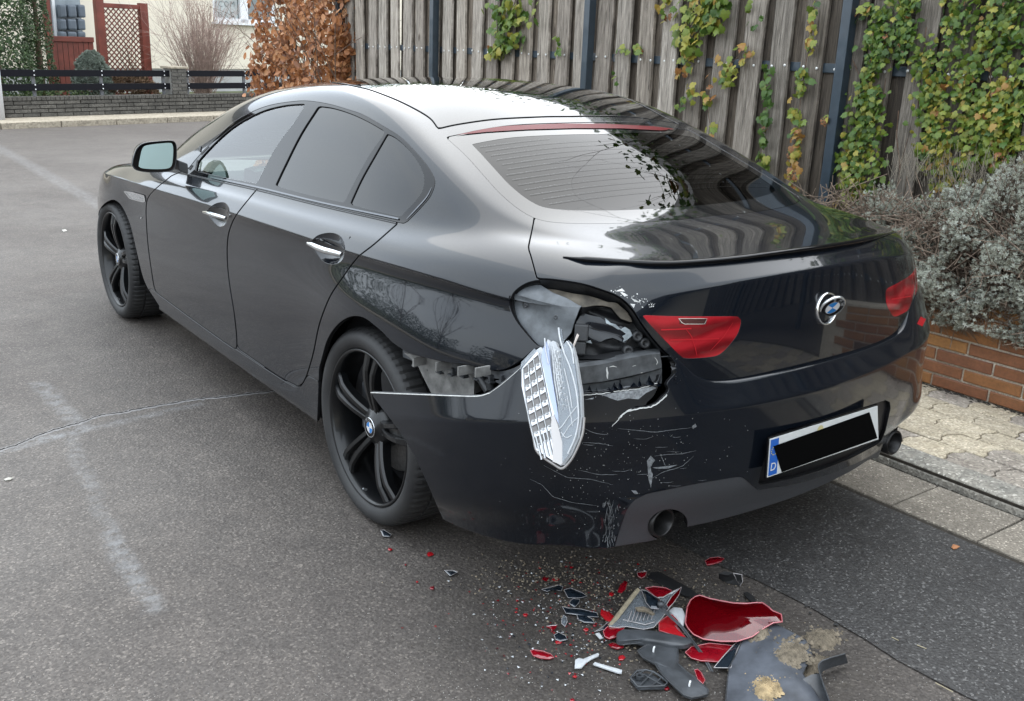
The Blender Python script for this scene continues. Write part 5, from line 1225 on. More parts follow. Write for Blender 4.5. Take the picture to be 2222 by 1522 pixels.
bed = MB(); bed.add([(.735, -5, .003), (1.09, -5, .003), (1.09, 8.5, .003), (.735, 8.5, .003)], [(0, 1, 2, 3)]); bed.box((1.60, 1.75, .020), (1.04, 13.5, .055)); pav = bed.build('pavement', M_['joint'])
tag(pav, 'concrete pavement of yellow and grey interlocking pavers behind the kerb', kind='structure')
def slab_mesh(sx, sy, sz, bev, jit=.0):
    mb = MB(); mb.box((0, 0, 0), (sx, sy, sz)); me = bpy.data.meshes.new('slab'); me.from_pydata(mb.v, [], mb.f); bm = bmesh.new(); bm.from_mesh(me)
    bmesh.ops.bevel(bm, geom=[e for e in bm.edges if all(v.co.z > 0 for v in e.verts)], offset=bev, segments=2, affect='EDGES', profile=.6); bm.to_mesh(me); bm.free(); return me
sm_ = slab_mesh(.308, .322, .03, .004); sm_.materials.append(M_['slab'])
for k in range(28):
    y = -2.57+k*.3285+.0; o = bpy.data.objects.new('gutter_slab', sm_); C.objects.link(o); o.parent = pav; o.location = (.909+rnd.uniform(-.002, .002), y+.1643, -.0045+rnd.uniform(-.002, .002)); o.rotation_euler = (rnd.uniform(-.004, .004), rnd.uniform(-.006, .006), rnd.uniform(-.006, .006))
km = MB(); prof = [(1.075, .0), (1.077, .030), (1.088, .050), (1.108, .060), (1.20, .063), (1.203, .060), (1.203, .0)]
me = bpy.data.meshes.new('kerb_stone'); L = .992; sec = 10; vs = []; fs = []
for i in range(sec+1):
    y = (i/sec-.5)*L; e = .004 if i in (0, sec) else 0
    vs += [(x-1.14, y, z-(e if z > .02 else 0)) for x, z in prof]
m_ = len(prof)
for i in range(sec):
    for j in range(m_-1): fs.append((i*m_+j, i*m_+j+1, (i+1)*m_+j+1, (i+1)*m_+j))
fs += [tuple(range(m_)), tuple(reversed(range(sec*m_, (sec+1)*m_)))]
me.from_pydata([(x, y, z) for x, y, z in vs], [], [tuple(reversed(f)) for f in fs]); me.materials.append(M_['kerb'])
for k in range(13):
    o = bpy.data.objects.new('kerb_stone', me); C.objects.link(o); o.parent = pav; o.location = (1.14, -3.9+k*1.0, rnd.uniform(-.001, .002))
def paver_mesh(mat):
    a, w = .100, .0815; amp = .018; t = .0030
    top = [(-w+t, -a+t), (-w*.45, -a+t), (-w*.2, -a+amp+t), (w*.2, -a+amp+t), (w*.45, -a+t), (w-t, -a+t)]
    # zigzag: front and back edges share one shape so that neighbours interlock
    fr = [(-w+t, 0), (-w*.55, 0), (-w*.25, amp), (w*.30, amp), (w*.55, 0), (w-t, -amp*.4)]
    poly = [(x, y-a+t) for x, y in fr]+[(x, y+a-t) for x, y in reversed(fr)]
    bm = bmesh.new(); vsx = [bm.verts.new((x, y, .012)) for x, y in poly]; f = bm.faces.new(vsx); r_ = bmesh.ops.extrude_face_region(bm, geom=[f]); 
    for v in r_['geom']:
        if isinstance(v, bmesh.types.BMVert): v.co.z = -.02
    bmesh.ops.recalc_face_normals(bm, faces=bm.faces); ed_ = [e for e in bm.edges if all(v.co.z > .01 for v in e.verts)]
    bmesh.ops.bevel(bm, geom=ed_, offset=.0045, segments=2, affect='EDGES', profile=.5); me = bpy.data.meshes.new('paver'); bm.to_mesh(me); bm.free(); me.materials.append(mat); return me
pm = [paver_mesh(M_['paver_y']), paver_mesh(M_['paver_g'])]
for c_ in range(5):
    for k in range(34):
        y = -4.15+k*.2+(.1 if c_ % 2 else 0)+c_*.02; x = 1.2865+c_*.163
        g_ = (k*7+c_*5+(k//3)) % 5; o = bpy.data.objects.new('paver', pm[1 if (g_ < 2 or c_ in (0, 4) and g_ < 3) else 0]); C.objects.link(o); o.parent = pav
        o.location = (x, y, .050+rnd.uniform(-.002, .0025)); o.rotation_euler = (rnd.uniform(-.012, .012), rnd.uniform(-.012, .012), rnd.uniform(-.01, .01))
# moss and dirt strip at the foot of the wall, gutter dirt line
mb = MB()
for i in range(900):
    y = rnd.uniform(-2.2, 1.5); x = 2.012-abs(rnd.gauss(0, .018)); s_ = rnd.uniform(.003, .010); mb.add([(x+s_*math.cos(a), y+s_*math.sin(a)*1.6, .0645) for a in (0, 2.1, 4.2)]+[(x, y, .0645+s_*.5)], [(0, 1, 3), (1, 2, 3), (2, 0, 3)])
for i in range(1500):
    y = rnd.uniform(-2.4, .6); x = 1.068+rnd.gauss(0, .007); s_ = rnd.uniform(.002, .006); mb.add([(x+s_*math.cos(a), y+s_*math.sin(a)*2, .008) for a in (0, 2.1, 4.2)]+[(x, y, .008+s_*.5)], [(0, 1, 3), (1, 2, 3), (2, 0, 3)])
tag(mb.build('gutter_dirt', simple('dark wet dirt', (.030, .024, .018), .9, vary=.5, scale=60)), 'dark dirt and moss along kerb joint and wall foot', kind='stuff')
# ------------------------------------------------------------------ brick planter wall
WALL = empty('planter_wall', 'low orange-brown brick planter wall with pale mortar behind the pavement', 'wall', (2.02, 0, .06))
m, nt, b = new_mat('clinker brick'); v = coord(nt, 'World'); oi = nt.nodes.new('ShaderNodeObjectInfo'); n1 = noise(nt, v, 60, 5, .7); n2 = noise(nt, v, 9, 3, .6)
rb_ = ramp(nt, ks([(0, (.24, .095, .055)), (.22, (.40, .185, .068)), (.45, (.28, .120, .062)), (.60, (.43, .215, .078)), (.80, (.33, .145, .065)), (.94, (.21, .085, .055)), (.97, (.075, .058, .055)), (1, (.07, .055, .05))]), oi.outputs['Random']); rb_.color_ramp.interpolation = 'LINEAR'
mul = ramp(nt, [(.25, (.70, .70, .70)), (.75, (1.25, 1.22, 1.15))], n1.outputs['Fac']).outputs['Color']; c2 = mixc(nt, 1.0, rb_.outputs['Color'], mul, 'MULTIPLY')
mul2 = ramp(nt, [(.3, (.85, .83, .8)), (.7, (1.12, 1.1, 1.08))], n2.outputs['Fac']).outputs['Color']; c2 = mixc(nt, 1.0, c2, mul2, 'MULTIPLY')
nt.links.new(c2, b.inputs['Base Color']); b.inputs['Roughness'].default_value = .55; bump(nt, b, n1.outputs['Fac'], .35, .003); M_['brick'] = m
M_['mortar'] = wear('pale mortar', [(.3, (.62, .55, .45)), (.7, (.85, .78, .66))], 25, 300, .95, .5, 0, 1.2)
mb = MB(); mb.box((.125, -.35, .218), (.235, 4.3, .4555)); mb.build('mortar_core', M_['mortar'], WALL)
def brick_mesh(L, H, D, mat, bev=.004):
    mb = MB(); mb.box((0, 0, 0), (D, L, H)); me = bpy.data.meshes.new('brick'); me.from_pydata(mb.v, [], mb.f); bm = bmesh.new(); bm.from_mesh(me)
    bmesh.ops.bevel(bm, geom=[e for e in bm.edges if all(v.co.x < 0 for v in e.verts)], offset=bev, segments=1, affect='EDGES'); bm.to_mesh(me); bm.free(); me.materials.append(mat); return me
bmesh_ = [brick_mesh(.2735, .0530, .05, M_['brick']) for _ in range(1)]
for r_ in range(7):
    zc = .0325+r_*.0645; off = -.452 if r_ % 2 else -.585
    off += (.0, .004, .0, .0, -.006, .002, .143)[r_]
    for k in range(-6, 7):
        yc = off+(k+.5)*.2853
        if yc < -2.3 or yc > 1.6: continue
        o = bpy.data.objects.new('brick', bmesh_[0]); C.objects.link(o); o.parent = WALL; o.location = (.020+rnd.uniform(-.002, .002), yc, zc-.0); o.rotation_euler = (rnd.uniform(-.004, .004), 0, rnd.uniform(-.004, .004))
mb = MB(); mb.box((.075, -.35, .4585), (.17, 4.28, .022)); mb.build('coping', M_['mortar'], WALL, bevel=.004)
soil = MB(); soil.box((2.36, -.35, .24), (.26, 4.3, .46)); tag(soil.build('soil', M_['joint']), 'dark soil filling the planter', kind='structure')
# ------------------------------------------------------------------ wooden fence
m, nt, b = new_mat('weathered wood'); v = coord(nt, 'Object', (1, 1, 1)); oi = nt.nodes.new('ShaderNodeObjectInfo')
add = nt.nodes.new('ShaderNodeVectorMath'); add.operation = 'ADD'; nt.links.new(v, add.inputs[0]); cb = nt.nodes.new('ShaderNodeCombineXYZ'); r10 = math_(nt, 'MULTIPLY', oi.outputs['Random'], 40.0)
for i in range(3): nt.links.new(r10, cb.inputs[i])
nt.links.new(cb.outputs[0], add.inputs[1]); mp_ = nt.nodes.new('ShaderNodeMapping'); mp_.inputs['Scale'].default_value = (1, 9, .55); nt.links.new(add.outputs[0], mp_.inputs['Vector'])
g1 = noise(nt, mp_.outputs[0], 6.5, 7, .65, 1.2); mp2 = nt.nodes.new('ShaderNodeMapping'); mp2.inputs['Scale'].default_value = (1, 60, 2.0); nt.links.new(add.outputs[0], mp2.inputs['Vector']); g2 = noise(nt, mp2.outputs[0], 5, 5, .7, .3)
big = noise(nt, add.outputs[0], 1.3, 3, .5)
base = ramp(nt, ks([(.27, (.045, .040, .036)), (.42, (.16, .148, .135)), (.57, (.27, .255, .237)), (.76, (.42, .402, .378))]), g1.outputs['Fac']).outputs['Color']
mul = ramp(nt, [(.3, (.50, .49, .48)), (.7, (1.28, 1.27, 1.25))], g2.outputs['Fac']).outputs['Color']; base = mixc(nt, 1.0, base, mul, 'MULTIPLY')
tone = ramp(nt, [(0, (.66, .63, .60)), (.35, (.95, .94, .92)), (.7, (.82, .78, .73)), (1, (1.22, 1.21, 1.19))], oi.outputs['Random']).outputs['Color']; base = mixc(nt, 1.0, base, tone, 'MULTIPLY')
geo = nt.nodes.new('ShaderNodeNewGeometry'); sx = nt.nodes.new('ShaderNodeSeparateXYZ'); nt.links.new(geo.outputs['Position'], sx.inputs[0])
yy = nt.nodes.new('ShaderNodeMapRange'); nt.links.new(sx.outputs['Y'], yy.inputs['Value']); yy.inputs['From Min'].default_value = .6; yy.inputs['From Max'].default_value = 3.2; yy.inputs['To Min'].default_value = 0; yy.inputs['To Max'].default_value = 1
wx = ramp(nt, [(0, (.95, .90, .84)), (1, (2.15, 2.06, 1.96))], yy.outputs[0]).outputs['Color']; base = mixc(nt, 1.0, base, wx, 'MULTIPLY')   # boards get lighter towards the far end
vo = N(nt, 'TexVoronoi', Scale=3.4); mp3 = nt.nodes.new('ShaderNodeMapping'); mp3.inputs['Scale'].default_value = (1, 1.6, .8); nt.links.new(add.outputs[0], mp3.inputs['Vector']); nt.links.new(mp3.outputs[0], vo.inputs['Vector'])
kn = ramp(nt, [(.05, (.25, .20, .16)), (.11, (1, 1, 1))], vo.outputs['Distance']).outputs['Color']; base = mixc(nt, .85, base, mixc(nt, 1.0, base, kn, 'MULTIPLY'))
nt.links.new(base, b.inputs['Base Color']); b.inputs['Roughness'].default_value = .85
bump(nt, b, math_(nt, 'ADD', g2.outputs['Fac'], g1.outputs['Fac']), .6, .006); M_['wood'] = m
m2 = m.copy(); m2.name = 'darker back board wood'; nt2 = m2.node_tree; b2 = nt2.nodes['Principled BSDF']; lk = b2.inputs['Base Color'].links[0].from_socket; mm2 = nt2.nodes.new('ShaderNodeMix'); mm2.data_type = 'RGBA'; mm2.blend_type = 'MULTIPLY'; mm2.inputs[0].default_value = 1; nt2.links.new(lk, mm2.inputs[6]); mm2.inputs[7].default_value = (.48, .44, .40, 1); nt2.links.new(mm2.outputs[2], b2.inputs['Base Color']); M_['wood_dark'] = m2  # same wood multiplied darker, for the back boards
M_['steel_blue'] = simple('blue-grey painted steel', (.034, .052, .070), .38, .2, .3, vary=.15, scale=14)
FX = 2.45; FENCE = empty('board_fence', 'tall weathered grey wooden board fence with dark steel posts behind the car', 'fence', (FX, 2, .45))
def board_mesh(seed, w, h, t):
    r_ = random.Random(seed); n = 14; vs = []; 
    for i in range(n+1):
        z = h*i/n; bw = math.sin(i*.7+seed)*.0015; dx = math.sin(i*.45+seed*2)*.003
        for (x, y) in ((-t/2, -w/2+.002), (-t/2+.002, -w/2), (t/2, -w/2), (t/2, w/2), (-t/2+.002, w/2), (-t/2, w/2-.002), (-t/2+.0015, 0)):
            vs.append((x+dx, y+bw+r_.uniform(-.0012, .0012)*(abs(y) > w*.4), z))
    m_ = 7; fs = [(i*m_+j, i*m_+(j+1) % m_, (i+1)*m_+(j+1) % m_, (i+1)*m_+j) for i in range(n) for j in range(m_)]; fs += [tuple(reversed(range(m_))), tuple(range(n*m_, (n+1)*m_))]
    me = bpy.data.meshes.new('board'); me.from_pydata(vs, [], fs); me.materials.append(M_['wood']); bm = bmesh.new(); bm.from_mesh(me); bmesh.ops.recalc_face_normals(bm, faces=bm.faces); bm.to_mesh(me); bm.free(); return me
boards = [board_mesh(s_, w, 2.35, .022) for s_, w in ((1, .135), (2, .142), (3, .130), (4, .138), (5, .146))]
boards_b = [board_mesh(7, .195, 2.35, .022), board_mesh(8, .190, 2.35, .022)]
for q_ in boards_b: q_.materials[0] = M_['wood_dark']
screws = []
post_y = (-5.3, -3.3, -1.3, .685, 2.80, 4.83, 6.6)
k = 0; y = -1.94-.221*28
while y < 6.75:
    if True:
        yf = .655 if abs(y-.712) < .02 else y
        o = bpy.data.objects.new('board', boards[k % 5]); C.objects.link(o); o.parent = FENCE; o.location = (-.030, yf-2, rnd.uniform(-.03, .02)); o.rotation_euler = (rnd.gauss(0, .005), rnd.gauss(0, .004), rnd.gauss(0, .02)); screws.append(y)
    yb = y+.111
    if abs(yb-.823) < .05: yb = .902
    o = bpy.data.objects.new('board', boards_b[k % 2]); C.objects.link(o); o.parent = FENCE; o.location = (.014, yb-2, rnd.uniform(-.03, .02)); o.rotation_euler = (rnd.gauss(0, .006), rnd.gauss(0, .004), rnd.gauss(0, .03))
    y += .221; k += 1
for z in (.25, 1.06, 1.80):
    mb = MB(); mb.box((-.010, -2.75, z-.0), (.015, 14.9, .050)); mb.build('rail', M_['steel_blue'], FENCE, bevel=.002)
for p in post_y:
    mb = MB(); mb.box((-.085, p-2, 1.05), (.060, .060, 2.7)); mb.build('post', M_['steel_blue'], FENCE, bevel=.004)
mb = MB()
for y in screws:
    for z in (.25, 1.06, 1.80):
        for s_ in (-.045, .045):
            vs, fs = lathe([(.0085, .0), (.0075, -.004), (.0, -.006)], 10); yy_ = y+s_+rnd.uniform(-.008, .008)-2; zz_ = z+rnd.uniform(-.006, .006)
            mb.add([(a-.0435, c_+yy_, d_+zz_) for a, c_, d_ in vs], fs)
tag(mb.build('screws', simple('galvanised screw', (.62, .62, .60), .35, .6), FENCE), kind='stuff')
# white strip (house downpipe) seen through the gap beside the post
mb = MB(); mb.box((FX+.62, 1.235, 1.2), (.04, .12, 2.6)); tag(mb.build('downpipe', simple('white lacquer', (.75, .76, .78), .4)), 'narrow white pipe visible through the gap left of the nearest fence post', 'pipe')
# ------------------------------------------------------------------ foliage kit
def leafmat(name, stops, rough=.5, trans=.25, coat=.0):
    m, nt, b = new_mat(name); at = nt.nodes.new('ShaderNodeAttribute'); at.attribute_name = 'tone'; at.attribute_type = 'GEOMETRY'
    oi = nt.nodes.new('ShaderNodeObjectInfo'); v = coord(nt, 'World'); n = noise(nt, v, 90, 3, .6); f_ = math_(nt, 'ADD', at.outputs['Fac'], math_(nt, 'MULTIPLY', math_(nt, 'SUBTRACT', n.outputs['Fac'], .5), .25))
    f_ = math_(nt, 'FRACT', math_(nt, 'ADD', math_(nt, 'MULTIPLY', f_, .999), math_(nt, 'MULTIPLY', oi.outputs['Random'], 0.0)))
    r = ramp(nt, ks(stops), f_); nt.links.new(r.outputs['Color'], b.inputs['Base Color']); b.inputs['Roughness'].default_value = rough; b.inputs['Coat Weight'].default_value = coat
    bump(nt, b, n.outputs['Fac'], .3, .004)
    tr = nt.nodes.new('ShaderNodeBsdfTranslucent'); nt.links.new(r.outputs['Color'], tr.inputs['Color']); mx_ = nt.nodes.new('ShaderNodeMixShader'); mx_.inputs[0].default_value = trans
    out = nt.nodes['Material Output']; nt.links.new(b.outputs[0], mx_.inputs[1]); nt.links.new(tr.outputs[0], mx_.inputs[2]); nt.links.new(mx_.outputs[0], out.inputs['Surface']); return m
def leaf_cloud(name, mat, shape_v, shape_f, places, parent=None):
    """places: list of (matrix 3x3 (scaled), position, tone)"""
    sv = np.array(shape_v, float); n = len(sv); K = len(places)
    R_ = np.array([p[0] for p in places]); T_ = np.array([p[1] for p in places]); V = np.einsum('kij,nj->kni', R_, sv)+T_[:, None, :]
    nf = len(shape_f); L = [len(f) for f in shape_f]; idx = np.concatenate([np.array(f) for f in shape_f]); loops = (idx[None, :]+np.arange(K)[:, None]*n).ravel()
    tot = np.tile(np.array(L), K); start = np.r_[0, np.cumsum(tot)[:-1]]
    me = bpy.data.meshes.new(name); me.vertices.add(K*n); me.vertices.foreach_set('co', V.ravel()); me.loops.add(len(loops)); me.loops.foreach_set('vertex_index', loops.astype(np.int32))
    me.polygons.add(K*nf); me.polygons.foreach_set('loop_start', start.astype(np.int32)); me.polygons.foreach_set('loop_total', tot.astype(np.int32)); me.update(calc_edges=True)
    at = me.attributes.new('tone', 'FLOAT', 'POINT'); at.data.foreach_set('value', np.repeat(np.array([p[2] for p in places], float), n))
    return link(name, me, mat, parent)
def rmat(nrm, roll, s, bend=0):
    z = np.array(nrm, float); z /= np.linalg.norm(z); a = np.array([0, 0, 1.0]) if abs(z[2]) < .95 else np.array([1.0, 0, 0])
    x = np.cross(a, z); x /= np.linalg.norm(x); y = np.cross(z, x); c_, s_ = math.cos(roll), math.sin(roll)
    X = x*c_+y*s_; Y = -x*s_+y*c_; return np.stack([X, Y, z], 1)*s
IVY_V = [(0, 0, .05), (0, -.36, 0), (.24, -.48, -.05), (.46, -.20, -.06), (.36, .02, -.01), (.44, .24, -.08), (.22, .26, -.01), (0, .62, -.10), (-.22, .26, -.01), (-.44, .24, -.08), (-.36, .02, -.01), (-.46, -.20, -.06), (-.24, -.48, -.05)]
IVY_F = [(0, i, i+1) for i in range(1, 12)]+[(0, 12, 1)]
OV_V = [(0, -.5, 0), (.22, -.25, .05), (.30, .05, .03), (.18, .35, -.02), (0, .55, -.06), (-.18, .35, .03), (-.30, .05, -.02), (-.22, -.25, .04), (0, 0, -.05)]
OV_F = [(8, i, (i+1) % 8) for i in range(8)]
M_['ivy'] = leafmat('ivy leaf', [(0, (.022, .062, .008)), (.30, (.070, .150, .014)), (.55, (.190, .250, .025)), (.72, (.40, .35, .05)), (.86, (.42, .23, .05)), (1, (.28, .09, .03))], .5, .25, .0)
M_['stem'] = simple('brown stem', (.14, .085, .055), .8, vary=.4, scale=60)
def ivy_places(n, zones, size=(.028, .062)):
    out = []; R3 = np.random.RandomState(len(zones)*7+n)
    while len(out) < n:
        u, v_, ru, rv, ton = zones[R3.randint(len(zones))]; uu, vv = u+R3.normal(0, ru), v_+R3.normal(0, rv)
        p = onx(uu, vv, FX-.065-abs(R3.normal(0, .03))); s_ = R3.uniform(*size)
        nr = np.array([-1, R3.normal(0, .55), R3.normal(.35, .55)]); out.append((rmat(nr, PI+R3.normal(0, .7), s_), p, min(max(R3.normal(ton, .16), 0), .99)))
    return out
def ivy(label, places, stems, nobj):
    root = empty('ivy', label, 'ivy', tuple(places[0][1]), 'ivy on the board fence')
    o0 = Vector(places[0][1]); pl = [(a, p-np.array(o0), t) for a, p, t in places]
    order = sorted(range(len(pl)), key=lambda i: -abs(pl[i][0][0, 0]*0+np.linalg.norm(pl[i][0][:, 0]))); big = order[:nobj]; rest_ = order[nobj:]
    for i in big: leaf_cloud('leaf', M_['ivy'], IVY_V, IVY_F, [pl[i]], root)
    if rest_: tag(leaf_cloud('foliage', M_['ivy'], IVY_V, IVY_F, [pl[i] for i in rest_], root), kind='stuff')
    mb = MB()
    for pts, r_ in stems: mb.tube([Vector(onx(u, v_, FX-.062))-o0 for u, v_ in catmull(pts, 4)], r_, 5)
    if stems: tag(mb.build('stem', M_['stem'], root), kind='stuff')
    return root
rs = random.Random(11)
z1 = []
for i in range(22): u = rs.uniform(2055, 2250); z1.append((u, rs.uniform(-70, 150), 20, 42, rs.uniform(.30, .50)))
for u0, v0, v1, t in ((1895, 140, 420, .45), (1905, 20, 130, .3), (1960, 0, 110, .35), (2010, 100, 330, .45), (2040, 200, 400, .6), (2090, 180, 380, .55), (2130, 230, 340, .5), (2195, 180, 330, .5), (1870, 210, 330, .4), (1845, 330, 440, .5), (2165, 200, 350, .65)):
    for k in range(7): z1.append((u0+rs.uniform(-8, 8), v0+(v1-v0)*k/6, 15, 22, t))
for i in range(16): z1.append((rs.uniform(2250, 2700), rs.uniform(-100, 260), 34, 55, rs.uniform(.30, .55)))
stems1 = [([(1922, 170), (1915, 230), (1912, 280)], .0025), ([(1950, 240), (1946, 300), (1953, 360), (1948, 400)], .003), ([(1953, 360), (1962, 330), (1970, 300)], .002), ([(2068, 300), (2056, 350), (2040, 400)], .0022), ([(1850, 130), (1858, 150), (1866, 165)], .002), ([(2130,380),(2145,300),(2150,200),(2148,100)], .003), ([(1990,250),(2000,150),(2010,60)], .003)]
ivy('dense green and yellowing ivy climbing the fence right of the nearest post', ivy_places(3500, z1, (.022, .044)), stems1, 60)
ivy('fresh green ivy clump hanging on the fence above the car roof', ivy_places(150, [(1090,30,22,26,.35),(1100,60,18,16,.32),(1110,85,14,12,.42),(1080,110,12,8,.45),(1125,20,20,14,.5)], (.050, .080)), [([(1120,-10),(1105,60),(1090,120)], .003)], 60)
ivy('yellow-green ivy clump on the fence between the second and nearest post', ivy_places(190, [(1500,20,18,22,.50),(1530,50,18,20,.50),(1545,10,18,18,.45),(1490,70,12,20,.58),(1492,115,8,10,.6),(1560,20,12,18,.4)], (.045, .070)), [([(1510,0),(1495,70),(1492,130)], .003)], 60)
ivy('yellow and reddish ivy strand beside the yellow-green clump', ivy_places(110, [(1600,120,16,10,.72),(1575,150,14,12,.78),(1555,165,12,14,.75),(1500,200,8,10,.68),(1535,205,8,18,.66),(1480,150,8,14,.75),(1540,290,5,8,.7),(1477,225,5,10,.35),(1440,10,8,10,.65),(1443,35,6,8,.6),(1382,110,4,4,.6),(1575,175,8,10,.55)], (.036, .060)), [([(1625,100),(1600,125),(1570,155)], .002), ([(1540,170),(1536,230),(1545,300)], .002)], 40)
ivy('thin dark green ivy strand climbing between two boards', ivy_places(60, [(1664,165,6,8,.25),(1663,215,5,16,.2),(1660,255,4,16,.2),(1655,290,5,16,.22),(1640,350,9,12,.3),(1662,350,6,10,.35)], (.040, .058)), [([(1668,140),(1662,220),(1655,300),(1648,370)], .0022)], 30)
ivy('brownish ivy strand on the board left of the nearest post', ivy_places(150, [(1745,160,8,12,.45),(1735,190,6,12,.5),(1730,260,9,14,.6),(1728,300,8,14,.7),(1722,340,8,14,.75),(1720,380,7,14,.8),(1718,410,6,10,.85),(1768,20,5,12,.4),(1762,50,4,10,.7),(1757,95,3,12,.72)], (.034, .052)), [([(1770,-10),(1760,80),(1745,160),(1730,280),(1720,400)], .0025)], 30)
ivy('few small ivy leaves on the fence over the rear roof edge', ivy_places(26, [(1205,95,4,7,.3),(1212,115,3,4,.4),(1325,150,4,10,.3),(1332,175,4,8,.35),(1345,110,8,4,.5),(1628,45,10,12,.3),(1625,20,6,8,.35),(1650,40,5,8,.3)], (.034, .05)), [([(1345,110),(1330,130),(1328,180)], .0018)], 20)
ivy('two brown ivy leaves beside the top of the nearest post', ivy_places(14, [(1866,22,3,5,.82),(1884,24,4,4,.82),(1798,262,12,4,.88),(1845,145,5,4,.3)], (.04, .055)), [([(1800,262),(1815,262),(1828,268)], .002), ([(1850,130),(1860,150)], .002)], 10)
# top of the fence outside the frame: ivy crown and bare twigs, seen mirrored in the roof and rear window
R3 = np.random.RandomState(5); pl = []
for i in range(4800):
    y = R3.uniform(-7.5, 6.5); z = 2.85+R3.normal(0, .17)+.10*math.sin(y*2.2); nr = R3.normal(0, 1, 3)+[-.8, 0, .6]; pl.append((rmat(nr, R3.uniform(0, 6), R3.uniform(.035, .07)), np.array([FX+R3.normal(0, .14), y, z]), min(max(R3.normal(.28, .14), 0), .99)))
top_ivy = empty('ivy', 'thick dark ivy crown along the top of the fence', 'ivy', (FX, 2.5, 2.2), 'ivy on the board fence'); tag(leaf_cloud('foliage', M_['ivy'], IVY_V, IVY_F, [(a, p-np.array([FX, 2.5, 2.2]), t) for a, p, t in pl], top_ivy), kind='stuff')
def twig_bush(root, base, n, h, spread, r0, mat, seed, lean=(0, 0), sub=3, name='branch', th=5):
    R_ = np.random.RandomState(seed); mb = MB()
    def grow(p, d, L, r, lev):
        pts = [p]; dd = d.copy(); m_ = 5
        for i in range(m_):
            dd = dd+R_.normal(0, .10, 3); dd /= np.linalg.norm(dd); pts.append(pts[-1]+dd*L/m_)
        rs_ = [r*(1-.75*i/m_) for i in range(m_+1)]; mb.tube([tuple(q) for q in pts], rs_, th if lev == 0 else 3, cap=False)
        if lev < sub:
            for k in range(R_.randint(2, 5)):
                i = R_.randint(1, m_); nd = dd+R_.normal(0, .45, 3); nd /= np.linalg.norm(nd); grow(pts[i], nd, L*R_.uniform(.35, .6), r*.5, lev+1)
    for k in range(n):
        a = R_.uniform(0, 2*PI); t = abs(R_.normal(0, spread)); d = np.array([math.cos(a)*t+lean[0], math.sin(a)*t+lean[1], 1.0]); d /= np.linalg.norm(d)
        grow(np.array(base)+np.array([math.cos(a), math.sin(a), 0])*R_.uniform(0, .08), d, h*R_.uniform(.6, 1.0), r0, 0)
    return mb.build(name, mat, root)
tw = empty('bare_tree', 'leafless tree standing behind the board fence', 'tree', (3.4, 1.6, 0)); twig_bush(tw, (0, 0, 1.4), 9, 3.3, .42, .011, M_['stem'], 4, (-.12, -.05), 3)
mb = MB(); mb.tube([(0, 0, 0), (.02, 0, .7), (0, .01, 1.3)], [.05, .04, .03], 8); mb.build('trunk', M_['stem'], tw)
R3 = np.random.RandomState(15); pl = []  # hedge added as dark backing for the bright slits between boards
for i in range(8000):
    y = R3.uniform(-7, 6.6); z = R3.uniform(.3, 2.25); nr = R3.normal(0, .6, 3)+[-1, 0, .3]
    pl.append((rmat(nr, R3.uniform(0, 6), R3.uniform(.07, .13)), np.array([3.25+R3.normal(0, .10), y, z]), min(max(R3.normal(.35, .2), 0), .99)))
hb = empty('hedge', 'added dark hedge behind the board fence, closing its bright gaps', 'hedge', (3.25, 2.3, 0)); M_['hedge'] = leafmat('hedge leaf', [(0, (.02, .04, .015)), (1, (.07, .11, .04))], .6, .1)
tag(leaf_cloud('foliage', M_['hedge'], OV_V, OV_F, [(a, p-np.array([3.25, 2.3, 0]), t) for a, p, t in pl], hb), kind='stuff')
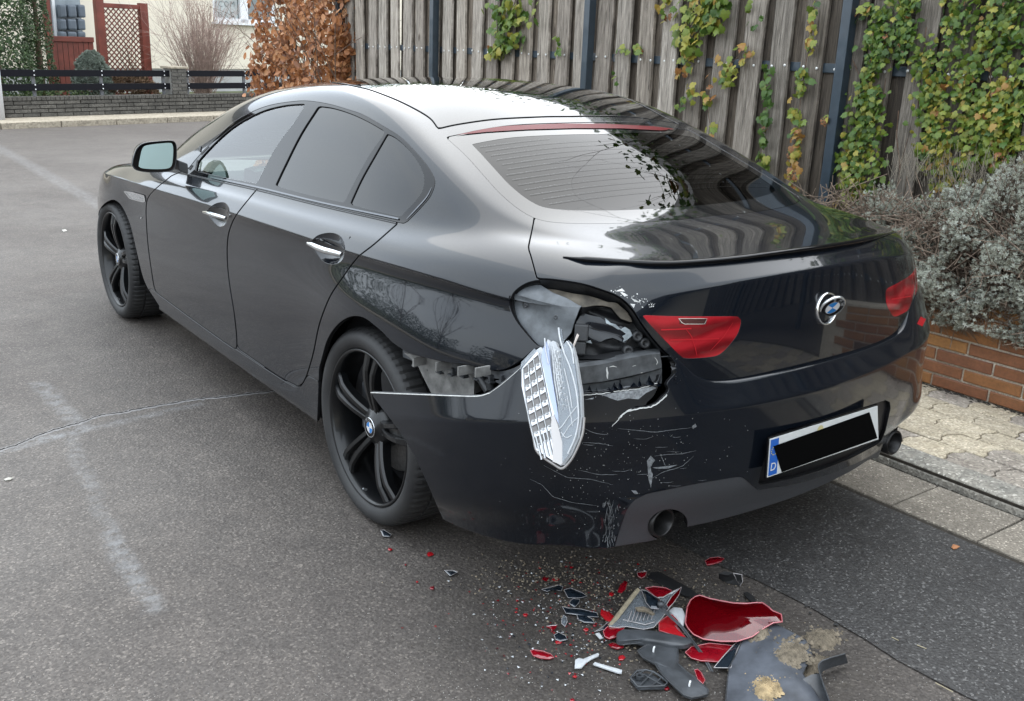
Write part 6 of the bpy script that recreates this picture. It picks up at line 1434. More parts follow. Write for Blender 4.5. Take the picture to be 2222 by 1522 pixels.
# ------------------------------------------------------------------ silvery shrub spilling over the planter
M_['silver'] = leafmat('silvery leaf', [(0, (.20, .17, .12)), (.25, (.38, .38, .30)), (.6, (.58, .60, .51)), (1, (.80, .82, .74))], .75, .15)
M_['dry'] = simple('dry brown twigs', (.26, .19, .14), .85, vary=.45, scale=80)
SP_V = []; SP_F = []
for k in range(9):
    a = k*2.4; el = .55+.10*k; c_, s_ = math.cos(a), math.sin(a); r = math.cos(el); h = math.sin(el); base = len(SP_V); w = .15
    SP_V += [(0, 0, .05*k), (c_*r*.5-s_*w, s_*r*.5+c_*w, .05*k+h*.5), (c_*r, s_*r, .05*k+h), (c_*r*.5+s_*w, s_*r*.5-c_*w, .05*k+h*.5)]; SP_F += [(base, base+1, base+2, base+3)]
def shrub(label, cells, n, seed, grp):
    R_ = np.random.RandomState(seed); root = empty('silver_shrub', label, 'shrub', (2.2, -.3, .5), grp); o0 = np.array([2.2, -.3, .5]); pl = []; tw_ = MB()
    for i in range(n):
        y = R_.uniform(*cells); f_ = R_.rand(); # section: hangs over the wall front (x 1.97) up to a ridge against the fence
        zt = .80+.25*np.clip((-.05-y)/.45+.45, 0, 1)+.05*math.sin(y*9); th = f_*1.75; x = 2.34-.40*math.sin(min(th, 1.57))+(.0 if th < 1.57 else 0); z = .47+(zt-.47)*math.cos(min(th, 1.57))-(0 if th < 1.57 else (th-1.57)*.45)
        bmp_ = .045*(math.sin(y*23+x*17)+math.sin(z*21-y*11)); nr = np.array([-math.sin(min(th, 1.45))-.1, R_.normal(0, .35), math.cos(min(th, 1.3))+.25]); nr /= np.linalg.norm(nr)
        p = np.array([x, y, z])+nr*(bmp_+R_.normal(0, .022)); s_ = R_.uniform(.010, .020); dens = math.sin(y*13+z*19)*math.sin(x*15-y*8+z*5)
        if dens < -.42 and R_.rand() < .8: continue
        pl.append((rmat(nr+R_.normal(0, .35, 3), R_.uniform(0, 6), s_), p-o0, min(max(R_.normal(.55 if dens > 0 else .40, .2), 0), .99)))
        q = p-nr*R_.uniform(.05, .12)+R_.normal(0, .02, 3); tw_.tube([tuple(q-o0), tuple(p-o0)], .0013, 3, cap=False)
    for i in range(n//5):
        y = R_.uniform(*cells); z = R_.uniform(.44, .85); x = 2.08+R_.uniform(-.08, .12); q = np.array([x, y, z]); tw_.tube([tuple(q-o0), tuple(q+R_.normal(0, .05, 3)-o0), tuple(q+R_.normal(0, .09, 3)-o0)], .0022, 3, cap=False)
    tag(leaf_cloud('foliage', M_['silver'], SP_V, SP_F, pl, root), kind='stuff'); tag(tw_.build('twigs', M_['dry'], root), kind='stuff')
shrub('silvery shrub at the left end of the planter, next to the post and boot', (-.22, .50), 7500, 1, 'silver shrubs in the planter')
shrub('large silvery shrub hanging over the brick wall at the right edge', (-1.35, -.22), 12500, 2, 'silver shrubs in the planter')
mb = MB(); R_ = np.random.RandomState(8)
for i in range(500):
    y = R_.uniform(-1.0, .25); z0 = .95+.12*R_.rand(); x = 2.30+R_.uniform(-.05, .08); p = np.array([x, y, z0]); d = np.array([R_.normal(-.15, .3), R_.normal(0, .3), 1]); d /= np.linalg.norm(d); L = R_.uniform(.06, .16); mb.tube([tuple(p), tuple(p+d*L*.5+R_.normal(0, .006, 3)), tuple(p+d*L)], .0010, 3, cap=False)
tag(mb.build('dry_stalks', simple('dry straw', (.36, .31, .24), .9)), 'thin dry stalks standing above the silver shrubs', kind='stuff')
mb = MB(); mb.box((2.30, -.45, .58), (.16, 1.9, .34)); o = mb.build('shrub_core', M_['inner']); bpy.data.objects.remove(o)
# ------------------------------------------------------------------ beech hedge with brown leaves
M_['beech'] = leafmat('dry beech leaf', [(0, (.17, .062, .024)), (.35, (.38, .145, .048)), (.7, (.58, .245, .090)), (1, (.72, .38, .18))], .5, .3, .05)
HG = empty('beech_hedge', 'tall beech hedge with coppery dry leaves at the far end of the fence', 'hedge', (2.6, 7.6, 0)); o0 = np.array([2.6, 7.6, 0]); R_ = np.random.RandomState(21); pl = []
def hedge_pt():
    y = R_.uniform(6.35, 8.45); fz = R_.uniform(.1, 2.45); side_ = R_.rand()
    if side_ < .6: x = 2.28+.05*math.sin(y*5)+.06*math.sin(fz*6+y*2)+R_.normal(0, .05); nr = np.array([-1, R_.normal(-.2, .5), R_.normal(.1, .5)])
    elif side_ < .85: y = 6.42+abs(R_.normal(0, .10)); x = R_.uniform(2.2, 2.75); nr = np.array([R_.normal(-.3, .4), -1, R_.normal(.1, .5)])
    else: x = R_.uniform(2.25, 2.8); nr = R_.normal(0, 1, 3)
    return np.array([x, y, fz]), nr
for i in range(8500):
    p, nr = hedge_pt()
    if math.sin(p[1]*6.1+p[2]*3.3)*math.sin(p[2]*5.2-p[1]*1.7) < -.55 and R_.rand() < .85: continue
    pl.append((rmat(nr, R_.uniform(0, 6), R_.uniform(.055, .095)), p-o0, min(max(R_.normal(.5, .25), 0), .99)))
pl.sort(key=lambda q: q[1][0]+q[1][1]*.3)
for q in pl[:120]: leaf_cloud('leaf', M_['beech'], OV_V, OV_F, [q], HG)
tag(leaf_cloud('foliage', M_['beech'], OV_V, OV_F, pl[120:], HG), kind='stuff')
for k in range(5): twig_bush(HG, (-.12+.05*(k % 2), -1.1+k*.5, .1), 7, 2.3, .12, .010, M_['stem'], 30+k, (0, 0), 2)
# ------------------------------------------------------------------ far side of the crossing street
FO = np.array([.85, 16.1, 0]); FE = np.array([.963, .269, 0]); FN = np.array([-.269, .963, 0])
def fpt(u, v_, d=0.0):
    dr = ray(u, v_); o_ = FO+FN*d; t = ((o_-CP)@FN)/(dr@FN); return CP+dr*t
def floc(s_, d, z): return FO+FE*s_+FN*d+np.array([0, 0, z])
def fs(u, v_, d=0.0): p = fpt(u, v_, d)-FO; return float(p@FE), float(p[2])
FR = math.atan2(FE[1], FE[0])
def fbox(mb, s0, s1, d0, d1, z0, z1, mi=0): c_ = floc((s0+s1)/2, (d0+d1)/2, (z0+z1)/2); mb.box(tuple(c_), (abs(s1-s0), abs(d1-d0), abs(z1-z0)), FR, mi)
M_['pave_far'] = wear('pale pavement', [(.3, (.36, .31, .24)), (.7, (.48, .42, .33))], 5, 40, .9, .3, 0, 1.1)
mb = MB(); fbox(mb, -12, 30, -.92, .02, -.05, .085); fp = mb.build('far_pavement', M_['pave_far']); tag(fp, 'pale narrow pavement on the far side of the street', kind='structure')
me = slab_mesh(.98, .12, .13, .012); me.materials.append(M_['pave_far'])
for k in range(24):
    o = bpy.data.objects.new('kerb_stone', me); C.objects.link(o); o.parent = fp; o.location = tuple(floc(-6+k*1.0, -.99+.00*k, .035)); o.rotation_euler = (0, 0, FR+rnd.uniform(-.004, .004))
mb = MB(); c_ = floc(8, 15, 0.10); mb.box(tuple(c_), (60, 29.9, .16), FR); tag(mb.build('front_garden', simple('garden soil and moss', (.10, .115, .045), .95, vary=.6, scale=3)), 'mossy front garden ground behind the low wall', kind='structure')
zt = fs(200, 208)[1]; zb = .085; print('far wall top', zt, fs(390, 150), fs(20, 262), fs(570, 205))
M_['brick_far'] = wear('grey brick', [(.3, (.075, .07, .062)), (.7, (.15, .14, .125))], 6, 60, .9, .4, .25, 1.3)
FW_ = empty('garden_wall', 'low weathered grey brick garden wall across the street', 'wall', tuple(floc(2, 0, zb)), rz=FR); s0, s1 = -8.0, 8.6
mb = MB(); mb.box((s0/2+s1/2-2, .12, (zt-zb)/2-.02), (s1-s0, .20, zt-zb-.03)); mb.build('mortar_core', simple('dark mortar', (.05, .047, .042), .95), FW_)
nr_ = 5; H = (zt-zb)/nr_
bme = bpy.data.meshes.new('brick'); q = MB(); q.box((0, 0, 0), (.285, .06, H-.014)); bme.from_pydata(q.v, [], q.f); bme.materials.append(M_['brick_far'])
bm2 = bpy.data.meshes.new('brick'); q = MB(); q.box((0, 0, 0), (.072, .24, H-.010)); bm2.from_pydata(q.v, [], q.f); bm2.materials.append(M_['brick_far'])
for r_ in range(nr_-1):
    k = 0; s_ = s0+(.15 if r_ % 2 else 0)
    while s_ < s1:
        if not (3.6 < s_+.15 < 3.95 and False):
            o = bpy.data.objects.new('brick', bme); C.objects.link(o); o.parent = FW_; o.location = (s_+.15-2, .025+rnd.uniform(-.004, .004), (r_+.5)*H)
        s_ += .30
tb_ = MB(); s_ = s0
while s_ < s1: tb_.box((s_+.04-2, .115, (nr_-.5)*H), (.073, .26, H-.012)); s_ += .084
tag(tb_.build('upright_bricks', M_['brick_far'], FW_), kind='stuff')
# pillar
sp0 = fs(373, 180)[0]; sp1 = fs(406, 180)[0]; ztp = fs(390, 147)[1]; PL = empty('brick_pillar', 'grey brick gate pillar with pale cap rising from the low wall', 'pillar', tuple(floc((sp0+sp1)/2, .02, zt)), rz=FR)
wP = sp1-sp0; mb = MB(); mb.box((0, .12, (ztp-zt)/2), (wP-.02, .26, ztp-zt)); mb.build('mortar_core', simple('pale far mortar', (.30, .29, .27), .95), PL)
for r_ in range(7):
    hh = (ztp-zt-.03)/7
    for c_ in range(2):
        w1 = wP*(.62 if (c_+r_) % 2 else .38); x = (-wP/2+w1/2) if c_ == 0 else (wP/2-w1/2); q = MB(); q.box((x, -.012, (r_+.5)*hh), (w1-.014, .04, hh-.014)); q.build('brick', M_['brick_far'], PL)
mb = MB(); mb.box((0, .12, ztp-zt), (wP+.06, .34, .04)); mb.build('cap', M_['pave_far'], PL, bevel=.006)
M_['shard_g'] = simple('grey steel post', (.16, .16, .17), .5)
# black plank rails with white screws, in two bays
M_['rail_black'] = simple('black painted plank', (.010, .010, .014), .7, spec=.12)
def rail_bay(label, u0, u1, posts):
    a0, a1 = fs(u0, 160)[0], fs(u1, 160)[0]; c0 = floc(a0, .1, zt); root = empty('plank_fence', label, 'fence', tuple(c0), 'black plank fence bays', FR)
    for va, vb in ((153, 167), (182, 196)):
        z1 = fs(250, va)[1]-zt; z0 = fs(250, vb)[1]-zt; mb = MB(); mb.box(((a1-a0)/2, -.02, (z0+z1)/2), (a1-a0, .03, z1-z0)); mb.build('plank', M_['rail_black'], root, bevel=.004)
    for u in posts:
        s_ = fs(u, 180)[0]-a0; mb = MB(); mb.box((s_, .02, (fs(250, 158)[1]-zt)/2), (.05, .04, fs(250, 158)[1]-zt)); mb.build('post', M_['shard_g'], root)
        mb = MB()
        for v_ in (155, 164, 184, 193):
            vs, ff = lathe([(0, -.008), (.012, -.004), (.013, 0)], 8, 'y'); zz = fs(250, v_)[1]-zt; mb.add([(x+s_, y-.036, z+zz) for x, y, z in vs], ff)
        mb.build('screw', M_['white'], root)
rail_bay('long black plank fence bay left of the brick pillar', -700, 372, (-640, -500, -355, -210, -65, 80, 227, 362))
rail_bay('short black plank fence bay right of the brick pillar', 408, 640, (414, 537, 620))
# white bollard at the left picture edge
a = fs(2, 255, -.25)[0]; mb = MB(); c0 = floc(a-.03, -.25, 0); vs, ff = lathe([(0, 0), (.09, 0), (.09, 1.0), (.085, 1.02), (0, 1.03)], 24, 'z'); mb.add([(x+c0[0], y+c0[1], z+.08) for x, y, z in vs], ff, 0, True); bl = mb.build('bollard', simple('white post paint', (.78, .80, .84), .5)); tag(bl, 'white round post at the far pavement by the left edge', 'post')
# house front
HD = 4.6; HOUSE = empty('house', 'cream rendered house front with a white window and a low grey plinth', 'house', tuple(floc(3, HD, 0)), rz=FR)
M_['render'] = simple('cream render', (.92, .83, .68), .85, vary=.05, scale=1.2, bmp=.0); M_['plinth'] = simple('grey plinth render', (.48, .48, .47), .85, vary=.08, scale=3)
def hx(u, v_, d=HD): s_, z = fs(u, v_, d); return s_-3, z
wx0, wz1 = hx(459, -40); wx1, wz0 = hx(600, 54)
mb = MB(); L0, L1, ZT = -6.5, 12, 5.2; zpl = hx(480, 150)[1]
mb.box(((L0+wx0)/2, .15, (zpl+ZT)/2), (wx0-L0, .3, ZT-zpl)); mb.box(((wx1+L1)/2, .15, (zpl+ZT)/2), (L1-wx1, .3, ZT-zpl)); mb.box(((wx0+wx1)/2, .15, (zpl+wz0)/2), (wx1-wx0, .3, wz0-zpl)); mb.box(((wx0+wx1)/2, .15, (wz1+ZT)/2), (wx1-wx0, .3, ZT-wz1))
mb.build('wall', M_['render'], HOUSE); mb = MB(); mb.box(((L0+L1)/2, .17, (zpl-.003)/2), (L1-L0, .27, zpl-.003)); mb.build('plinth', M_['plinth'], HOUSE)
mb = MB(); mb.box(((L0+L1)/2, 3, ZT+.6), (L1-L0+1, 7, .2)); mb.build('roof', simple('dark roof tiles', (.07, .05, .045), .7), HOUSE)
WN = bpy.data.objects.new('window', None); C.objects.link(WN); WN.parent = HOUSE; fw = .10; mb = MB()
for (x0, x1, z0, z1) in ((wx0, wx1, wz0, wz0+fw), (wx0, wx0+fw, wz0, wz1), (wx1-fw, wx1, wz0, wz1), (hx(524, 20)[0], hx(541, 20)[0], wz0, wz1)): mb.box(((x0+x1)/2, .10, (z0+z1)/2), (x1-x0, .10, z1-z0))
mb.build('frame', M_['white'], WN, bevel=.006); mb = MB(); mb.box(((wx0+wx1)/2, -.05, wz0-.03), (wx1-wx0+.1, .16, .05)); mb.build('sill', M_['white'], WN, bevel=.005)
m, nt, b = new_mat('window pane with pale sign'); b.inputs['Base Color'].default_value = (.075, .095, .095, 1); b.inputs['Roughness'].default_value = .12; b.inputs['Coat Weight'].default_value = 1
mb = MB(); mb.box(((wx0+wx1)/2, .135, (wz0+wz1)/2), (wx1-wx0-.1, .01, wz1-wz0)); mb.build('pane', m, WN)
M_['net'] = simple('pale net curtain', (.50, .53, .52), .9, vary=.15, scale=14); mb = MB(); x0, x1 = hx(464, 20)[0], hx(522, 20)[0]; z0_ = hx(464, 50)[1]; mb.box(((x0+x1)/2, .128, (z0_+wz1)/2), (x1-x0, .004, wz1-z0_)); mb.build('curtain', M_['net'], WN)
mb = MB(); rr_ = random.Random(2)
for r_, vv in enumerate((10, 33)):
    for k, uu in enumerate((473, 485, 498, 511)):
        ch = ('YCOM', 'SDKC')[r_][k]; vs, ff = text_mesh(ch, .19); px_, pz_ = hx(uu, vv); mb.add([(px_+x, .124, pz_+y) for x, y, z in vs], ff)
bpy_o = mb.build('lace_motif', simple('grey lace pattern', (.24, .27, .27), .9), WN)
# brown wooden gate screen, lattice panel
M_['brown'] = simple('red-brown wood stain', (.20, .045, .028), .5, vary=.3, scale=5, bmp=.15)
GD = 2.4; GT = empty('wooden_gate', 'red-brown boarded garden gate with slim posts beside the evergreen', 'gate', tuple(floc(3, GD, .1)), rz=FR)
def gx(u, v_): s_, z = fs(u, v_, GD); return s_-3, z-.1
def gbox(mb, u0, v0, u1, v1, dd=.06, off=0):
    a = gx(u0, v0); b_ = gx(u1, v1); mb.box(((a[0]+b_[0])/2, off, (a[1]+b_[1])/2), (abs(b_[0]-a[0]), dd, abs(b_[1]-a[1])))
# posts stand vertical: width from one height only
def gpost(name, uc, wpx, vtop, parent, d=.10, base=.0):
    xc, zt_ = gx(uc, 140)[0], gx(uc, vtop)[1]; w_ = abs(gx(uc+wpx/2, 140)[0]-gx(uc-wpx/2, 140)[0]); mb = MB(); mb.box((xc, 0, (zt_+base)/2), (w_, d, zt_-base)); return mb.build(name, M_['brown'], parent, bevel=.006)
gpost('post', 112, 14, -60, GT); xg0, xg1 = gx(114, 120)[0], gx(205, 120)[0]; zg = gx(150, 83)[1]
mb = MB(); mb.box(((xg0+xg1)/2, 0, zg-.02), (xg1-xg0, .07, .10)); mb.build('top_rail', M_['brown'], GT, bevel=.006)
nb = 8
for k in range(nb):
    w_ = (xg1-xg0)/nb; mb = MB(); mb.box((xg0+(k+.5)*w_, .01, (zg-.07)/2), (w_-.012, .03, zg-.07)); mb.build('board', M_['brown'], GT)
LT = empty('lattice_screen', 'red-brown diamond lattice screen between two posts', 'trellis', tuple(floc(3, GD, .1)), rz=FR)
gpost('post', 224, 17, -50, LT, .12); gpost('post', 318, 16, 8, LT, .12)
xl0, xl1 = gx(232, 140)[0], gx(310, 140)[0]; zl1 = gx(270, 10)[1]; zl0 = .15
mb = MB(); mb.box(((xl0+xl1)/2, 0, zl1-.04), (xl1-xl0, .08, .09)); mb.build('top_rail', M_['brown'], LT, bevel=.01)
mb = MB(); mb.box(((xl0+xl1)/2, 0, zl0), (xl1-xl0, .08, .09)); mb.build('bottom_rail', M_['brown'], LT)
W_, H_ = xl1-xl0, zl1-.08-zl0; st_ = .115; k = -int(H_/st_)-1
for dirn in (1, -1):
    k = -int(H_/st_)-1
    while k*st_ < W_:
        a0 = k*st_; x0, x1 = max(0, a0), min(W_, a0+H_)
        if x1 > x0+.02:
            if dirn == 1: p0, p1 = (x0, x0-a0), (x1, x1-a0)
            else: p0, p1 = (W_-x0, x0-a0), (W_-x1, x1-a0)
            L = math.hypot(p1[0]-p0[0], p1[1]-p0[1]); an = math.atan2(p1[1]-p0[1], p1[0]-p0[0]); M2 = Matrix.Translation((xl0+(p0[0]+p1[0])/2, .012*dirn, zl0+(p0[1]+p1[1])/2)) @ Matrix.Rotation(-an, 4, 'Y')
            mb = MB(); mb.box((0, 0, 0), (L, .012, .022), M=M2); mb.build('lath', M_['brown'], LT)
        k += 1
# house entrance glazing behind the gate
ED = 4.3; EN = empty('entrance_window', 'glazed house entrance with white frame behind the wooden gate', 'window', tuple(floc(3, ED, 0)), rz=FR)
def ex_(u, v_): s_, z = fs(u, v_, ED); return s_-3, z
mb = MB(); a = ex_(100, -60); b_ = ex_(132, 83); 
for u0, u1 in ((101, 107), (114, 120)):
    x0, x1 = ex_(u0, 40)[0], ex_(u1, 40)[0]; mb.box(((x0+x1)/2, 0, (a[1]+b_[1])/2), (x1-x0, .08, a[1]-b_[1]))
mb.build('frame', M_['white'], EN); mb = MB(); x0, x1 = ex_(100, 40)[0], ex_(178, 40)[0]; mb.box(((x0+x1)/2, .03, (a[1]+b_[1])/2), (x1-x0, .02, a[1]-b_[1])); mb.build('pane', simple('reflecting pane', (.20, .24, .27), .1, 0, 1), EN)
# grey stacked bins behind
mb = MB(); 
for u0, u1 in ((120, 136), (137, 158), (159, 177)):
    for v0, v1 in ((10, 39), (41, 66), (68, 82)):
        p = ex_(u0, v0); q = ex_(u1, v1); tmp = MB(); cx_ = (p[0]+q[0])/2; mb.box((cx_, -.12, (p[1]+q[1])/2), (q[0]-p[0], .16, p[1]-q[1]))
BN = empty('water_tank', 'blue-grey ribbed plastic tank standing behind the wooden gate', 'tank', tuple(floc(3, ED, 0)), rz=FR); mb.build('tank_body', simple('blue-grey plastic', (.12, .145, .175), .5, vary=.15, scale=4), BN, bevel=.04)
# evergreen, grey shrub, bare bush
M_['thuja'] = leafmat('evergreen spray', [(0, (.012, .028, .008)), (.5, (.035, .075, .016)), (.85, (.075, .125, .028)), (1, (.12, .15, .05))], .7, .08)
def cloud(name, label, cat, mat, u_rng, v_top, d, depth, n, size, seed, tone, shape=(OV_V, OV_F), fz=None, base=.1):
    R_ = np.random.RandomState(seed); s0_, s1_ = fs(u_rng[0], 150, d)[0], fs(u_rng[1], 150, d)[0]; zt_ = fs(sum(u_rng)/2, v_top, d)[1]; c0 = floc((s0_+s1_)/2, d, base); root = empty(name, label, cat, tuple(c0)); pl = []
    W_ = (s1_-s0_)/2; Hh = zt_-base
    for i in range(n):
        t = R_.uniform(0, 1); a = R_.uniform(0, 2*PI); prof = fz(t) if fz else math.sqrt(max(1-t*t, 0)); rr = (1-abs(R_.normal(0, .12)))*prof; rr *= 1+.10*math.sin(t*23+a*3)
        p = FE*(W_*rr*math.cos(a))+FN*(depth*rr*math.sin(a))+np.array([0, 0, t*Hh]); nr = FE*math.cos(a)*1.0+FN*math.sin(a)+np.array([0, 0, .3])+R_.normal(0, .5, 3)
        pl.append((rmat(nr, R_.uniform(0, 6), R_.uniform(*size)), p, min(max(R_.normal(tone, .2), 0), .99)))
    tag(leaf_cloud('foliage', mat, shape[0], shape[1], pl, root), kind='stuff'); return root
e1 = cloud('evergreen_tree', 'tall dark green evergreen column at the far left', 'tree', M_['thuja'], (-95, 78), -200, 1.3, .75, 15000, (.03, .065), 3, .42, fz=lambda t: 1-.25*t)
e2 = cloud('evergreen_tree', 'narrower dark evergreen right beside the tall one, next to the gate', 'tree', M_['thuja'], (58, 117), -160, 1.6, .45, 6500, (.025, .055), 4, .38, fz=lambda t: 1-.45*t)
for r_, s_ in ((e1, .09), (e2, .07)): mb = MB(); mb.tube([(0, 0, -.05), (0, 0, 1.0), (.02, 0, 2.6)], [s_, s_*.8, s_*.3], 8); mb.build('trunk', M_['stem'], r_)
M_['lav'] = leafmat('grey-green leaf', [(0, (.10, .13, .09)), (.5, (.22, .26, .21)), (1, (.36, .39, .34))], .8, .1)
cloud('grey_shrub', 'rounded grey-green shrub before the lattice screen', 'shrub', M_['lav'], (158, 240), 113, .9, .4, 3000, (.03, .06), 6, .5, (SP_V, SP_F))
cloud('low_hedge', 'low reddish brown plants behind the plank fence', 'plants', leafmat('brown leaf', [(0, (.10, .06, .03)), (1, (.30, .19, .11))], .8, .1), (205, 345), 158, .7, .3, 1200, (.04, .08), 7, .5, (SP_V, SP_F))
cloud('ground_cover', 'mossy green ground cover behind the left plank bay', 'plants', M_['thuja'], (0, 240), 192, .6, .3, 900, (.03, .06), 9, .8)
BB = empty('bare_bush', 'large leafless bush with pinkish twigs before the house wall', 'bush', tuple(floc(fs(440, 160, 1.4)[0], 1.4, .1)), rz=0)
M_['pink'] = simple('pale pinkish twigs', (.42, .30, .25), .85, vary=.25, scale=10)
twig_bush(BB, (0, 0, 0), 130, 2.4, .30, .0095, M_['pink'], 12, (0, 0), 2, th=4)
BP = empty('climbing_plant', 'leafless climber on the lattice screen', 'plant', tuple(floc(fs(285, 150, 2.2)[0], 2.2, .1))); twig_bush(BP, (0, 0, 0), 4, 2.6, .10, .010, M_['stem'], 14, (0, 0), 2)
# ------------------------------------------------------------------ houses across the road, behind the viewer: seen only as reflections in the lacquer
def side_house(label, x0, x1, y0, y1, h, face):
    r_ = empty('house', label, 'house', ((x0+x1)/2, (y0+y1)/2, 0)); cx_, cy_ = (x0+x1)/2, (y0+y1)/2
    mb = MB(); mb.box((0, 0, h/2), (x1-x0, y1-y0, h)); mb.build('wall', M_['render'], r_)
    mb = MB(); ov = .7; mb.box((0, 0, h+.12), (x1-x0+2*ov, y1-y0+2*ov, .24)); mb.add([(-(x1-x0)/2-ov, -(y1-y0)/2-ov, h+.25), ((x1-x0)/2+ov, -(y1-y0)/2-ov, h+.25), ((x1-x0)/2+ov, (y1-y0)/2+ov, h+.25), (-(x1-x0)/2-ov, (y1-y0)/2+ov, h+.25), (0, -(y1-y0)/2-ov, h+.8), (0, (y1-y0)/2+ov, h+.8)], [(0, 1, 4), (1, 2, 5, 4), (2, 3, 5), (3, 0, 4, 5)])
    mb.build('roof', simple('dark eternit roof', (.035, .033, .034), .7), r_)
    for k in range(3):
        y = (y0-y1)/2+(k+.5)*(y1-y0)/3; mb = MB(); xx = (x1-x0)/2 if face > 0 else -(x1-x0)/2; mb.box((xx, y, 1.6), (.08, 1.3, 1.2)); w_ = mb.build('window', M_['white'], r_); mb = MB(); mb.box((xx+face*.045, y, 1.6), (.01, 1.1, 1.0)); mb.build('pane', M_['gloss_black'], w_)
side_house('cream bungalow with dark overhanging roof on the street side of the car', -34, -22, -8, 9, 2.6, 1)
side_house('cream house behind the viewer across the street', -6.0, 7.0, -17, -9.0, 3.0, 1)

# house with a dark roof behind the fence, seen only as a dark band in the rear window and roof
HB = empty('house', 'tall house with a dark tiled roof behind the board fence', 'house', (10, -2, 0))
mb = MB(); mb.box((.4, 0, 2.5), (7.2, 20, 5.0)); mb.build('wall', simple('grey-brown render', (.30, .27, .23), .9), HB)
mb = MB(); mb.add([(-4.2, -10.6, 4.9), (-4.2, 10.6, 4.9), (0, 10.6, 8.6), (0, -10.6, 8.6), (4.6, -10.6, 4.9), (4.6, 10.6, 4.9)], [(0, 3, 2, 1), (3, 4, 5, 2), (0, 1, 5, 4), (0, 4, 3), (1, 2, 5)])
mb.build('roof', simple('dark roof tiles near', (.035, .033, .034), .6, vary=.4, scale=6), HB)

# opposite side of the street, mirrored in the doors
mb = MB(); mb.box((-8.3, 2, .05), (1.6, 26, .10)); tag(mb.build('opposite_pavement', M_['pave_far']), 'pale pavement on the opposite side of the street', kind='structure')
R_ = np.random.RandomState(33); pl = []
for i in range(6500):
    y = R_.uniform(-10, 15); z = R_.uniform(.1, 1.35+.12*math.sin(y*2.1)); nr = R_.normal(0, .6, 3)+[1, 0, .4]
    if 4.2 < y < 5.6: continue
    pl.append((rmat(nr, R_.uniform(0, 6), R_.uniform(.06, .13)), np.array([-9.4+R_.normal(0, .14), y, z]), min(max(R_.normal(.4, .2), 0), .99)))
h2 = empty('hedge', 'clipped green garden hedge on the opposite side of the street', 'hedge', (-9.4, 2, 0)); tag(leaf_cloud('foliage', M_['hedge'], OV_V, OV_F, [(a, p-np.array([-9.4, 2, 0]), t) for a, p, t in pl], h2), kind='stuff')
for k, (x, y) in enumerate(((-11, 7.5), (-10.8, -1.5), (-11.5, 13))):
    t_ = empty('bare_tree', ('leafless garden tree by the hedge gap across the street', 'leafless garden tree across the street level with the car', 'leafless garden tree farthest along the opposite hedge')[k], 'tree', (x, y, 0)); twig_bush(t_, (0, 0, 1.3), 8, 3.2, .5, .03, M_['stem'], 60+k, (0, 0), 2); mb = MB(); mb.tube([(0, 0, 0), (.03, 0, .8), (0, 0, 1.5)], [.10, .08, .06], 8); mb.build('trunk', M_['stem'], t_)

R_ = np.random.RandomState(44); pl = []; c0 = floc(-12, 2.4, 0)
for i in range(6000):
    s_ = R_.uniform(-10, 9.2); z = R_.uniform(.1, 2.3+.25*math.sin(s_*1.7)); nr = R_.normal(0, .6, 3)-FN+[0, 0, .4]
    pl.append((rmat(nr, R_.uniform(0, 6), R_.uniform(.09, .18)), FE*s_+FN*R_.normal(0, .25)+np.array([0, 0, z]), min(max(R_.normal(.4, .2), 0), .99)))
h3 = empty('hedge', 'long evergreen garden hedge left of the far wall, beyond the picture edge', 'hedge', tuple(c0)); tag(leaf_cloud('foliage', M_['hedge'], OV_V, OV_F, pl, h3), kind='stuff')
# ------------------------------------------------------------------ debris on the road
M_['shard_dark'] = simple('dark blue-black paint shard', (.022, .032, .045), .15, .3, 1, vary=.3, scale=50)
M_['shard_grey'] = simple('muddy dark grey plastic', (.060, .065, .072), .45, vary=.5, scale=16, bmp=.25)
M_['sheet_grey'] = simple('muddy blue-grey plastic sheet', (.095, .104, .122), .35, vary=.45, scale=12, bmp=.2)
M_['mud'] = simple('dry crumbly mud', (.20, .165, .12), .95, vary=.55, scale=45, bmp=.8)
M_['mud2'] = simple('pale clay', (.40, .30, .17), .95, vary=.5, scale=30, bmp=.8)
M_['rim_pale'] = simple('pale broken rim', (.50, .47, .47), .3)
M_['red_rim'] = simple('pinkish lens rim', (.60, .18, .20), .25, coat=1)
M_['red_solid'] = simple('deep red plastic', (.24, .004, .011), .12, coat=1, vary=.35, scale=30)
M_['red_bright'] = simple('bright red plastic', (.42, .012, .018), .2, coat=1)
def z_at(zf, u, v_): return zf(u, v_) if callable(zf) else zf
GRP = {'r': 'small red lens splinters on the road', 'd': 'dark paint splinters on the road'}
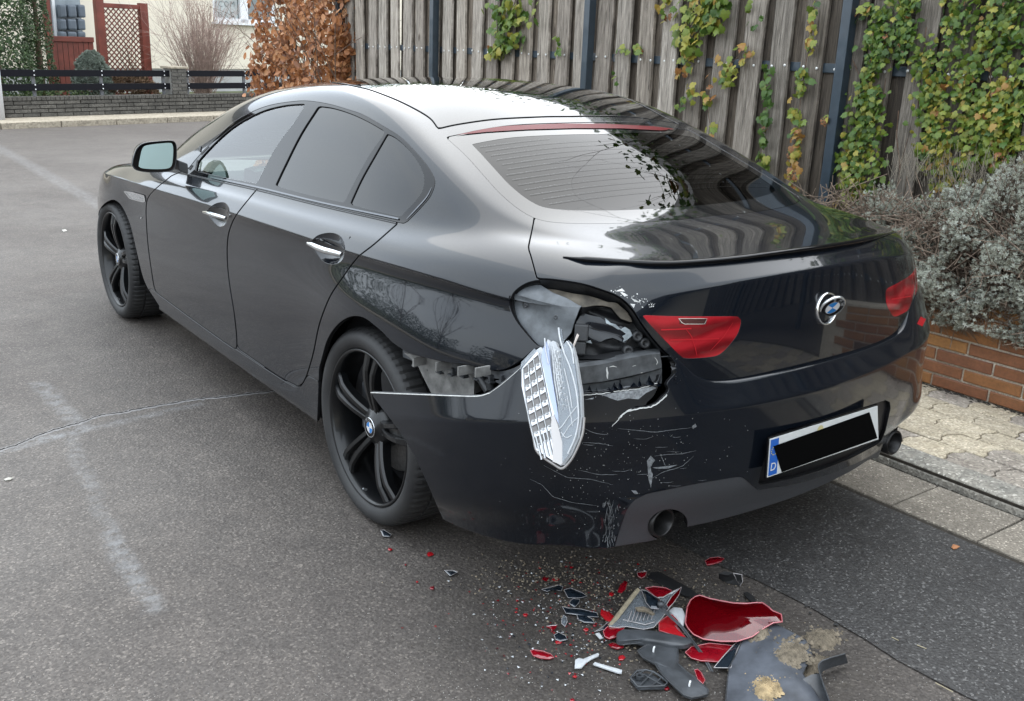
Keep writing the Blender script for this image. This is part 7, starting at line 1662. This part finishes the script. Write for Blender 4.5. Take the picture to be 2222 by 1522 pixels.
def piece(name, label, cat, poly, mat, z=.012, th=.003, dome=0.0, rim=None, rim_r=.0016, parent=None, smooth=False, group=None, jag=0, sm_=0):
    poly = np.array(poly, float)
    if sm_: poly = catmull(poly, sm_, True)
    if jag: poly = poly+np.array([[rnd.uniform(-jag, jag), rnd.uniform(-jag, jag)] for _ in poly])
    c_ = poly.mean(0); n = len(poly); S_ = (1, .7, .4, .0); top = []
    for s_ in S_[:-1]:
        for p in poly:
            q = c_+(p-c_)*s_; zz = z_at(z, *q)+dome*(1-s_*s_)+th; top.append(onz(q[0], q[1], zz))
    zc = z_at(z, *c_)+dome+th; top.append(onz(c_[0], c_[1], zc)); k = len(top); bot = [p-np.array([0, 0, th]) for p in top]
    F = []
    for r_ in range(len(S_)-2):
        for i in range(n): j = (i+1) % n; F.append((r_*n+i, r_*n+j, (r_+1)*n+j, (r_+1)*n+i))
    b0 = (len(S_)-2)*n
    for i in range(n): F.append((b0+i, b0+(i+1) % n, k-1))
    F2 = [tuple(k+i for i in reversed(f)) for f in F]; W_ = [(i, k+i, k+(i+1) % n, (i+1) % n) for i in range(n)]
    o0 = np.mean(top, 0); o0[2] = 0 if parent is None else 0
    mb = MB(); mb.add([p-o0 for p in top+bot], F+F2, 0, smooth); mb.add([p-o0 for p in top+bot], W_, 0)
    o = mb.build(name, mat, None)
    bm = bmesh.new(); bm.from_mesh(o.data); bmesh.ops.recalc_face_normals(bm, faces=bm.faces); bm.to_mesh(o.data); bm.free()
    if parent is None: o.location = tuple(o0); tag(o, label, cat, group)
    else:
        o.parent = parent; o.location = tuple(Vector(o0)-parent.location)
    if rim is not None:
        mb = MB(); ring = [onz(p[0], p[1], z_at(z, *p)+th)-o0 for p in poly]; mb.tube(ring+[ring[0]], rim_r, 5, cap=False); r2_ = mb.build('rim', rim, o)
    return o
# big red lens shell
shell = [(1489,1335),(1491,1318),(1498,1303),(1508,1295),(1518,1292),(1540,1299),(1564,1304),(1592,1309),(1621,1310),(1642,1308),(1656,1309),(1667,1317),(1677,1326),(1696,1334),(1697,1350),(1678,1352),(1660,1362),(1632,1382),(1600,1392),(1564,1392),(1526,1387),(1505,1377),(1493,1364),(1487,1352)]
def zs(u, v_): return .018+.030*max(min((u-1560)/120, 1), 0)+.012*max(min((1392-v_)/90, 1), 0)
big = piece('lens_shell', 'large curved red tail lamp lens shell lying in the middle of the debris', 'lamp lens', shell, M_['shard_red'], zs, .003, .022, M_['red_rim'], .0022, smooth=True)
piece('lens_inner', None, None, [(1492,1345),(1500,1330),(1512,1340),(1518,1360),(1508,1372),(1497,1362)], M_['red_bright'], .012, .002, .004, parent=big)
piece('lens_inner', None, None, [(1505,1318),(1560,1322),(1630,1330),(1626,1360),(1590,1380),(1540,1378),(1508,1362)], M_['red_solid'], .006, .002, .004, parent=big)
piece('lens_fragment', 'flat dark red lens fragment with fine ribs under the large shell', 'lamp lens', [(1487,1416),(1500,1404),(1540,1396),(1600,1402),(1606,1412),(1585,1426),(1556,1436),(1520,1434),(1500,1428)], M_['red_solid'], .008, .003, .004, M_['red_rim'], .0012)
# grey liner sheet with mud
sheet = [(1633,1333),(1641,1334),(1660,1344),(1690,1358),(1712,1369),(1735,1381),(1748,1390),(1757,1405),(1762,1420),(1757,1436),(1748,1448),(1742,1462),(1752,1480),(1768,1500),(1782,1524),(1790,1560),(1570,1560),(1574,1524),(1578,1480),(1582,1448),(1598,1420),(1614,1385),(1622,1358)]
def zsh(u, v_): return .016+.022*max(min((1450-v_)/110, 1), 0)+.008*math.sin(u*.03)
sh_ = piece('liner_sheet', 'large flat grey plastic liner sheet caked with mud at the lower edge of the debris', 'liner', sheet, M_['sheet_grey'], zsh, .0035, .012, M_['plastic_grey'], .0016, smooth=True)
def clump(label, u0, v0, su_, sv_, n, z0, mat, seed, size=(.003, .010), top=None):
    R_ = np.random.RandomState(seed); mb = MB()
    for i in range(n):
        u, v_ = R_.normal(u0, su_), R_.normal(v0, sv_); r = math.hypot((u-u0)/su_, (v_-v0)/sv_); s_ = R_.uniform(*size); zz = (z0(u, v_) if callable(z0) else z0)+max(.010*(1-r/2.2), 0)
        c_ = onz(u, v_, zz); a0 = R_.uniform(0, 6); pts = [c_+np.array([s_*math.cos(a0+k*1.257)*R_.uniform(.7, 1.2), s_*math.sin(a0+k*1.257)*R_.uniform(.7, 1.2), -s_*.3]) for k in range(5)]
        mb.add(pts+[c_+np.array([0, 0, s_*.55])], [(k, (k+1) % 5, 5) for k in range(5)])
    o = mb.build('mud', mat); tag(o, label, kind='stuff'); return o
zz_ = lambda u, v_: zsh(u, v_)+.010
clump('crumbly mud on the upper left corner of the grey sheet', 1650, 1370, 9, 10, 260, zz_, M_['mud'], 1); clump('mud heap in the middle of the grey sheet', 1712, 1420, 20, 13, 620, zz_, M_['mud'], 2); clump('pale clay smear at the lower end of the grey sheet', 1662, 1490, 15, 14, 420, zz_, M_['mud2'], 3)
clump('loose soil on the road right of the grey sheet', 1782, 1385, 17, 9, 420, .002, M_['mud'], 4); clump('loose soil along the right edge of the sheet', 1762, 1440, 14, 12, 260, .004, M_['mud'], 5)
# bent arm of the liner
arm = empty('bent_strip', 'bent black plastic strip standing up beside the muddy sheet', 'strip', tuple(onz(1790, 1480, 0))); a0 = np.array(arm.location)
mb = MB(); pth = catmull([(1800,1522),(1792,1500),(1784,1478),(1778,1458),(1776,1446),(1782,1436),(1796,1430),(1812,1425),(1834,1419)], 5); tp = [onz(u, v_, .055)-a0 for u, v_ in pth]; bt_ = [onz(u+6, v_+20, .010)-a0 for u, v_ in pth]
for i in range(len(pth)-1): mb.add([tp[i], tp[i+1], bt_[i+1], bt_[i]], [(0, 1, 2, 3)], 0, True)
mb.tube([tuple(p) for p in tp], .0022, 5); mb.build('strip', M_['shard_grey'], arm)
mb = MB(); q = [(1712,1500),(1735,1478),(1760,1464),(1776,1462),(1788,1488),(1800,1522),(1740,1530)]; zs_ = [.02, .030, .036, .038, .030, .02, .014]
mb.add([onz(u, v_, z)-a0 for (u, v_), z in zip(q, zs_)]+[onz(1755, 1498, .020)-a0], [(i, (i+1) % 7, 7) for i in range(7)], 0, True); mb.build('flap', M_['shard_grey'], arm)
# brackets
br = piece('bracket', 'long black plastic bracket with two white clips below the lens shell', 'bracket', [(1384,1412),(1396,1404),(1410,1398),(1434,1396),(1456,1401),(1470,1405),(1472,1424),(1471,1440),(1488,1456),(1508,1471),(1524,1486),(1537,1497),(1536,1507),(1518,1511),(1501,1514),(1484,1508),(1462,1488),(1441,1468),(1430,1454),(1422,1440),(1410,1434),(1396,1427)], M_['shard_grey'], .014, .006, .006, M_['plastic_grey'], .0024)
for (u, v_) in ((1418, 1411), (1496, 1486)):
    mb = MB(); c_ = Vector(onz(u, v_, .028))-br.location; mb.tube([c_+Vector((0, 0, -.012)), c_+Vector((0, 0, .004)), c_+Vector((.005, .002, .008))], .0028, 6); mb.build('clip', M_['white'], br)
sb = empty('bracket', 'small ribbed black bracket left of the long one', 'bracket', tuple(onz(1405, 1473, 0))); b0_ = Vector(sb.location); mb = MB()
ol_ = [(1368,1471),(1382,1456),(1402,1454),(1418,1458),(1436,1470),(1449,1482),(1441,1489),(1412,1490),(1385,1491)]
rg = [Vector(onz(u, v_, .016))-b0_ for u, v_ in ol_]; mb.tube(rg+[rg[0]], .0030, 6)
for (a, b_) in (((1382,1456),(1441,1489)),((1412,1490),(1436,1470)),((1385,1491),(1418,1458)),((1368,1471),(1402,1454))): mb.tube([Vector(onz(*a, .014))-b0_, Vector(onz(*b_, .014))-b0_], .0022, 5)
mb.add([p+Vector((0, 0, -.010)) for p in rg], [tuple(range(len(rg)))]); c_ = Vector(onz(1388, 1468, .016))-b0_; vs, ff = lathe([(.010, -.006), (.010, .004), (.005, .004), (.005, -.006)], 14, 'z'); mb.add([c_+Vector(p) for p in vs], ff); mb.build('ribs', M_['shard_grey'], sb)
# dark gasket crescent, tan strip, clear housing, wire
piece('gasket', 'dark grey curved rubber gasket lying below the clear housing', 'gasket', [(1338,1376),(1346,1369),(1356,1366),(1390,1367),(1431,1371),(1470,1379),(1498,1387),(1500,1394),(1487,1400),(1460,1401),(1431,1398),(1400,1394),(1378,1391),(1352,1392),(1340,1390)], M_['shard_grey'], .016, .012, .010, smooth=True, sm_=2)
fr2 = piece('lens_fragment', 'dark red curved lens strip left of the gasket', 'lamp lens', [(1309,1370),(1318,1360),(1340,1358),(1356,1361),(1348,1372),(1338,1382),(1322,1386),(1312,1381)], M_['red_solid'], .014, .004, .006, M_['red_rim'], .0012)
ch = piece('clear_housing', 'broken clear lamp housing with slotted pattern and pale rim', 'lamp housing', [(1322,1360),(1340,1334),(1362,1306),(1386,1280),(1402,1288),(1418,1298),(1440,1296),(1460,1284),(1479,1275),(1470,1296),(1452,1320),(1436,1342),(1418,1362),(1396,1366),(1360,1360),(1340,1362)], M_['clear'], lambda u, v_: .020+.020*max((1340-v_)/60, 0), .002, .008, M_['rim_pale'], .0014)
mb = MB(); 
for k in range(7):
    u0 = 1362+k*8.5; mb.tube([Vector(onz(u0, 1350-k*1, .030))-ch.location, Vector(onz(u0+9, 1326-k*1, .034))-ch.location], .0014, 4)
mb.tube([Vector(onz(1352, 1345, .028))-ch.location, Vector(onz(1400, 1356, .028))-ch.location, Vector(onz(1420, 1350, .030))-ch.location], .0014, 4); mb.build('slot', M_['rim_pale'], ch)
st_o = empty('tan_strip', 'straight tan-coloured foam strip leaning on the clear housing', 'strip', tuple(onz(1350, 1320, 0))); s0_ = Vector(st_o.location); mb = MB(); A_, B_ = (1324, 1358), (1384, 1280)
mb.tube([Vector(onz(*A_, .020))-s0_, Vector(onz(*B_, .052))-s0_], .0075, 4, smooth=False); mb.build('strip', simple('tan foam', (.34, .29, .20), .8, vary=.35, scale=60), st_o)
piece('shard', 'leaf-shaped dark blue plastic shard standing on the clear housing', 'shard', [(1392,1280),(1404,1283),(1420,1294),(1432,1300),(1436,1312),(1428,1322),(1412,1320),(1402,1308)], M_['shard_dark'], .045, .003, .010, M_['rim_pale'], .0008)
piece('shard', 'brownish splinter lying across the clear housing', 'shard', [(1378,1318),(1396,1316),(1410,1322),(1421,1332),(1416,1334),(1398,1326),(1384,1325)], M_['mud'], .045, .004, .004)
piece('lens_fragment', 'ribbed red lens piece sticking up behind the clear housing', 'lamp lens', [(1400,1276),(1420,1273),(1444,1276),(1458,1282),(1452,1292),(1438,1298),(1424,1297),(1412,1286)], M_['red_solid'], .030, .003, .006, M_['red_rim'], .0012)
piece('lens_fragment', 'pointed translucent reddish blade between housing and shell', 'lamp lens', [(1446,1312),(1458,1294),(1478,1274),(1474,1290),(1462,1308),(1450,1320)], M_['shard_red'], .045, .002, .002, M_['rim_pale'], .0010)
piece('lens_fragment', 'bright red wedge left of the large shell', 'lamp lens', [(1430,1350),(1446,1338),(1462,1332),(1476,1334),(1478,1346),(1468,1358),(1480,1374),(1492,1388),(1470,1380),(1448,1374),(1430,1368)], M_['red_bright'], .016, .004, .006, M_['red_rim'], .001)
piece('lens_fragment', 'white and red reflector wedge by the wire', 'reflector', [(1462,1318),(1480,1320),(1488,1336),(1482,1362),(1472,1350),(1460,1334),(1450,1326)], M_['lamp_white'], .018, .004, .006)
wr = empty('wire_strip', 'long bent double wire strip curving down past the lens shell', 'wire', tuple(onz(1500, 1400, 0))); w0 = Vector(wr.location); mb = MB()
for du, r_ in ((0, .0022), (4.5, .0028)):
    mb.tube([Vector(onz(u+du, v_, .050-.028*k/9))-w0 for k, (u, v_) in enumerate(catmull([(1430,1318),(1452,1338),(1478,1362),(1500,1392),(1518,1416),(1536,1446),(1546,1468),(1547,1486),(1540,1496)], 3))], r_, 5)
c_ = Vector(onz(1434, 1311, .060))-w0; vs, ff = lathe([(0, -.008), (.009, -.006), (.010, .004), (0, .007)], 12, 'z'); mb.add([c_+Vector(p) for p in vs], ff, 0, True); mb.build('wires', M_['shard_grey'], wr)
piece('shard', 'dark blue triangle shard with a pale edge below the shell', 'shard', [(1549,1449),(1570,1424),(1592,1400),(1614,1380),(1600,1410),(1586,1450)], M_['shard_dark'], .014, .003, .003, M_['rim_pale'], .0012)
piece('lens_fragment', 'bright red wedge beside the foot of the tan strip', 'lamp lens', [(1303,1332),(1304,1322),(1322,1328),(1336,1340),(1330,1350),(1314,1344)], M_['red_bright'], .014, .004, .003)
piece('shard', 'dark blue sliver under the tan strip', 'shard', [(1290,1371),(1306,1362),(1326,1344),(1336,1350),(1330,1362),(1312,1366)], M_['shard_dark'], .008, .003, .003, M_['rim_pale'], .0007)
piece('shard', 'pale little plate at the left end of the gasket', 'shard', [(1292,1375),(1300,1373),(1308,1384),(1302,1386)], M_['lamp_white'], .010, .003)
# flat black strip and hollow block behind
piece('rubber_strip', 'flat black rubber strip lying behind the clear housing', 'strip', [(1407,1252),(1412,1242),(1432,1241),(1462,1258),(1492,1274),(1520,1292),(1512,1298),(1480,1290),(1450,1276),(1424,1262)], M_['rubber'], .006, .004, .003)
bk = empty('block', 'hollow black rubber block standing near the bumper end', 'block', tuple(onz(1583, 1258, 0))); k0 = Vector(bk.location); mb = MB()
f = [Vector(onz(u, v_, z))-k0 for u, v_, z in ((1560,1245,.035),(1572,1240,.045),(1590,1243,.045),(1592,1258,.020),(1586,1268,.004),(1572,1264,.002),(1560,1256,.006))]; g2 = [p+Vector((.016, -.022, -.001)) for p in f]; n = len(f)
mb.add(f+g2, [tuple(range(n))]+[(i, (i+1) % n, n+(i+1) % n, n+i) for i in range(n)]); mb.build('block_body', M_['rubber'], bk); mb = MB(); mb.tube([tuple(p) for p in g2[1:5]]+[tuple(g2[1])], .0014, 4); mb.build('rim', M_['rim_pale'], bk)
piece('shard', 'small black splinter right of the rubber strip', 'shard', [(1614,1286),(1622,1284),(1636,1294),(1641,1305),(1632,1306),(1622,1298)], M_['rubber'], .006, .005)
piece('lens_fragment', 'red lens sliver lying farthest back near the diffuser', 'lamp lens', [(1530,1217),(1540,1211),(1558,1209),(1572,1212),(1566,1218),(1548,1224),(1534,1226)], M_['red_solid'], .006, .003, .004, M_['red_rim'], .0008)
piece('shard', 'white curved plastic piece left of the ribbed bracket', 'shard', [(1247,1450),(1248,1432),(1256,1428),(1266,1430),(1280,1424),(1298,1417),(1299,1423),(1284,1430),(1272,1438),(1262,1449)], M_['lamp_white'], .006, .003, .002)
piece('shard', 'short straight pale translucent bar on the road', 'shard', [(1287,1441),(1291,1437),(1350,1454),(1349,1460),(1343,1460)], M_['lamp_white'], .006, .004, .001)
piece('lens_fragment', 'spindle-shaped red lens piece at the left of the debris', 'lamp lens', [(1151,1412),(1158,1410),(1178,1413),(1196,1420),(1202,1427),(1192,1430),(1172,1428),(1156,1422)], M_['red_solid'], .006, .003, .005, M_['red_rim'], .0008)
piece('lens_fragment', 'upright red lens piece between the long bracket and the wire', 'lamp lens', [(1507,1454),(1514,1452),(1522,1460),(1530,1476),(1525,1484),(1514,1474)], M_['red_solid'], .020, .003, .004, M_['red_rim'], .0008)
piece('lens_fragment', 'small red lens piece below the gasket', 'lamp lens', [(1320,1398),(1330,1395),(1348,1398),(1354,1404),(1340,1408),(1326,1404)], M_['red_solid'], .006, .003, .003)
piece('lens_fragment', 'small red star-shaped splinter left of the strip foot', 'lamp lens', [(1185,1359),(1196,1357),(1210,1356),(1206,1363),(1198,1370),(1194,1363)], M_['red_solid'], .006, .003, .003)
piece('lens_fragment', 'dark red splinter in front of the rubber strip', 'lamp lens', [(1382,1243),(1392,1241),(1404,1240),(1401,1250),(1392,1255),(1384,1250)], M_['red_solid'], .008, .003, .003, M_['rim_pale'], .0006)
piece('lens_fragment', 'dark red folded piece above the tan strip', 'lamp lens', [(1340,1284),(1346,1268),(1356,1260),(1362,1264),(1358,1278),(1350,1286)], M_['red_solid'], .016, .003, .004)
for lb, poly in (('large dark blue paint shard with a bent tip', [(1224,1280),(1238,1276),(1262,1286),(1274,1294),(1258,1298),(1232,1298)]), ('long thin dark shard behind the others', [(1176,1280),(1192,1274),(1212,1270),(1222,1274),(1218,1282),(1200,1280),(1186,1284)]),
                 ('dark olive shard just below the large blue one', [(1234,1308),(1244,1300),(1258,1301),(1256,1310),(1248,1318),(1238,1313)]), ('long dark torn plastic strip left of the tan strip', [(1220,1316),(1232,1320),(1262,1322),(1296,1330),(1298,1340),(1270,1338),(1250,1334),(1228,1330)]),
                 ('dark shard with a round hole', [(1250,1334),(1264,1332),(1284,1342),(1290,1352),(1268,1352),(1256,1346)]), ('small dark blue shard next to a red one', [(1202,1378),(1212,1372),(1226,1380),(1232,1388),(1216,1392),(1206,1388)]),
                 ('dark blue shard lying alone below the rear wheel', [(825,1150),(834,1150),(850,1160),(846,1166),(832,1164)]), ('dark blue shard lying alone below the bumper corner', [(964,1238),(984,1238),(993,1243),(978,1250)])):
    piece('shard', lb, 'shard', poly, M_['shard_dark'], .005, .003, .004, M_['rim_pale'], .0007, jag=1)
piece('shard', 'small clear oval lens splinter with white outline', 'shard', [(1218,1344),(1223,1335),(1230,1340),(1231,1350),(1226,1360),(1219,1354)], M_['clear'], .005, .002, .002, M_['rim_pale'], .0008)
R_ = random.Random(9)
for (u, v_, s_) in ((1185,1256,8),(1206,1257,7),(1240,1231,5),(1326,1289,7),(1140,1334,6),(1273,1366,6),(1348,1427,9),(1447,1494,7),(1248,1468,5),(1241,1519,6),(1122,1303,4),(1212,1392,9),(933,1203,8),(847,1192,5),(938,1276,6),(1290,1357,5),(1244,1259,5),(1391,1301,7),(1199,1370,4),(1350,913,0),(1166,1262,3),(1228,1229,3),(1300,1242,3),(1172,1232,3),(880,1225,3),(905,1262,3),(1120,1328,3)):
    if s_ == 0: continue
    poly = [(u+s_*1.1*math.cos(a)*R_.uniform(.6, 1.1), v_+s_*.7*math.sin(a)*R_.uniform(.6, 1.1)) for a in np.linspace(0, 2*PI, 7)[:-1]]
    piece('lens_splinter', 'tiny bright red lens splinter on the road', 'splinter', poly, R_.choice((M_['red_bright'], M_['red_solid'])), .003, .002, .002, group='tiny red lens splinters on the road')
mb = MB()
for i in range(520):
    u, v_ = R_.gauss(1250, 95), R_.gauss(1320, 70)
    if v_ < 1205 or (1330 < u and v_ > 1290): u, v_ = R_.gauss(1180, 120), R_.uniform(1210, 1500)
    p = onz(u, v_, 0); s_ = R_.uniform(.0015, .006); a0 = R_.random()*6; mi = R_.choice((0, 0, 1, 1, 2, 3)); z0 = .0052 if p[0] > -.12 else .001
    mb.add([(p[0]+s_*math.cos(a0+k*2.0)*R_.uniform(.5, 1.2), p[1]+s_*math.sin(a0+k*2.0), z0+R_.random()*.003) for k in range(3)]+[(p[0], p[1], z0+s_*.4)], [(0, 1, 3), (1, 2, 3), (2, 0, 3)], mi)
tag(mb.build('lamp_crumbs', [M_['shard_dark'], M_['lamp_white'], M_['red_bright'], M_['red_solid']]), 'fine crumbs of red, white and dark lamp plastic strewn over the road', kind='stuff')
clump('brown earth and crumbs under the torn bumper', 1180, 1250, 95, 26, 380, .001, M_['mud'], 6, (.0015, .005)); clump('brown earth around the heap of lamp parts', 1420, 1330, 120, 60, 800, .001, M_['mud'], 7, (.0015, .005))
piece('fallen_leaf', 'small orange-brown fallen leaf on the dark asphalt strip', 'leaf', [(2064,1188),(2068,1181),(2076,1183),(2083,1186),(2076,1191),(2069,1192)], simple('orange leaf', (.50, .22, .10), .7), .008, .0008, .004)
piece('fallen_leaf', 'small pale oval leaf on the road at the left edge', 'leaf', [(8,1040),(18,1036),(29,1037),(22,1042),(12,1043)], simple('pale leaf', (.50, .48, .42), .7), .003, .0008, .003)
piece('fallen_leaf', 'bleached leaf on the far part of the road', 'leaf', [(134,499),(142,498),(146,501),(138,503)], simple('bleached leaf', (.6, .58, .52), .7), .003, .0008, .003)
mb = MB()
for pts in ([(1935,1383),(1950,1390)], [(1990,1400),(2010,1408)], [(2030,1482),(2068,1502)]): mb.tube([onz(u, v_, .007) for u, v_ in pts], .0016, 4)
tag(mb.build('straw', simple('dry straw', (.42, .36, .24), .9)), 'few dry straw stalks on the dark asphalt strip', kind='stuff')
